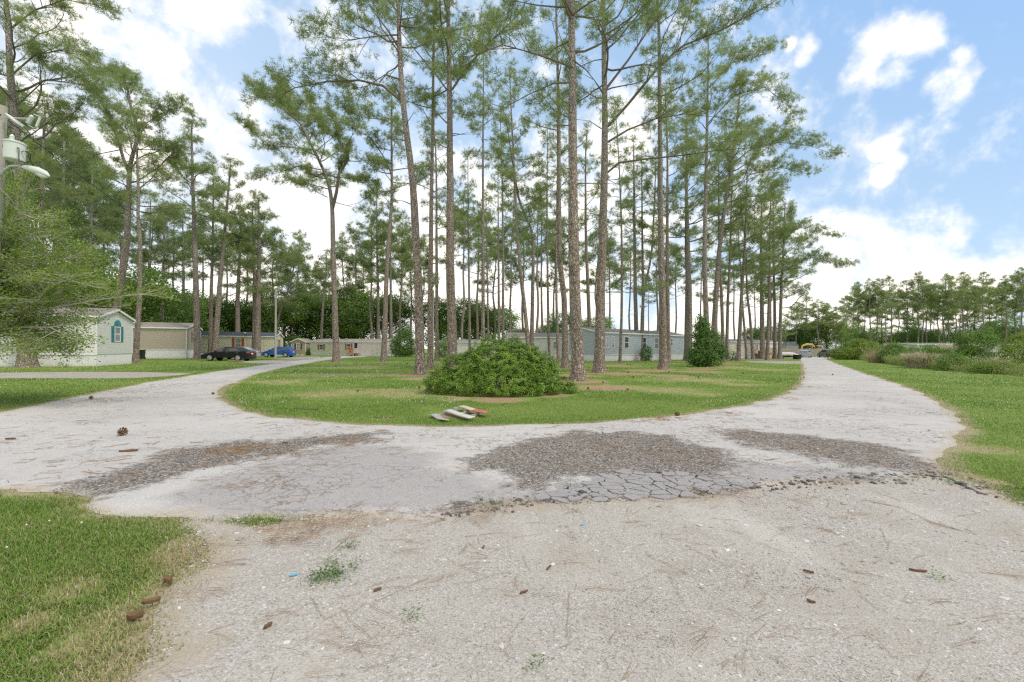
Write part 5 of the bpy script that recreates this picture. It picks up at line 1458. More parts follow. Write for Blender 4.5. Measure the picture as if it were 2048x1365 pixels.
def car(name, label, cat, loc, rz, body_mat, L, W, H, low, roof, wb, wr=0.33, group=None, scale=1.0, plate=True):
    """front towards +x. low: upper line of the lower body (x, z) from nose to tail; roof: greenhouse line (x, z) windscreen foot to rear foot"""
    t = thing(name, label, cat, loc, rz, group)
    t.scale = (scale,) * 3
    fx, rx = wb / 2 + (L - wb) * 0.0 + 0.02, -wb / 2
    zb = 0.2
    def arch(cx):
        return [(cx + (wr + 0.06) * math.cos(a), max(zb, wr + (wr + 0.06) * math.sin(a))) for a in [PI * i / 8 for i in range(9)]]
    prof = [(L / 2 - 0.05, zb + 0.05)] + low + [(-L / 2 + 0.06, zb + 0.08)]
    bot = [(-L / 2 + 0.15, zb)] + arch(rx)[::-1] + arch(fx)[::-1] + [(L / 2 - 0.15, zb)]
    ring = prof + bot
    b = MB(); n = len(ring)
    ys = [(-W / 2 + 0.0, 0.05), (-W / 2 + 0.07, 0.0), (W / 2 - 0.07, 0.0), (W / 2, 0.05)]
    vs = []
    for k, (y, ins) in enumerate(ys):
        for (x, z) in ring:
            xx = x - math.copysign(ins, x) if abs(x) > L / 2 - 0.4 else x
            zz = z - ins if z > 0.6 else z
            vs.append((xx, y, zz))
    fs = [(k * n + i, k * n + (i + 1) % n, (k + 1) * n + (i + 1) % n, (k + 1) * n + i) for k in range(3) for i in range(n)]
    fs += [tuple(range(n)), tuple(range(3 * n, 4 * n))[::-1]]
    b.add(vs, fs)
    # greenhouse with tumblehome
    zbelt = min(z for x, z in roof)
    wy = lambda z: (W / 2 - 0.05) - 0.20 * (z - zbelt) / max(0.1, H - zbelt) * (W / 1.75)
    m = len(roof); vs = []
    for s in (-1, 1):
        vs += [(x, s * wy(z), z - 0.03) for x, z in roof]
    b.add(vs, [tuple(range(m)), tuple(range(m, 2 * m))[::-1]] + [(i, (i + 1) % m, m + (i + 1) % m, m + i) for i in range(m)])
    me = b.build('body', body_mat, t, smooth=True)
    # glass: side windows, windscreen and rear window, laid just outside the shell
    def pt(x, z, s, o=0.008): return (x, s * (wy(z) + o), z - 0.03)
    top = [p for p in roof if p[1] > H - 0.14]
    xf, xr = roof[0][0], roof[-1][0]
    ztop = H - 0.12
    def roofline_x(z, front):
        seq = roof if front else roof[::-1]
        for a, c in zip(seq, seq[1:]):
            if (a[1] - z) * (c[1] - z) <= 0 and abs(c[1] - a[1]) > 1e-6:
                return a[0] + (c[0] - a[0]) * (z - a[1]) / (c[1] - a[1])
        return seq[0][0]
    zl = zbelt + 0.06
    fa, fb = roofline_x(zl, True) - 0.16, roofline_x(ztop, True) - 0.10
    ra, rb = roofline_x(zl, False) + 0.20, roofline_x(ztop, False) + 0.14
    mid = (fa + ra) / 2 + 0.05
    for s in (-1, 1):
        for (a0, a1, b0, b1) in ((fa, fb, mid + 0.04, mid + 0.04), (mid - 0.05, mid - 0.05, ra, rb)):
            g = MB(); g.poly([pt(a0, zl, s), pt(a1, ztop, s), pt(b1, ztop, s), pt(b0, zl, s)])
            g.build('side_window', M_CARGLASS, t)
    def screen(front, nm):
        seq = roof if front else roof[::-1]
        x0, z0 = seq[0]; zt = H - 0.06
        x1 = roofline_x(zt, front); sg = 1 if front else -1
        za_, zb_ = z0 + 0.05, zt - 0.03
        xa, xb = x0 + (x1 - x0) * (za_ - z0) / (zt - z0), x0 + (x1 - x0) * (zb_ - z0) / (zt - z0)
        g = MB(); g.poly([(xa + sg * 0.012, -wy(za_) + 0.08, za_ - 0.02), (xa + sg * 0.012, wy(za_) - 0.08, za_ - 0.02), (xb + sg * 0.012, wy(zb_) - 0.08, zb_ - 0.02), (xb + sg * 0.012, -wy(zb_) + 0.08, zb_ - 0.02)])
        g.build(nm, M_CARGLASS, t)
    screen(True, 'windscreen'); screen(False, 'rear_window')
    for cx in (fx, rx):
        for s in (-1, 1):
            M = Matrix.Translation((cx, s * (W / 2 - 0.02), wr)) @ Matrix.Rotation(PI / 2 * -s, 4, 'X')
            wp = MB(); wp.lathe([(wr * 0.62, -0.2), (wr * 0.95, -0.2), (wr, -0.16), (wr, -0.02), (wr * 0.95, 0.02), (wr * 0.64, 0.02)], 20, 0, M)
            w_ = wp.build('wheel', M_TYRE, t, smooth=True)
            rp = MB(); rp.lathe([(0.03, 0.012), (0.05, 0.026), (wr * 0.6, 0.008), (wr * 0.645, 0.026), (wr * 0.66, 0.022)], 20, 0, M)
            for k in range(5):
                a = k * 2 * PI / 5
                rp.tube([M @ Vector((0.03 * math.cos(a), 0.03 * math.sin(a), 0.03)), M @ Vector((wr * 0.6 * math.cos(a), wr * 0.6 * math.sin(a), 0.025))], 0.03, 4)
            rp.build('rim', M_RIM, w_)
    zt = [z for x, z in low if x < -L / 2 + 0.2]
    ztl = (max(zt) if zt else 0.85) - 0.12
    for s in (-1, 1):
        g = MB(); g.box(-L / 2 - 0.008, -L / 2 + 0.22, s * (W / 2 - 0.27) - 0.24, s * (W / 2 - 0.27) + 0.275 if False else s * (W / 2 - 0.27) + 0.24, ztl - 0.10, ztl + 0.05)
        g.build('tail_light', M_TAIL, t, bevel=0.02)
        g = MB(); g.box(L / 2 - 0.26, L / 2 - 0.045, s * (W / 2 - 0.27) - 0.2, s * (W / 2 - 0.27) + 0.2, 0.60, 0.72)
        g.build('headlight', M_LAMP, t, bevel=0.02)
        g = MB(); g.box(xf - 0.25, xf - 0.08, s * (W / 2 + 0.02) - 0.07, s * (W / 2 + 0.02) + 0.07, zbelt + 0.02, zbelt + 0.15)
        g.build('mirror', body_mat, t, bevel=0.03)
        for xh in (mid + 0.1 - 0.35 + 0.25, ra + 0.25):
            g = MB(); g.box(xh, xh + 0.16, s * W / 2 - 0.012, s * W / 2 + 0.012, zbelt - 0.12, zbelt - 0.09); g.build('door_handle', M_CHROME, t)
    if plate:
        g = MB(); g.box(-L / 2 - 0.012, -L / 2 + 0.04, -0.16, 0.16, ztl - 0.2, ztl - 0.06); g.build('plate', M_WHITE, t)
    return t

SED_LOW = [(2.28, 0.50), (2.22, 0.66), (1.2, 0.90), (0.95, 0.93), (-1.55, 0.98), (-2.2, 0.99), (-2.30, 0.90), (-2.31, 0.45)]
SED_ROOF = [(1.02, 0.92), (0.25, 1.36), (-0.15, 1.45), (-0.8, 1.44), (-1.15, 1.36), (-1.85, 0.97)]
HAT_LOW = [(2.0, 0.5), (1.95, 0.68), (1.15, 0.92), (0.95, 0.95), (-1.7, 1.02), (-1.98, 0.98), (-2.02, 0.45)]
HAT_ROOF = [(1.05, 0.94), (0.30, 1.40), (-0.1, 1.49), (-1.2, 1.47), (-1.55, 1.36), (-1.93, 0.99)]
SUV_LOW = [(2.25, 0.55), (2.2, 0.85), (1.25, 1.05), (1.0, 1.08), (-2.0, 1.12), (-2.22, 1.08), (-2.26, 0.5)]
SUV_ROOF = [(1.1, 1.06), (0.45, 1.58), (0.1, 1.68), (-1.6, 1.67), (-1.85, 1.60), (-2.18, 1.10)]
def cpos(px, Y): return ((px - CX) / FPX * Y, Y, 0.0)
GC = 'cars parked in the park'
x, y, z = cpos(458, 48.6); car('parked_car', 'black four door sedan parked nearest the side street', 'car', (x, y, 0), PI + 0.03, paint('black_paint', (0.012, 0.013, 0.016)), 4.62, 1.78, 1.45, SED_LOW, SED_ROOF, 2.72, group=GC, scale=1.06)
x, y, z = cpos(473, 54.5); car('parked_car', 'white sedan mostly hidden behind the black sedan', 'car', (x, y, 0), PI - 0.05, paint('white_paint', (0.72, 0.73, 0.74)), 4.62, 1.78, 1.45, SED_LOW, SED_ROOF, 2.72, group=GC, scale=1.06)
x, y, z = cpos(558, 67.5); car('parked_car', 'bright blue hatchback parked beyond the slim pole', 'car', (x, y, 0), PI, paint('blue_paint', (0.015, 0.10, 0.38)), 4.05, 1.74, 1.49, HAT_LOW, HAT_ROOF, 2.6, group=GC, scale=1.08)
x, y, z = cpos(1611, 94); car('parked_car', 'silver grey car parked against the board fence', 'car', (x, y, 0), 0.85, paint('silver_paint', (0.36, 0.40, 0.43), 0.3), 4.4, 1.82, 1.6, SUV_LOW, [(a, b_ * 0.955) for a, b_ in SUV_ROOF], 2.65, group=GC)
x, y, z = cpos(1653, 95); car('parked_car', 'black sport utility car parked right of the silver car', 'car', (x, y, 0), 1.32, paint('black_suv_paint', (0.014, 0.017, 0.026)), 4.5, 1.86, 1.68, SUV_LOW, SUV_ROOF, 2.7, wr=0.36, group=GC)
x, y, z = cpos(1577, 79); cv = car('parked_car', 'low dark car half hidden under a white cover', 'car', (x, y, 0), -0.35, paint('dark_paint', (0.02, 0.02, 0.022)), 4.3, 1.72, 1.3, [(a * 0.93, b_ * 0.9) for a, b_ in SED_LOW], [(a * 0.93, b_ * 0.9) for a, b_ in SED_ROOF], 2.5, group=GC, scale=0.84)
# the cover: a draped sheet over roof and bonnet
mt = thing('car_cover', 'white cloth cover draped over the low dark car', 'car cover', (x, y, 0), -0.35)
nx, ny = 22, 14; V = []; rr = random.Random(9)
for i in range(nx):
    for j in range(ny):
        lx = -1.55 + 3.0 * i / (nx - 1); v_ = -1 + 2 * j / (ny - 1)
        zr = 1.13 - 0.16 * max(0, abs(lx + 0.3) - 0.5) ** 1.2 - (0.12 if lx > 0.9 else 0)
        a = abs(v_)
        ly = math.copysign(min(a, 0.72) / 0.72 * 0.66 + max(0, a - 0.72) * 0.3, v_); zz = zr - max(0, a - 0.6) ** 1.1 * 1.5 + 0.02 * math.sin(lx * 7 + v_ * 4)
        V.append((lx, ly * 1.05, zz))
F = [(i * ny + j, (i + 1) * ny + j, (i + 1) * ny + j + 1, i * ny + j + 1) for i in range(nx - 1) for j in range(ny - 1)]
link('cloth', arr_mesh('cloth', V, F, True), flat('white_cloth', (0.70, 0.66, 0.68), 0.8, 0.08), mt)
cl = mt.children[0]; sm = cl.modifiers.new('thick', 'SOLIDIFY'); sm.thickness = 0.012
def bin_(name, label, cat, loc, rz, h, w_, mat, lid, group=None):
    t = thing(name, label, cat, loc, rz, group)
    b = MB()
    vs = [(-w_ * .42, -w_ * .42, 0.05), (w_ * .42, -w_ * .42, 0.05), (w_ * .42, w_ * .42, 0.05), (-w_ * .42, w_ * .42, 0.05), (-w_ / 2, -w_ / 2, h), (w_ / 2, -w_ / 2, h), (w_ / 2, w_ / 2, h), (-w_ / 2, w_ / 2, h)]
    b.add(vs, [(3, 2, 1, 0), (4, 5, 6, 7), (0, 1, 5, 4), (1, 2, 6, 5), (2, 3, 7, 6), (3, 0, 4, 7)])
    b.build('tub', mat, t, bevel=0.03)
    b = MB(); b.box(-w_ / 2 - 0.03, w_ / 2 + 0.03, -w_ / 2 - 0.05, w_ / 2 + 0.03, h + 0.004, h + 0.07); b.build('lid', lid, t, bevel=0.02)
    for s in (-1, 1):
        M = Matrix.Translation((s * w_ * 0.36, w_ / 2 - 0.02, 0.13)) @ Matrix.Rotation(PI / 2, 4, 'Y')
        b = MB(); b.lathe([(0.04, -0.04), (0.13, -0.04), (0.13, 0.04), (0.04, 0.04)], 14, 0, M); b.build('wheel', M_DARK, t)
    b = MB(); b.tube([(-w_ * .4, w_ / 2 + 0.07, h - 0.05), (w_ * .4, w_ / 2 + 0.07, h - 0.05)], 0.02, 6); b.build('handle', mat, t)
    return t
g = G(282, 718.8); bin_('wheeled_bin', 'black wheeled bin with a lime green lid by the tan home', 'bin', (g.x, g.y, 0), 0.3, 1.08, 0.68, M_BLACK, M_LIME)
x, y, z = cpos(1595, 74); bin_('wheeled_bin', 'squat black bin beside the covered car', 'bin', (x, y, 0), 0.2, 0.72, 0.85, M_BLACK, M_BLACK)

# yellow digger behind the fence
g = at(1640, 700, 121)
t = thing('excavator', 'yellow excavator with a raised arched boom behind the fence', 'excavator', (g.x, g.y, 0), PI)
M_YEL = flat('digger_yellow', (0.74, 0.52, 0.14), 0.45)
for s in (-1, 1):
    b = MB(); pts = [(1.5 * math.cos(a) + math.copysign(0.6, math.cos(a)), s * 0.95 - 0.22, 0.42 + 0.4 * math.sin(a)) for a in [2 * PI * k / 16 for k in range(16)]]
    b.prism(pts, (0, 0.44, 0)); b.build('track', M_DARK, t)
MB().box(-1.7, 1.1, -1.05, 1.05, 0.95, 1.85).build('body', M_YEL, t, bevel=0.12)
c_ = MB().box(0.1, 1.3, 0.05, 1.0, 1.86, 2.75).build('cab', M_YEL, t, bevel=0.08)
MB().box(0.22, 1.315, 0.035, 1.015, 2.05, 2.6).build('window', M_CARGLASS, c_)
b = MB(); bp = [(0.9, 1.4, 0.24), (1.3, 2.5, 0.26), (2.0, 3.1, 0.28), (3.3, 3.15, 0.24), (4.5, 2.7, 0.2)]
for (x0, z0, r0), (x1, z1, r1) in zip(bp, bp[1:]):
    b.prism([(x0, -0.5, z0 - r0), (x0, -0.5, z0 + r0), (x1, -0.5, z1 + r1), (x1, -0.5, z1 - r1)], (0, 0.36, 0))
b.build('boom', M_YEL, t)
b = MB(); b.prism([(4.35, -0.47, 2.9), (4.7, -0.47, 2.8), (4.9, -0.47, 0.9), (4.65, -0.47, 0.85)], (0, 0.3, 0)); b.build('stick', M_YEL, t)
b = MB(); b.prism([(4.6, -0.7, 0.85), (5.0, -0.7, 0.9), (5.1, -0.7, 0.3), (4.6, -0.7, 0.1), (4.2, -0.7, 0.35)], (0, 0.75, 0)); b.build('bucket', M_DARK, t)

# timber lying by the sedan
a, c = G(457, 724.2), G(485, 724.6)
t = thing('timber', 'weathered timber beam lying on the grass below the black sedan', 'beam', ((a.x + c.x) / 2, (a.y + c.y) / 2, 0), math.atan2(c.y - a.y, c.x - a.x))
L_ = (c - a).length; MB().box(-L_ / 2, L_ / 2, -0.09, 0.09, 0.0, 0.15).build('beam', M_TIMBER, t, bevel=0.015)

# ------------------------------------------------------------------ utility poles and wires
def pole(label, px, Y, ytop, r=0.13, group='utility poles', lean=0.0):
    p = at(px, 700, Y); zt = at(px, ytop, Y).z
    t = thing('utility_pole', label, 'utility pole', (p.x, p.y, 0), 0, group)
    b = MB(); b.tube([(-lean, 0, -0.1), (-lean * 0.5, 0, zt * 0.5), (0, 0, zt)], [r, r * 0.88, r * 0.75], 12); b.build('shaft', M_POLE, t, smooth=True)
    return t, p, zt
t1, p1, z1 = pole('wooden utility pole carrying the transformer and street lamp', 0, 11, 213, 0.15, lean=0.40)
def loc1(px, py, Y): q = at(px, py, Y) - Vector((p1.x, p1.y, 0)); return q
tk = thing('transformer', 'pale green pole mounted transformer can', 'transformer', at(28, 321, 10.7)); tk.rotation_euler = (0.0, 0.05, 0); tk.scale = (0.76,) * 3
b = MB(); b.lathe([(0.02, -0.02), (0.22, -0.01), (0.245, 0.02), (0.245, 0.5), (0.265, 0.51), (0.265, 0.545), (0.22, 0.57), (0.02, 0.60)], 24); b.build('tank', M_TANK, tk, smooth=True)
b = MB(); b.lathe([(0.05, 0.56), (0.05, 0.62), (0.075, 0.63), (0.05, 0.66), (0.07, 0.68), (0.045, 0.71), (0.062, 0.73), (0.04, 0.77), (0.02, 0.8)], 12, 0, Matrix.Translation((-0.1, 0, 0))); b.build('bushing', M_PORC, tk, smooth=True)
b = MB(); b.box(-0.32, -0.2, -0.06, 0.06, 0.1, 0.18); b.box(-0.32, -0.2, -0.06, 0.06, 0.36, 0.44); b.build('bracket', M_BLACK, tk)
for k, zz in enumerate((0.34, 0.27, 0.34)):
    b = MB(); a = -0.5 + 0.4 * k
    b.tube([(0.24 * math.cos(a), 0.24 * math.sin(a), zz), (0.34 * math.cos(a), 0.34 * math.sin(a), zz + 0.03)], 0.02, 8); b.build('terminal', M_STEEL, tk)
b = MB(); b.tube([(0.28, -0.13, 0.33), (0.3, -0.14, 0.1), (0.29, -0.12, -0.08)], 0.012, 6); b.tube([(0.33, 0.0, 0.3), (0.5, 0.0, 0.22), (0.5, 0.0, 0.0), (0.4, 0.0, -0.06), (0.3, -0.1, -0.05)], 0.014, 6); b.build('cable', M_CABLE, tk)
ck = thing('fuse_cutout', 'white porcelain fuse cutout on its bracket above the transformer', 'fuse cutout', at(60, 240, 10.8)); 
b = MB(); prof = [(0.02, -0.11)]
for k in range(7): prof += [(0.035, -0.10 + k * 0.03), (0.055, -0.09 + k * 0.03), (0.035, -0.08 + k * 0.03)]
b.lathe(prof + [(0.02, 0.12)], 12, 0, Matrix.Rotation(0.5, 4, 'Y')); b.build('insulator', M_PORC, ck, smooth=True)
b = MB(); b.tube([(0.09, 0, 0.13), (0.27, 0, 0.06)], 0.015, 6); b.tube([(-0.05, 0, -0.12), (0.1, 0, -0.2), (0.16, 0, -0.17)], 0.012, 6); b.tube([(-0.75, 0.15, 0.12), (0, 0, 0.02)], 0.02, 6); b.build('bracket', M_STEEL, ck)
b = MB(); b.tube([(0.24, 0, 0.05), (0.15, 0, -0.16)], 0.024, 8); b.build('fuse_tube', M_PORC, ck)
ak = thing('surge_arrester', 'slanting grey arrester and insulated lead below the pole top', 'arrester', at(30, 242, 10.9))
b = MB(); b.tube([loc - at(30, 242, 10.9) for loc in (at(12, 228, 10.9), at(28, 240, 10.9), at(48, 254, 10.9))], [0.02, 0.045, 0.03], 8); b.build('housing', M_PORC, ak, smooth=True)
b = MB(); b.tube([loc - at(30, 242, 10.9) for loc in (at(48, 254, 10.9), at(60, 268, 10.8), at(40, 285, 10.7))], 0.012, 6); b.build('lead', M_CABLE, ak)
lk = thing('street_lamp', 'cobra head street lamp on a curved arm below the transformer', 'street lamp', at(75, 344, 10.8))
o = at(75, 344, 10.8)
b = MB(); b.tube([q - o for q in (at(0, 355, 11), at(8, 342, 10.95), at(20, 333, 10.9), at(36, 332, 10.85), at(52, 336, 10.8))], 0.03, 8); b.build('arm', M_STEEL, lk, smooth=True)
b = MB(); hp = [at(48, 335, 10.8) - o, at(58, 337, 10.8) - o, at(75, 342, 10.8) - o, at(90, 348, 10.8) - o, at(99, 353, 10.8) - o]
b.tube(hp, [0.045, 0.07, 0.09, 0.075, 0.02], 12); b.build('head', M_TANK, lk, smooth=True)
b = MB(); b.tube([at(74, 346, 10.8) - o, at(86, 352, 10.8) - o, at(94, 354, 10.8) - o], [0.05, 0.07, 0.03], 10); b.build('lens', M_PORC, lk, smooth=True)
t2, p2, z2 = pole('slim utility pole beside the blue hatchback', 551, 61, 577, 0.14)
b = MB(); b.box(-0.06, 0.06, -0.2, -0.1, z2 - 1.35, z2 - 1.0); b.build('junction_box', M_STEEL, t2)
b = MB(); b.tube([(0, 0, z2 - 0.5), (0.05, -0.2, z2 - 0.6)], 0.03, 6); b.build('bracket', M_STEEL, t2)
t3, p3, z3 = pole('pale utility pole between two slim pines on the lawn', 866, 66, 580, 0.15)
b = MB(); b.tube([(0, 0, z3 - 0.6), (0.3, 0, z3 - 0.2)], 0.025, 6); b.build('bracket', M_STEEL, t3)
for k, (za_, zb_) in enumerate(((604, 648), (610, 653))):
    A = at(551, za_, 61); B = at(866, zb_, 66)
    pts = [A.lerp(B, i / 20) - Vector((0, 0, 0.9 * 4 * (i / 20) * (1 - i / 20))) for i in range(21)]
    b = MB(); b.tube([q - A for q in pts], 0.018, 4)
    w_ = b.build('overhead_wire', M_CABLE); w_.location = A
    tag(w_, ('upper' if k == 0 else 'lower') + ' overhead wire sagging between the two slim poles', 'wire', 'overhead wires between the poles')
A = at(0, 229, 10.9); B = at(551, 590, 61)
b = MB(); b.tube([(A.lerp(B, i / 24) - Vector((0, 0, 1.1 * 4 * (i / 24) * (1 - i / 24)))) - A for i in range(25)], 0.012, 4)
w_ = b.build('overhead_wire', M_CABLE); w_.location = A; tag(w_, 'long overhead wire leaving the transformer pole along the side street', 'wire')
# ------------------------------------------------------------------ shrubs and the weedy verge
bp = at(1003, 700, 15.7)
bt = thing('round_bush', 'large clipped green bush shaped like a dome on the lawn', 'bush', (bp.x, bp.y, 0))
BB = [(0, 0, 0.72, 1.75, 1.7, 1.22), (-1.15, -0.2, 0.52, 1.1, 1.15, 0.92), (0.95, 0.05, 0.6, 1.15, 1.3, 1.05), (-2.0, -0.55, 0.34, 0.72, 0.75, 0.52), (2.2, -0.25, 0.2, 0.52, 0.5, 0.40), (0.1, -1.25, 0.35, 1.25, 0.75, 0.62), (-0.5, -0.6, 0.85, 0.9, 0.9, 0.95), (0.6, -0.5, 0.8, 0.9, 0.9, 0.98), (1.5, -0.6, 0.38, 0.7, 0.7, 0.6), (-1.5, -0.9, 0.3, 0.8, 0.6, 0.5), (0.1, -1.0, 0.75, 0.9, 0.75, 0.65), (-0.6, -1.3, 0.25, 0.9, 0.6, 0.5), (0.9, -1.1, 0.25, 0.8, 0.6, 0.5)]
link('foliage', bush_mesh([tuple(v * k for v, k in zip(q, (0.95, 0.95, 0.98, 0.87, 0.9, 0.93))) for q in BB], 140000, 0.052, 77, per=50, shell=0.24, cloud=0.62, flat=1.0, aspect=0.6, lump=0.11), M_AZALEA, bt)
link('stems', stems_mesh(10, 0.6, 0.25, 0.03, 5), M_TWIG, bt)
STRAW.append((bp.x, bp.y - 0.3, 1.9))

shrub('young_tree', 'tall leafy shrub growing round the foot of a pale pine', 'shrub', 1411, 734, [(0, 0, 1.1, 1.35, 1.2, 1.15), (0.1, 0, 2.2, 1.1, 1.0, 1.1), (-0.2, 0.2, 3.1, 0.65, 0.6, 0.9), (0.9, 0, 1.4, 0.75, 0.7, 0.8), (-0.9, -.2, 1.0, 0.7, 0.7, 0.85), (-0.1, 0.5, 3.9, 0.4, 0.4, 0.75)], 15000, 0.15, 21, M_YOUNG, per=14, cloud=0.85, shell=0.35, aspect=0.6)
straw_px(1405, 739, 2.0)
shrub('shrub', 'sprawling low sapling right of the tall leafy shrub', 'shrub', 1462, 722, [(0, 0, 0.7, 1.2, 0.8, 0.6), (-1.3, 0, 1.2, 0.8, 0.7, 0.7)], 1800, 0.15, 22, M_YOUNG, per=14, cloud=0.85)
shrub('shrub', 'small round shrub against the skirting of the blue home', 'shrub', 1291, 722.5, [(0, 0, 0.8, 0.75, 0.7, 0.9), (0.2, 0, 1.3, 0.5, 0.5, 0.6)], 2200, 0.14, 23, M_YOUNG, per=14, cloud=0.85)
shrub('shrub', 'big dark rounded shrub at the end of the cream home', 'shrub', 806, 714, [(0, 0, 2.2, 1.7, 1.6, 2.2), (-0.8, 0, 1.5, 1.3, 1.3, 1.5), (0.9, 0, 1.7, 1.2, 1.3, 1.7), (0.2, 0, 3.6, 1.2, 1.2, 1.5)], 9000, 0.22, 24, M_BROAD, per=14, cloud=0.85)
shrub('shrub', 'light green sapling beside the pale pole', 'shrub', 886, 716, [(0, 0, 1.3, 0.9, 0.8, 1.3), (0.2, 0, 2.3, 0.6, 0.6, 0.8)], 2000, 0.2, 25, M_WEED, per=14, cloud=0.85)
shrub('hedge', 'low clipped hedge between the cabin and the cream home', 'hedge', 603, 711, [(-1.5, 0, 0.6, 1.0, 0.7, 0.85), (0, 0, 0.6, 1.2, 0.7, 0.85), (1.4, 0, 0.6, 1.0, 0.7, 0.85)], 5000, 0.16, 26, M_BROAD, per=14, cloud=0.85)
shrub('shrub', 'dark shrub filling the gap behind the blue hatchback', 'shrub', 573, 709, [(0, 0, 2.0, 2.6, 1.5, 2.0), (1.5, 0, 2.6, 1.8, 1.2, 1.6), (-1.5, 0, 2.2, 1.8, 1.2, 1.8)], 6000, 0.24, 29, M_BROAD, per=14, cloud=0.85, Y=104)
shrub('shrub', 'pale feathery shrub behind the cabin roof', 'shrub', 600, 709, [(0, 0, 2.2, 2.0, 1.5, 2.0), (1.5, 0, 2.6, 1.4, 1.2, 1.6), (-1, 0, 3.2, 1.2, 1.2, 1.4)], 5000, 0.24, 27, M_WEED, per=14, cloud=0.85, Y=112)
shrub('weed_plant', 'small weed at the foot of the white home skirting', 'weed', 126, 731.5, [(0, 0, 0.2, 0.3, 0.2, 0.25)], 160, 0.09, 28, M_YOUNG, per=14, cloud=0.85, stems=2, Y=31.4)
GV = 'shrubs along the weedy verge'
shrub('shrub', 'dark spreading shrub at the road end of the verge', 'shrub', 1709, 720, [(0.00, 0.00, 1.43, 2.48, 1.73, 1.54), (-2.18, 0.00, 0.88, 1.51, 1.30, 0.99), (1.97, 0.22, 1.65, 1.62, 1.51, 1.49), (0.66, 0.00, 2.31, 1.30, 1.19, 0.99), (3.06, 0.00, 0.99, 0.97, 0.97, 0.88)], 21000, 0.19, 31, M_MYRTLE, GV, per=14, cloud=0.85)
shrub('shrub', 'bushy dark shrub between two clumps of dry plumes', 'shrub', 1786, 727, [(0.00, 0.00, 1.10, 1.19, 1.08, 1.21), (0.44, 0.00, 1.65, 0.76, 0.76, 0.66), (-0.76, 0.00, 0.77, 0.76, 0.76, 0.77)], 7800, 0.15, 32, M_BROAD, GV, per=14, cloud=0.85)
shrub('shrub', 'bright low shrub before the hidden white home', 'shrub', 1842, 726, [(0.00, 0.00, 1.21, 1.73, 1.08, 0.99), (1.75, 0.00, 1.43, 1.30, 0.97, 0.88), (-1.42, 0.00, 1.10, 1.08, 0.97, 0.88)], 9600, 0.15, 33, M_WEED, GV, per=14, cloud=0.85)
shrub('shrub', 'feathery pale green sumac standing tallest in the verge', 'shrub', 1950, 738, [(0.00, 0.00, 1.92, 1.32, 1.08, 0.96), (-0.57, 0.00, 2.69, 0.96, 0.84, 0.58), (0.80, 0.00, 2.43, 0.96, 0.84, 0.64), (0.23, 0.00, 1.02, 1.08, 0.96, 1.02), (1.03, 0.11, 3.20, 0.42, 0.42, 0.38)], 12000, 0.12, 34, M_WEED, GV, per=14, cloud=0.85, sh=1.9, twig=M_PALEBARK)
shrub('shrub', 'dense green shrub at the far edge of the verge', 'shrub', 2040, 742, [(0.00, 0.00, 1.43, 1.19, 1.08, 1.32), (0.54, 0.00, 2.20, 0.86, 0.86, 0.66), (-0.66, 0.00, 0.88, 0.76, 0.76, 0.88)], 10500, 0.12, 35, M_MYRTLE, GV, per=14, cloud=0.85)
shrub('shrub', 'yellow green brambles between the sumac and plumes', 'shrub', 1905, 742, [(0.00, 0.00, 0.66, 0.97, 0.76, 0.71), (0.87, 0.00, 0.55, 0.76, 0.65, 0.55)], 5700, 0.10, 36, M_WEED, GV, per=14, cloud=0.85)
shrub('shrub', 'low trailing brambles under the dry straw clump', 'shrub', 1990, 748, [(0.00, 0.00, 0.39, 0.97, 0.65, 0.44), (-0.98, 0.00, 0.33, 0.76, 0.54, 0.39), (1.09, 0.00, 0.39, 0.86, 0.54, 0.44)], 6300, 0.09, 37, M_MYRTLE, GV, per=14, cloud=0.85)
shrub('shrub', 'light green shrub left of the dry plumes by the road', 'shrub', 1752, 716, [(0.00, 0.00, 1.32, 1.40, 1.08, 1.21), (1.09, 0.00, 1.87, 0.97, 0.86, 0.88)], 6750, 0.17, 38, M_WEED, GV, per=14, cloud=0.85)
shrub('shrub', 'dark shrub closing the gap behind the sumac', 'shrub', 1985, 722, [(0.00, 0.00, 1.32, 1.62, 1.08, 1.32), (1.31, 0.00, 1.10, 1.30, 1.08, 1.10), (-1.63, 0.00, 1.10, 1.19, 0.97, 1.10)], 9000, 0.15, 39, M_BROAD, GV, per=14, cloud=0.85)

def grass_clump(label, px, py, H, R, n, mat, seed, group='clumps of tall dry grass in the verge', width=0.02, plume=False):
    p = G(px, py + 2.2); rng = np.random.default_rng(seed)
    a = rng.random(n) * 2 * PI; q = np.sqrt(rng.random(n)) * R * 1.2
    b0 = np.stack([np.cos(a) * q, np.sin(a) * q, np.zeros(n)], 1)
    out = np.stack([np.cos(a), np.sin(a), np.zeros(n)], 1) * (0.15 + 0.45 * rng.random(n))[:, None] + rng.normal(size=(n, 3)) * 0.1
    h = H * (0.55 + 0.5 * rng.random(n))
    side = np.stack([-np.sin(a + rng.normal(size=n)), np.cos(a + rng.normal(size=n)), np.zeros(n)], 1) * width
    V = []; F = []
    K = 4
    for k in range(K + 1):
        f = k / K
        c = b0 + out * (f ** 1.8 * h)[:, None] * 0.9; c[:, 2] = h * (f - 0.12 * f * f)
        wv = side * (1 - 0.8 * f) if not plume else side * (0.5 + (2.2 if k == 3 else 0) - 0.3 * f)
        V += [c - wv, c + wv]
    V = np.stack(V, 1).reshape(-1, 3)
    base = np.arange(n)[:, None] * (2 * (K + 1))
    F = np.concatenate([base + np.array([[2 * k, 2 * k + 1, 2 * k + 3, 2 * k + 2]]) for k in range(K)], 0)
    o = link('grass_clump', arr_mesh('grass_clump', V, F, False), mat)
    o.location = (p.x, p.y, 0)
    return tag(o, label, 'tall grass', group)
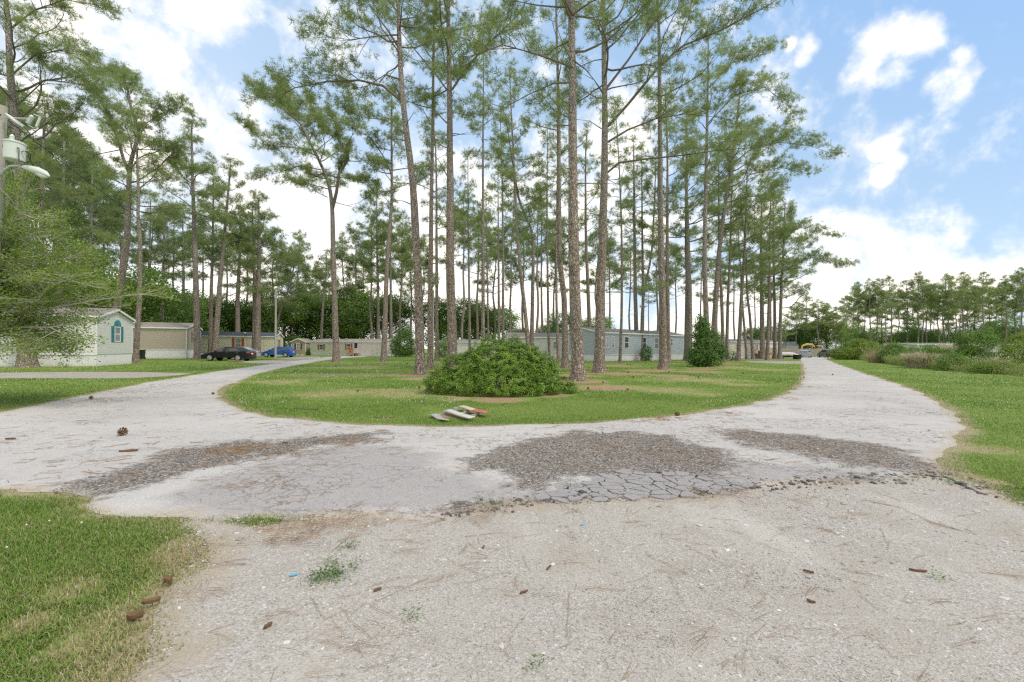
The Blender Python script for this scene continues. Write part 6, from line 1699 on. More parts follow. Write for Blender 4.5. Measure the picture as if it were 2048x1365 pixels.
grass_clump('tan plume grass rising behind the dark verge shrub', 1797, 716, 3.38, 1.1, 500, M_PLUME, 1, plume=True, width=0.037)
grass_clump('short dry grass at the corner of the mown strip', 1757, 724, 2.16, 0.9, 420, M_DRYGRASS, 2)
grass_clump('broad pinkish plume grass in front of the bright low shrub', 1848, 735, 1.55, 1.0, 700, M_PLUME, 3, plume=True, width=0.024)
grass_clump('plume grass patch beside the yellow green brambles', 1872, 734, 1.76, 0.8, 420, M_PLUME, 7, plume=True, width=0.024)
grass_clump('grey green grass clump left of the sumac', 1896, 735, 2.03, 0.9, 520, M_WEED, 4, plume=True, width=0.024)
grass_clump('tall thin plumes behind the sumac', 1922, 728, 2.97, 0.8, 300, M_PLUME, 5, plume=True, width=0.024)
grass_clump('golden straw clump at the front of the verge', 1994, 741, 1.28, 0.42, 240, M_DRYGRASS, 6, width=0.024)
grass_clump('second golden straw tuft near the far shrub', 2018, 740, 1.08, 0.25, 110, M_DRYGRASS, 8, width=0.024)
# ground weeds under and between them
rng = np.random.default_rng(5)
VL = [G(*q) for q in ((1745, 723), (1790, 729), (1850, 737), (1905, 743.5), (1975, 748), (2048, 753), (2140, 760))]
pts = []
for a, c in zip(VL, VL[1:]):
    n = int(620 * (c - a).length / 9)
    f = rng.random(n); dback = rng.random(n) ** 1.6 * 9
    pts.append(np.stack([a.x + (c.x - a.x) * f + dback * 0.55, a.y + (c.y - a.y) * f + dback, 0.06 + (0.25 + 0.55 * np.minimum(dback, 3) / 3) * rng.random(n)], 1))
pts = np.concatenate(pts)
V, F = leaf_quads(pts, np.tile([[0, 0, 1.0]], (len(pts), 1)), np.full(len(pts), 0.12), rng, n=10, cloud=1.0)
V = V.reshape(-1, 4, 3); V = V[V[:, :, 2].min(1) > 0].reshape(-1, 3)
tag(link('undergrowth', arr_mesh('undergrowth', V, np.arange(len(V)).reshape(-1, 4)), M_UNDER), 'low tangled weeds covering the ground of the verge', 'undergrowth', kind='stuff')

# crape myrtle hanging in from the left
mp = at(-85, 700, 11.6)
t = thing('crape_myrtle', 'bright green crape myrtle with smooth pale limbs before the white home', 'tree', (mp.x, mp.y, 0))
gr = Grower(91, curl=0.14, rise=0.03, tuft_step=0.3, kid_step=0.16, kid_len=0.55, levels=2, seg=0.22, minr=0.004, flat=0.5)
O = Vector((mp.x, mp.y, 0)); rm = random.Random(17)
LIMBS = [([(-85, 715), (-40, 600), (5, 500), (25, 430), (45, 395)], 0.0, 0.05), ([(-85, 715), (-50, 640), (20, 590), (95, 560), (160, 545), (205, 535)], 0.4, 0.05), ([(-85, 715), (-45, 650), (40, 628), (130, 612), (205, 600), (255, 592), (278, 590)], -0.4, 0.045),
         ([(-85, 715), (-40, 670), (30, 655), (100, 655), (160, 668), (205, 676)], -0.9, 0.045), ([(-85, 715), (-60, 620), (-10, 540), (50, 480), (105, 470), (150, 500)], 1.0, 0.05), ([(-85, 715), (-40, 690), (0, 690), (30, 700)], -1.2, 0.03),
         ([(-85, 715), (-60, 600), (-30, 480), (-5, 410)], 0.6, 0.05), ([(-85, 715), (-40, 640), (30, 600), (90, 600), (140, 580), (195, 575)], 1.6, 0.045), ([(-85, 715), (-45, 665), (10, 655), (70, 640), (120, 640), (150, 655)], 0.2, 0.04), ([(-85, 715), (-50, 610), (10, 540), (75, 525), (130, 520), (170, 515)], -0.6, 0.045),
         ([(-85, 715), (-50, 630), (0, 565), (60, 545), (120, 550), (165, 560)], -1.2, 0.04), ([(-85, 715), (-70, 640), (-30, 560), (10, 470), (60, 430), (85, 430)], 1.4, 0.04), ([(-85, 715), (-50, 680), (10, 672), (60, 675), (95, 690)], 0.8, 0.035), ([(-85, 715), (-60, 600), (0, 520), (40, 500), (90, 505)], 0.0, 0.04)]
LIMBS += [([(px * 0.8 - 12 + rm.uniform(-14, 14), py + rm.uniform(-16, 16)) for px, py in lp], -dy + 0.5, r * 0.8) for lp, dy, r in LIMBS]
LIMBS = [([(px if px < 110 else 110 + (px - 110) * (0.95 if i_ == 2 else 0.55 if lp[-1][1] < 600 else 0.30), py) for px, py in lp], dy, r) for i_, (lp, dy, r) in enumerate(LIMBS)]
for lp, dy, r in LIMBS:
    pp = [at(px, py, 11.6 + dy * i / (len(lp) - 1)) - O for i, (px, py) in enumerate(lp)]
    pp[0] = Vector((rm.uniform(-.12, .12), rm.uniform(-.12, .12), 0))
    tot = sum((b_ - a_).length for a_, b_ in zip(pp, pp[1:])); run = 0
    for a_, b_ in zip(pp, pp[1:]):
        n = max(1, int((b_ - a_).length / 0.22))
        for k in range(n):
            p = a_.lerp(b_, k / n); q = a_.lerp(b_, (k + 1) / n); f = run / tot; run += (q - p).length
            gr.segs.append((tuple(p), tuple(q), max(r * (1 - 0.85 * f), .006), max(r * (1 - 0.85 * run / tot), .006)))
            if f > 0.22 and rm.random() < 0.9:
                d = (q - p).normalized(); a2 = rm.uniform(0.4, 1.1) * rm.choice((-1, 1))
                kd = Matrix.Rotation(a2, 3, 'Z') @ d; kd.z += rm.uniform(-0.35, 0.35)
                gr.branch(tuple(q), unit(kd), rm.uniform(0.35, 1.05) * (1.25 - 0.6 * f), 0.010, 1, 0.1)
    gr.branch(tuple(pp[-1]), unit(tuple(pp[-1] - pp[-2])), 0.5, 0.01, 1, 0.1)
P = np.array(gr.tp); D = np.array(gr.td); S = np.array(gr.ts) * 0.062
V, F = leaf_quads(P, D, S, np.random.default_rng(8), n=16, aspect=0.55, cloud=1.05, flat=0.5)
link('crown', crown_mesh(gr.segs, tri_quads(V), 5), [M_PALEBARK, M_MYRTLE], t)
print('MYRTLE tufts', len(P), 'segs', len(gr.segs))

# ------------------------------------------------------------------ broken pallet on the lawn edge
o = G(917, 828)
pt_ = thing('broken_pallet', 'broken weathered pallet sunk in the lawn edge', 'pallet', (o.x, o.y, 0))
M_PALW = mat_wood('flaking_white_boards', (0.60, 0.58, 0.55)); M_PALR = mat_wood('faded_coral_paint', (0.52, 0.17, 0.12)); M_PALC = mat_wood('cream_boards', (0.60, 0.52, 0.38)); M_PALG = mat_wood('grey_boards', (0.42, 0.40, 0.38))
def slat(q, z, mat, wav, lab=None, f0=0.0, f1=1.0, n=10):
    A, B, C_, D_ = [G(px, py, z) - Vector((o.x, o.y, 0)) for px, py in q]      # A-B one end, D-C the other
    V = []
    for i in range(n + 1):
        f = f0 + (f1 - f0) * i / n
        dz = wav * math.sin(f * 7.0 + 0.6)
        for p_, q_ in ((A, D_), (B, C_)):
            p = p_.lerp(q_, f); V.append((p.x, p.y, p.z + dz))
    F = [(2 * i, 2 * i + 1, 2 * i + 3, 2 * i + 2) for i in range(n)]
    s_ = link('board', arr_mesh('board', V, F, True), mat, pt_)
    md = s_.modifiers.new('thick', 'SOLIDIFY'); md.thickness = 0.018; md.offset = -1
    if lab: s_['label'] = lab
Q1 = [(916.7, 814.7), (926, 812.7), (977.7, 825), (968, 828.8)]
slat(Q1, 0.095, M_PALC, 0.008, 'cream half of the rear board', 0, 0.52); slat(Q1, 0.095, M_PALR, 0.008, 'faded coral painted half of the rear board', 0.525, 1.0)
slat([(888.8, 823), (898.6, 820), (950.4, 835.7), (937.7, 838.6)], 0.075, M_PALW, 0.005, 'flaking white middle board')
slat([(858.6, 831.8), (872.2, 829.3), (898.6, 842.5), (886, 842.5)], 0.035, M_PALG, 0.014, 'grey curled front board')
for (a0, a1, z) in (((925, 817), (872, 832), 0.02), ((944, 822), (915, 834), 0.02), ((967, 827), (936, 838), 0.02)):
    pa, pb = G(*a0) - Vector((o.x, o.y, 0)), G(*a1) - Vector((o.x, o.y, 0))
    b = MB(); d_ = (pb - pa).normalized(); s_ = Vector((-d_.y, d_.x, 0)) * 0.03
    n = 5
    for k in range(n):
        p, q = pa.lerp(pb, (k + 0.1) / n), pa.lerp(pb, (k + 0.75) / n); h = 0.066 if k < 2 else 0.05 if k < 4 else 0.012
        b.add([p - s_, p + s_, q + s_, q - s_] + [v + Vector((0, 0, h)) for v in (p - s_, p + s_, q + s_, q - s_)], [(0, 1, 2, 3), (4, 5, 6, 7), (0, 1, 5, 4), (1, 2, 6, 5), (2, 3, 7, 6), (3, 0, 4, 7)])
    b.build('stringer', M_PALG, pt_)
straw_px(910, 830, 0.75)

# ------------------------------------------------------------------ cones, bark and other litter
def cone_mesh():
    b = MB(); n = 46
    for i in range(n):
        f = i / n; a = i * 2.39996; z = 0.05 + f * 0.85
        r = 0.50 * math.sin(PI * (0.14 + 0.80 * f)) ** 0.8
        out = Vector((math.cos(a), math.sin(a), 0.5 * (1.2 - 1.5 * f) + 0.25)).normalized()
        p = Vector((math.cos(a) * 0.08, math.sin(a) * 0.08, z)); s_ = Vector((-math.sin(a), math.cos(a), 0)); up = s_.cross(out)
        L = r; w_ = 0.066 * (0.45 + r)
        q = p + out * L
        b.add([p - s_ * 0.02, p + s_ * 0.02, q + s_ * w_, q + out * 0.05, q - s_ * w_], [(0, 1, 2, 3, 4)], 0)
        b.add([q + s_ * w_, q + out * 0.05, q - s_ * w_, q - up * 0.055 + out * 0.02, q + up * 0.055 + out * 0.02], [(0, 1, 4), (1, 2, 4), (0, 3, 1), (1, 3, 2)], 1)
    b.lathe([(0.02, 0.0), (0.10, 0.1), (0.10, 0.5), (0.06, 0.85), (0.01, 0.95)], 8)
    return b
M_CONE = flat('pine_cone_scales', (0.135, 0.075, 0.042), 0.8, 0.5, 3.0)
M_BARKBIT = flat('bark_scraps', (0.15, 0.085, 0.05), 0.9, 0.4, 20.0)
c0 = cone_mesh().build('pine_cone', [M_CONE, flat('cone_tips', (0.33, 0.21, 0.125), 0.8, 0.3, 3.0)]); cme = c0.data; bpy.data.objects.remove(c0)
rc = random.Random(77)
CONES = [((236, 873), 0.15, 'big open pine cone alone on the pale asphalt at the side street mouth'), ((1355, 833.5), 0.15, 'pine cone on the brown needles at the inner edge of the road bend'), ((836, 778), 0.15, 'pine cone on the grass left of the round bush'), ((719, 785), 0.15, 'pine cone in the dry patch of lawn near the side street'),
         ((1252, 783), 0.16, 'pine cone on the open grass right of the thick pines'), ((1269, 757), 0.16, 'pine cone on straw between the thick pines and rough pine'), ((1204, 767), 0.14, 'pine cone close to the foot of the thick near pine'), ((1663, 751.5), 0.16, 'pine cone lying alone on the far arm of the road'),
         ((1610, 738.5), 0.16, 'pine cone on the grass rim at the road narrowing'), ((1610.5, 757), 0.16, 'pine cone at the grass rim where the road widens'), ((1255, 731), 0.18, 'pine cone under the windows of the blue home'), ((1262, 731.5), 0.18, 'second pine cone under the windows of the blue home'), ((1302, 738), 0.18, 'pine cone on straw left of the rough barked pine'),
         ((1336, 746), 0.16, 'pine cone right of the rough barked pine'), ((1488, 748), 0.16, 'pine cone on the dry grass near the road end of the lawn'), ((1175, 780), 0.13, 'pine cone on straw just below the thick near pine'), ((430, 790), 0.15, 'pine cone at the lawn corner of the side street'), ((178, 801), 0.16, 'pine cone on the side street near the dark lawn'),
         ((888, 729), 0.18, 'pine cone on the lawn between slim pines'), ((815, 729), 0.18, 'pine cone on the lawn behind the leaning pine'), ((874, 736), 0.16, 'pine cone on the lawn just left of the half hidden pine'), ((1256, 746), 0.16, 'pine cone in the straw right of the stub limbed pine'), ((1395, 757), 0.16, 'pine cone on the lawn below the tall leafy shrub'), ((1378, 752), 0.16, 'small dark pine cone on the lawn below the tall leafy shrub')]
for (px, py), s_, lab in CONES:
    g = G(px, py)
    o_ = bpy.data.objects.new('pine_cone', cme); COL.objects.link(o_)
    s_ = s_ if px == 236 else s_ * 0.68
    o_.location = (g.x, g.y, 0.02 + s_ * 0.33); o_.scale = (s_,) * 3
    o_.rotation_euler = (PI / 2 + rc.uniform(-0.3, 0.3), rc.uniform(0, 6), rc.uniform(0, 6.28))
    tag(o_, lab, 'pine cone', 'pine cones scattered on the ground')

def bark_piece(label, px, py, L, W_, hh, seed, ang, z=0.0, name='bark_scrap', mat=None, group='bark scraps on the ground'):
    rb = random.Random(seed); b = MB(); n = 7
    V = []
    for i in range(n + 1):
        f = i / n; x = (f - 0.5) * L; r = W_ * (0.12 + 0.88 * math.sin(PI * (0.03 + 0.94 * f)) ** 0.6) * rb.uniform(0.75, 1.15) * 0.5
        for j in range(7):
            a = 2 * PI * j / 7
            V.append((x, r * math.cos(a) * rb.uniform(.8, 1.15), hh * 0.5 + hh * 0.5 * math.sin(a) * rb.uniform(.75, 1.2) + 0.10 * hh * math.sin(f * 5 + seed)))
    F = [(i * 7 + j, i * 7 + (j + 1) % 7, (i + 1) * 7 + (j + 1) % 7, (i + 1) * 7 + j) for i in range(n) for j in range(7)]
    b.add(V, F + [tuple(range(7))[::-1], tuple(range(n * 7, n * 7 + 7))])
    o_ = b.build(name, mat or M_BARKBIT, smooth=True)
    g = G(px, py); o_.location = (g.x, g.y, z); o_.rotation_euler = (0, 0, ang)
    return tag(o_, label, 'bark scrap' if name == 'bark_scrap' else 'lump', group)
M_LUMP = flat('brown_lump', (0.15, 0.095, 0.045), 0.75, 0.35, 40.0)
GLU = 'brown lumps on the grass edge'
bark_piece('upright curled brown lump highest on the grass edge', 336, 1173, 0.045, 0.05, 0.055, 1, 0.4, 0.015, 'brown_lump', M_LUMP, GLU)
bark_piece('slim stick shaped brown lump in the grass edge', 302, 1217, 0.085, 0.03, 0.03, 2, 0.5, 0.03, 'brown_lump', M_LUMP, GLU)
bark_piece('thick dark brown lump lowest on the grass edge', 270, 1246, 0.075, 0.045, 0.045, 3, 0.25, 0.02, 'brown_lump', M_LUMP, GLU)
bark_piece('shredded clump of needles and bark on the pale asphalt', 257, 906, 0.22, 0.09, 0.03, 4, 0.3, 0.016)
bark_piece('flat bark strip at the edge of the side street mouth', 21, 881, 0.16, 0.06, 0.025, 5, 0.0, 0.016)
bark_piece('bark scrap on the gravel below the grass edge', 536, 1258, 0.05, 0.025, 0.02, 6, 1.2, 0.01)
bark_piece('twisted bark curl on the open gravel', 1617, 1148, 0.06, 0.018, 0.015, 7, -0.5, 0.01)
bark_piece('short bark curl beside the twisted one', 1622, 1208, 0.045, 0.018, 0.015, 8, -0.6, 0.01)
bark_piece('long bark curl out on the right of the gravel', 1836, 1146, 0.10, 0.02, 0.015, 9, -0.3, 0.01)
bark_piece('thin dark bark chip on the middle gravel', 967, 1098, 0.045, 0.015, 0.012, 10, 1.4, 0.01)
bark_piece('curved bark chip right of the middle gravel', 1098, 1140, 0.06, 0.015, 0.015, 11, 1.0, 0.01)
bark_piece('brown leaf scrap on the near gravel', 755, 1184, 0.05, 0.025, 0.014, 12, 0.8, 0.01)
bark_piece('brown twig end on the near middle gravel', 1048, 1189, 0.06, 0.015, 0.013, 13, 0.6, 0.01)
bark_piece('dark mulch streak on the lawn by the road bend', 612, 819, 0.75, 0.09, 0.025, 14, -0.35, 0.0)
bark_piece('dark mulch streak at the lawn edge near the road', 768, 836, 0.5, 0.08, 0.02, 15, -0.15, 0.0)
for lab, px, py, L in (('blue plastic scrap on the gravel near the broken edge', 1165, 1053, 0.03), ('pale blue plastic sliver by the gravel weeds', 588, 1155, 0.05)):
    g = G(px, py); b = MB(); b.prism([(-L / 2, -0.008, 0), (L / 2, -0.005, 0), (L / 2 * 0.8, 0.008, 0.004), (-L / 2, 0.006, 0.003)], (0, 0, 0.004))
    o_ = b.build('plastic_scrap', flat('blue_plastic', (0.12, 0.40, 0.62), 0.4)); o_.location = (g.x, g.y, 0.016); o_.rotation_euler = (0, 0, 0.5)
    tag(o_, lab, 'litter', 'plastic scraps on the gravel')

# low weeds on the gravel
for i, (lab, px, py, R, n) in enumerate([('largest low weed patch on the near gravel', 652, 1158, 0.085, 420), ('small weed tuft above the largest gravel weed patch', 662, 1130, 0.03, 60), ('weed tuft right of the largest gravel weed patch', 706, 1140, 0.022, 50), ('weed sprig low on the near gravel', 822, 1239, 0.025, 50), ('weed sprig between gravel and the straw edge', 700, 1100, 0.04, 80),
                                         ('weed sprouting from the cracked asphalt rim', 1140, 978, 0.06, 60), ('weed tuft in the crumbled asphalt near the grass', 1695, 938, 0.09, 130), ('weed sprig beside the broken edge', 1655, 944, 0.07, 80), ('tiny weed on the right gravel', 1876, 1160, 0.03, 40), ('weed sprig at the gravel rim by the grass', 1905, 968, 0.12, 160), ('weed tuft at the crumbling edge middle', 986, 1012, 0.06, 60), ('weed sprig at the bottom of the gravel', 1075, 1335, 0.02, 36)]):
    g = G(px, py); rng = np.random.default_rng(900 + i)
    m = max(5, n // 6); a = rng.random(m) * 6.28; q = np.sqrt(rng.random(m)) * R
    P = np.stack([np.cos(a) * q * 1.3, np.sin(a) * q, 0.02 + 0.015 * rng.random(m)], 1)
    V, F = leaf_quads(P, np.stack([np.cos(a), np.sin(a), 0.4 + 0 * a], 1), np.full(m, 0.018), rng, n=7, aspect=0.5, cloud=0.9)
    V[:, 2] = np.maximum(V[:, 2], 0.012)
    o_ = thing('weed', None, None, (g.x, g.y, 0)); link('foliage', arr_mesh('foliage', V, F), M_BROAD, o_)
    tag(o_, lab, 'weed', 'low weeds on the gravel and broken edge')
# ------------------------------------------------------------------ grass, clover, pebbles, needles
make_ground()

def cover_mask(x, y):
    """> 0 where grass may grow: outside asphalt and gravel"""
    P = np.stack([x, y], 1)
    a = sdf(P, ROAD); b = sdf(P, GRAVEL)
    a = a + 0.45 * (fnoise(x, y, 1.3, 4, 3.0) - 0.5); b = b + 0.4 * (fnoise(x, y, 1.3, 4, 9.0) - 0.5)
    m = np.maximum(a, b)
    for p in DRIVES.values(): m = np.maximum(m, sdf(P, p))
    return -m

def mat_blades():
    m, nt, out = newmat('grass_blades')
    t = att(nt, 'tint')
    col = ramp(nt, t, [(0.0, (0.07, 0.145, 0.024)), (0.25, (0.145, 0.26, 0.044)), (0.5, (0.24, 0.34, 0.072)), (0.72, (0.29, 0.30, 0.11)), (0.9, (0.46, 0.39, 0.22)), (1.0, (0.55, 0.48, 0.32))])
    finish(nt, out, col, 0.6, spec=0.2, transl=0.3)
    return m
M_BLADE = mat_blades()

def dryness(x, y):
    d = np.zeros(len(x))
    for px, py, r in DRY:
        g = G(px, py); d = np.maximum(d, np.clip(1.2 - np.hypot(x - g.x, y - g.y) / r, 0, 1))
    return d
def strawness(x, y):
    d = np.zeros(len(x))
    for a, b, r in STRAW: d = np.maximum(d, np.clip(1.15 - np.hypot(x - a, y - b) / r, 0, 1))
    return d

rng = np.random.default_rng(2024)
def scatter(n, rmin, rmax, amin=-52, amax=52, power=1.0):
    r = rmin * (rmax / rmin) ** (rng.random(n) ** power)
    a = np.radians(amin + (amax - amin) * rng.random(n))
    return r * np.sin(a), r * np.cos(a)

VV, TT = [], []
def blades(n, rmin, rmax, h, wd, per=1, amin=-52, amax=52, two=True):
    x, y = scatter(n, rmin, rmax, amin, amax)
    m = cover_mask(x, y)
    edge = 0.10 + 0.25 * fnoise(x, y, 1.4, 3, 4.0)
    p = np.clip((m + 0.12) / edge, 0, 1)
    st = strawness(x, y)
    stn = st + (fnoise(x, y, 2.2, 4, 8.0) - 0.5) * 0.9
    p = p * (1 - 0.93 * np.clip((stn - 0.22) / 0.25, 0, 1))
    keep = rng.random(n) < p
    x, y, m = x[keep], y[keep], m[keep]
    n = len(x)
    dry = dryness(x, y)
    dn = dry + (fnoise(x, y, 0.9, 4, 2.0) - 0.5) * 1.5 + 0.5 * np.clip(0.35 - m, 0, 0.35)
    dens = np.where(dn > 0.45, 0.45, 1.0)
    k = rng.random(n) < dens
    x, y, dn, m = x[k], y[k], dn[k], m[k]; n = len(x)
    a = rng.random(n) * 2 * PI
    patch = fnoise(x, y, 0.55, 3, 1.0)
    lush = np.clip((patch - 0.35) / 0.3, 0, 1)
    hh = h * (0.5 + 0.75 * rng.random(n)) * (0.7 + 0.5 * lush) * np.clip(0.55 + m * 1.2, 0.5, 1)
    lean = (0.35 + 0.9 * rng.random(n)) * hh
    dx, dy = np.cos(a), np.sin(a)
    sx, sy = -dy * wd, dx * wd
    r = np.hypot(x, y)
    grow = np.clip(r / 9.0, 1.0, 4.0)
    sx, sy = sx * grow, sy * grow
    z0 = np.zeros(n)
    B0 = np.stack([x - sx, y - sy, z0], 1); B1 = np.stack([x + sx, y + sy, z0], 1)
    M0 = np.stack([x + dx * lean * 0.4 - sx * 0.8, y + dy * lean * 0.4 - sy * 0.8, hh * 0.7], 1); M1 = np.stack([x + dx * lean * 0.4 + sx * 0.8, y + dy * lean * 0.4 + sy * 0.8, hh * 0.7], 1)
    T0 = np.stack([x + dx * lean, y + dy * lean, hh * 0.92], 1)
    tint = np.clip(0.38 + 0.42 * (patch - 0.5) * -1.0 + 0.20 * rng.normal(size=n) * 0.9 + 0.5 * np.clip(dn - 0.25, 0, 0.7) + np.where(rng.random(n) < 0.10, 0.4, 0), 0.02, 1)
    if two:
        V = np.stack([B0, B1, M1, B0, M1, M0, M0, M1, T0], 1).reshape(-1, 3); TT.append(np.repeat(tint, 9))
    else:
        V = np.stack([B0, B1, T0], 1).reshape(-1, 3); TT.append(np.repeat(tint, 3))
    VV.append(V)
blades(290000, 1.9, 6.5, 0.048, 0.0022, amin=-66, amax=-10)
blades(70000, 3.0, 7.5, 0.05, 0.003, amin=38, amax=66)
blades(300000, 6.5, 15, 0.040, 0.0032, two=False)
blades(260000, 15, 40, 0.045, 0.0036, two=False)
blades(80000, 40, 85, 0.06, 0.0045, two=False)
V = np.concatenate(VV); T = np.concatenate(TT)
me = arr_mesh('grass', V, np.arange(len(V)).reshape(-1, 3)); fattr(me, 'tint', T)
tag(link('grass', me, M_BLADE), 'short mown grass with dry patches round the lawn and verges', 'grass', kind='stuff')
print('GRASS tris', len(V) // 3)

# clover heads in the grass
def specks(name, label, n_near, n_far, mat):
    P = []
    for n, r0, r1, a0, a1, s in ((n_near, 2.2, 6, -52, -30, 0.009), (n_far, 9, 45, -52, 52, 0.011)):
        x, y = scatter(n * 6, r0, r1, a0, a1)
        k = (cover_mask(x, y) > 0.25) & (fnoise(x, y, 0.35, 3, 6.0) > 0.54) & (strawness(x, y) < 0.2)
        x, y = x[k][:n], y[k][:n]
        P.append(np.stack([x, y, 0.045 + 0.02 * rng.random(len(x)), np.full(len(x), s) * np.clip(np.hypot(x, y) / 16, 1, 2)], 1))
    P = np.concatenate(P)
    o = np.array([[1, 0, 0], [-1, 0, 0], [0, 1, 0], [0, -1, 0], [0, 0, 1], [0, 0, -1]], float)
    f = np.array([[0, 2, 4], [2, 1, 4], [1, 3, 4], [3, 0, 4], [2, 0, 5], [1, 2, 5], [3, 1, 5], [0, 3, 5]])
    V = P[:, None, :3] + o[None] * P[:, None, 3:4]
    F = np.arange(len(P))[:, None, None] * 6 + f[None]
    tag(link(name, arr_mesh(name, V.reshape(-1, 3), F.reshape(-1, 3)), mat), label, 'clover', kind='stuff')
specks('clover_blossoms', 'tiny white clover heads dotted through the grass', 40, 1500, flat('white_clover', (0.68, 0.66, 0.60), 0.8))

# pebbles
OCT = np.array([[1, 1, 1], [-1, 1, 1], [-1, -1, 1], [1, -1, 1], [1.15, 1.15, -0.4], [-1.15, 1.15, -0.4], [-1.15, -1.15, -0.4], [1.15, -1.15, -0.4], [0, 0, 1.35]], float) * np.array([0.6, 0.6, 0.55])
OF = np.array([[0, 1, 8], [1, 2, 8], [2, 3, 8], [3, 0, 8], [4, 5, 1], [4, 1, 0], [5, 6, 2], [5, 2, 1], [6, 7, 3], [6, 3, 2], [7, 4, 0], [7, 0, 3]])
def pebbles(name, label, cat, x, y, s, z, mat, flatk=0.55):
    n = len(x)
    a = rng.random(n) * 2 * PI; ca, sa = np.cos(a), np.sin(a)
    jit = OCT[None] * (0.72 + 0.56 * rng.random((n, 9, 3)))
    sc = s[:, None, None] * np.stack([0.8 + 0.6 * rng.random(n), 0.7 + 0.4 * rng.random(n), flatk * (0.6 + 0.7 * rng.random(n))], 1)[:, None, :]
    q = jit * sc
    X = q[..., 0] * ca[:, None] - q[..., 1] * sa[:, None] + x[:, None]; Y = q[..., 0] * sa[:, None] + q[..., 1] * ca[:, None] + y[:, None]
    V = np.stack([X, Y, q[..., 2] + z], -1).reshape(-1, 3)
    F = (np.arange(n)[:, None, None] * 9 + OF[None]).reshape(-1, 3)
    me = arr_mesh(name, V, F, False)
    fattr(me, 'tint', np.repeat(rng.random(n), 9))
    return tag(link(name, me, mat), label, cat, kind='stuff')
def mat_peb(name, stops):
    m, nt, out = newmat(name)
    col = ramp(nt, att(nt, 'tint'), stops)
    col = mix(nt, mth(nt, 'MULTIPLY', noi(nt, pos(nt), 160.0, 2.0), 0.45), col, (0.25, 0.23, 0.21))
    finish(nt, out, col, 0.85, spec=0.25)
    return m
M_PEB = mat_peb('limestone_pebbles', [(0.0, (0.24, 0.22, 0.195)), (0.3, (0.42, 0.39, 0.35)), (0.65, (0.52, 0.49, 0.455)), (0.9, (0.62, 0.61, 0.59)), (1.0, (0.78, 0.77, 0.75))])
M_CHIP = mat_peb('asphalt_chips', [(0.0, (0.05, 0.047, 0.047)), (0.3, (0.13, 0.12, 0.112)), (0.6, (0.24, 0.21, 0.185)), (0.9, (0.36, 0.30, 0.24)), (1.0, (0.52, 0.48, 0.43))])
def pts_in(poly, n, r0, r1, a0=-52, a1=52, inset=-0.1):
    x, y = scatter(n, r0, r1, a0, a1)
    k = sdf(np.stack([x, y], 1), poly) > inset + 0.25 * (fnoise(x, y, 2.0, 3, 3.0) - 0.5)
    return x[k], y[k]
x, y = pts_in(GRAVEL, 90000, 1.9, 7.5)
s = 0.0022 * np.exp(rng.normal(size=len(x)) * 0.5) * np.clip(np.hypot(x, y) / 2.6, 1, 2.2)
big = rng.random(len(x)) < 0.035; s[big] *= 2.6
pebbles('gravel', 'loose pale stones over the gravel pull in', 'gravel', x, y, s, 0.006, M_PEB)
X, Y_, S_ = [], [], []
for k, p in enumerate(DMG):
    x, y = pts_in(p, 42000, 3.6, 10, inset=0.0)
    kk = rng.random(len(x)) < np.clip((fnoise(x, y, 2.6, 4, 12.0) - 0.32) / 0.3, 0.05, 1)
    x, y = x[kk], y[kk]
    X.append(x); Y_.append(y); S_.append(0.0036 * np.exp(rng.normal(size=len(x)) * 0.55) * np.clip(np.hypot(x, y) / 4.5, 1, 1.8) * (1.5 if k >= 3 else 1.0))
x, y, s = np.concatenate(X), np.concatenate(Y_), np.concatenate(S_)
pebbles('asphalt_rubble', 'dark loose chips where the asphalt has broken up', 'rubble', x, y, s, 0.016, M_CHIP, 0.6)

# crumbled blocks along the torn front edge of the asphalt
edge = gp([(900, 1024), (966, 1014), (1050, 1003), (1142, 994), (1250, 985), (1340, 983), (1410, 980), (1484, 976), (1540, 972), (1601, 966), (1679, 962), (1760, 955), (1830, 950), (1890, 955), (1950, 985)])
bx, by, bs = [], [], []
for a, b in zip(edge, edge[1:]):
    for k in range(44):
        f = rng.random(); j = rng.normal() * 0.11
        bx.append(a[0] + (b[0] - a[0]) * f + j * 0.3); by.append(a[1] + (b[1] - a[1]) * f + j); bs.append(0.013 * math.exp(rng.normal() * 0.5))
pebbles('asphalt_lumps', 'black broken lumps along the torn asphalt edge', 'rubble', np.array(bx), np.array(by), np.array(bs), 0.012, mat_peb('asphalt_lumps', [(0.0, (0.035, 0.033, 0.034)), (0.6, (0.11, 0.105, 0.103)), (1.0, (0.22, 0.21, 0.20))]), 0.7)

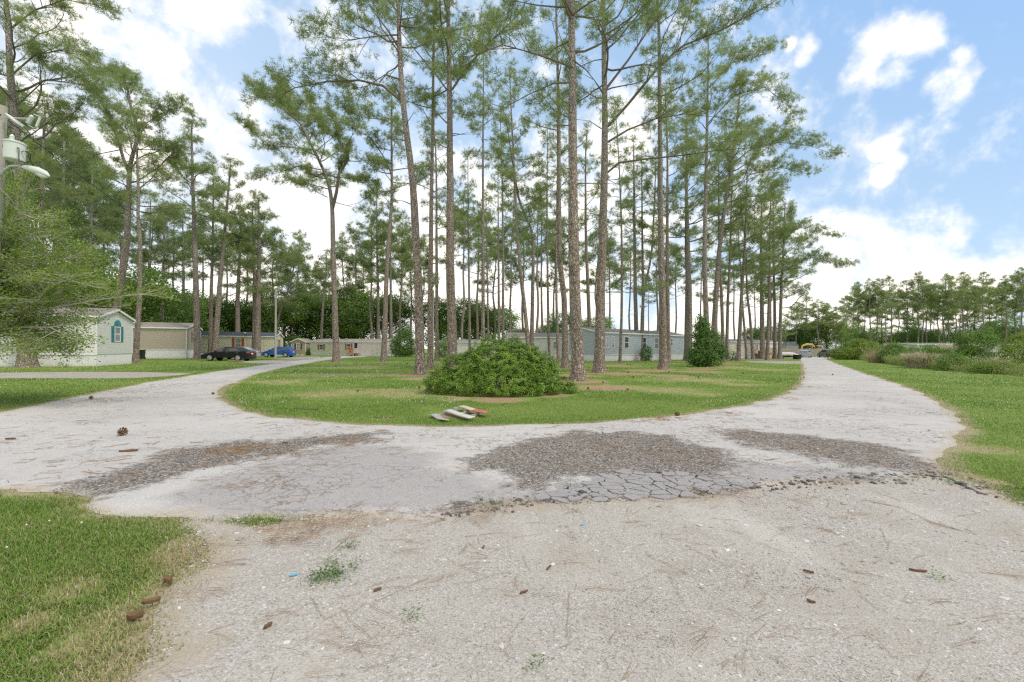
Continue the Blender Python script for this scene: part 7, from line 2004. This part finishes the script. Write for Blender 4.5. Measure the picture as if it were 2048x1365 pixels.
# alligator-cracked slabs: real tilted plates with gaps between them
from mathutils.geometry import delaunay_2d_cdt as _cdt
def slabs():
    r2 = np.random.default_rng(6)
    A = np.array(ALLI); lo, hi = A.min(0), A.max(0)
    st = 0.135
    gx, gy = np.meshgrid(np.arange(lo[0] - .3, hi[0] + .3, st), np.arange(lo[1] - .3, hi[1] + .3, st))
    seeds = np.stack([gx.ravel(), gy.ravel()], 1) + r2.uniform(-0.45, 0.45, (gx.size, 2)) * st
    seeds = seeds[r2.random(len(seeds)) > 0.30]
    ins = sdf(seeds, ALLI)
    V, F, idx = [], [], 0
    b = MB()
    for i in np.where(ins > 0.0 + 0.1 * (r2.random(len(seeds)) - 0.3))[0]:
        c = seeds[i]
        d = np.hypot(*(seeds - c).T); nb = seeds[(d > 1e-6) & (d < st * 3)]
        poly = [np.array(p) for p in ((c[0] - .3, c[1] - .3), (c[0] + .3, c[1] - .3), (c[0] + .3, c[1] + .3), (c[0] - .3, c[1] + .3))]
        for q in nb:                                   # clip by the bisector of each neighbour, leaving a gap
            m = (c + q) / 2; nv = (q - c) / np.linalg.norm(q - c); off = np.dot(m, nv) - 0.0075
            out = []
            for k in range(len(poly)):
                a, e = poly[k], poly[(k + 1) % len(poly)]; da, de = np.dot(a, nv) - off, np.dot(e, nv) - off
                if da <= 0: out.append(a)
                if da * de < 0: out.append(a + (e - a) * da / (da - de))
            poly = out
            if len(poly) < 3: break
        if len(poly) < 3: continue
        tz = 0.017 + 0.010 * r2.random(); tx, ty = r2.normal(size=2) * 0.03
        top = []
        for k in range(len(poly)):
            a, e = poly[k], poly[(k + 1) % len(poly)]
            for f in (0.12, 0.5, 0.88):
                p = a + (e - a) * f + r2.normal(size=2) * 0.004
                top.append((p[0], p[1], tz + tx * (p[0] - c[0]) + ty * (p[1] - c[1])))
        n = len(top)
        b.add(top + [(x * 1.0, y * 1.0, 0.0) for x, y, z in top], [tuple(range(n))] + [(k, k + n, (k + 1) % n + n, (k + 1) % n) for k in range(n)])
    return b
m_, nt_, out_ = newmat('cracked_slab')
P_ = pos(nt_); f_ = noi(nt_, P_, 70.0, 3.0, 0.7)
finish(nt_, out_, mix(nt_, rng_(nt_, f_, 0.35, 0.7), (0.25, 0.235, 0.232), mix(nt_, noi(nt_, P_, 2.0, 3.0), (0.385, 0.365, 0.36), (0.44, 0.42, 0.41))), 0.9, f_, 0.5, 0.01, spec=0.2)
sl_ = slabs().build('cracked_asphalt_slabs', m_)
tag(sl_, 'alligator cracked asphalt plates at the torn front edge', 'cracked asphalt', kind='stuff')

# fallen pine needles and twigs
def needles():
    segs = []; r3 = random.Random(12)
    n3 = np.random.default_rng(31)
    def strand(x, y, a, L, z, r, bend):
        K = 4; p = Vector((x, y, z)); st = L / K
        for k in range(K):
            q = p + Vector((math.cos(a), math.sin(a), 0)) * st; q.z = z + 0.004 * math.sin(k)
            segs.append((tuple(p), tuple(q), r, r * 0.9)); p = q; a += bend
    xs, ys = scatter(5200, 1.9, 16)
    P = np.stack([xs, ys], 1)
    on_r = sdf(P, ROAD); on_g = sdf(P, GRAVEL)
    nzv = fnoise(xs, ys, 0.6, 3, 21.0)
    for x, y, a_, b_, nv in zip(xs, ys, on_r, on_g, nzv):
        if max(a_, b_) < 0.02: continue
        d = math.hypot(x, y)
        pr = 0.30 * max(0.0, (nv - 0.40) * 4) if a_ > 0 else 0.10
        if r3.random() > pr: continue
        z = 0.022 if a_ > 0 else 0.014
        wd = 0.0011 * max(1, min(d / 3.2, 2.4))
        base = r3.gauss(0.15, 0.5) if r3.random() < 0.65 else r3.uniform(0, 6.28)
        for k in range(r3.choice((1, 1, 1, 2, 3))):
            strand(x + r3.gauss(0, 0.02), y + r3.gauss(0, 0.02), base + r3.gauss(0, 0.2), r3.uniform(0.12, 0.26) if d > 3 else r3.uniform(0.08, 0.22), z, wd, r3.gauss(0, 0.07))
    # clumps of needles
    for px, py, n, sp in ((445, 908, 60, .16), (500, 898, 50, .2), (580, 910, 40, .25), (560, 970, 26, .22), (700, 1040, 60, .2), (640, 1056, 60, .22), (600, 1062, 60, .2), (580, 1085, 60, .15), (1440, 860, 40, .3), (1330, 838, 70, .25), (1290, 843, 50, .25), (1700, 905, 40, .5), (1600, 890, 40, .5), (1350, 910, 50, .5), (1200, 900, 40, .6),
                          (200, 800, 70, .6), (250, 787, 70, .7), (330, 772, 60, .8), (1600, 775, 70, .5), (1560, 797, 60, .45), (1450, 828, 60, .4), (980, 1025, 40, .15), (880, 1040, 30, .2), (1440, 990, 40, .2), (700, 885, 40, .3), (320, 1130, 20, .1), (400, 1190, 30, .12), (740, 1290, 16, .15)):
        g = G(px, py)
        for k in range(n):
            x, y = g.x + r3.gauss(0, sp), g.y + r3.gauss(0, sp * 0.6); d = math.hypot(x, y)
            strand(x, y, r3.uniform(0, 6.28), r3.uniform(0.08, 0.2), 0.024, 0.0011 * max(1, min(d / 3.2, 2.4)), r3.gauss(0, 0.08))
    # longer twigs seen one by one
    for px, py, px2, py2 in ((890, 1120, 964, 1158), (938, 1170, 1022, 1146), (1140, 1190, 1135, 1280), (1340, 1160, 1365, 1210), (1345, 1270, 1350, 1300), (1290, 1110, 1370, 1150), (1380, 1100, 1460, 1140), (1490, 1180, 1510, 1130), (1760, 1060, 1780, 1100), (1860, 1050, 1960, 1075), (1800, 1020, 1870, 1050), (1150, 1182, 1250, 1184), (740, 1215, 810, 1252), (680, 1220, 740, 1280), (735, 1215, 860, 1160), (1045, 1115, 1060, 1145), (930, 1078, 1010, 1068), (760, 1082, 830, 1086), (620, 1200, 650, 1240), (560, 1000, 590, 985), (455, 970, 505, 982), (1650, 1000, 1690, 1010), (1520, 1090, 1570, 1110)):
        A, B = G(px, py), G(px2, py2); K = 5; p = A.copy(); p.z = 0.016
        for k in range(K):
            q = A.lerp(B, (k + 1) / K) + Vector((r3.gauss(0, 0.006), r3.gauss(0, 0.006), 0)); q.z = 0.016
            segs.append((tuple(p), tuple(q), 0.0017, 0.0015)); p = q
    return twig_mesh('fallen_needles', segs, 3)
m_, nt_, out_ = newmat('fallen_needle')
finish(nt_, out_, ramp(nt_, noi(nt_, pos(nt_), 9.0, 2.0), [(0.3, (0.19, 0.105, 0.055)), (0.5, (0.34, 0.21, 0.11)), (0.7, (0.48, 0.34, 0.20))]), 0.7)
tag(link('fallen_needles', needles(), m_), 'fallen brown pine needles and twigs over road and gravel', 'pine needles', kind='stuff')
print('PINES', len(PINES))

print('PSTAT', PSTAT[:6], sum(p[2] for p in PSTAT))
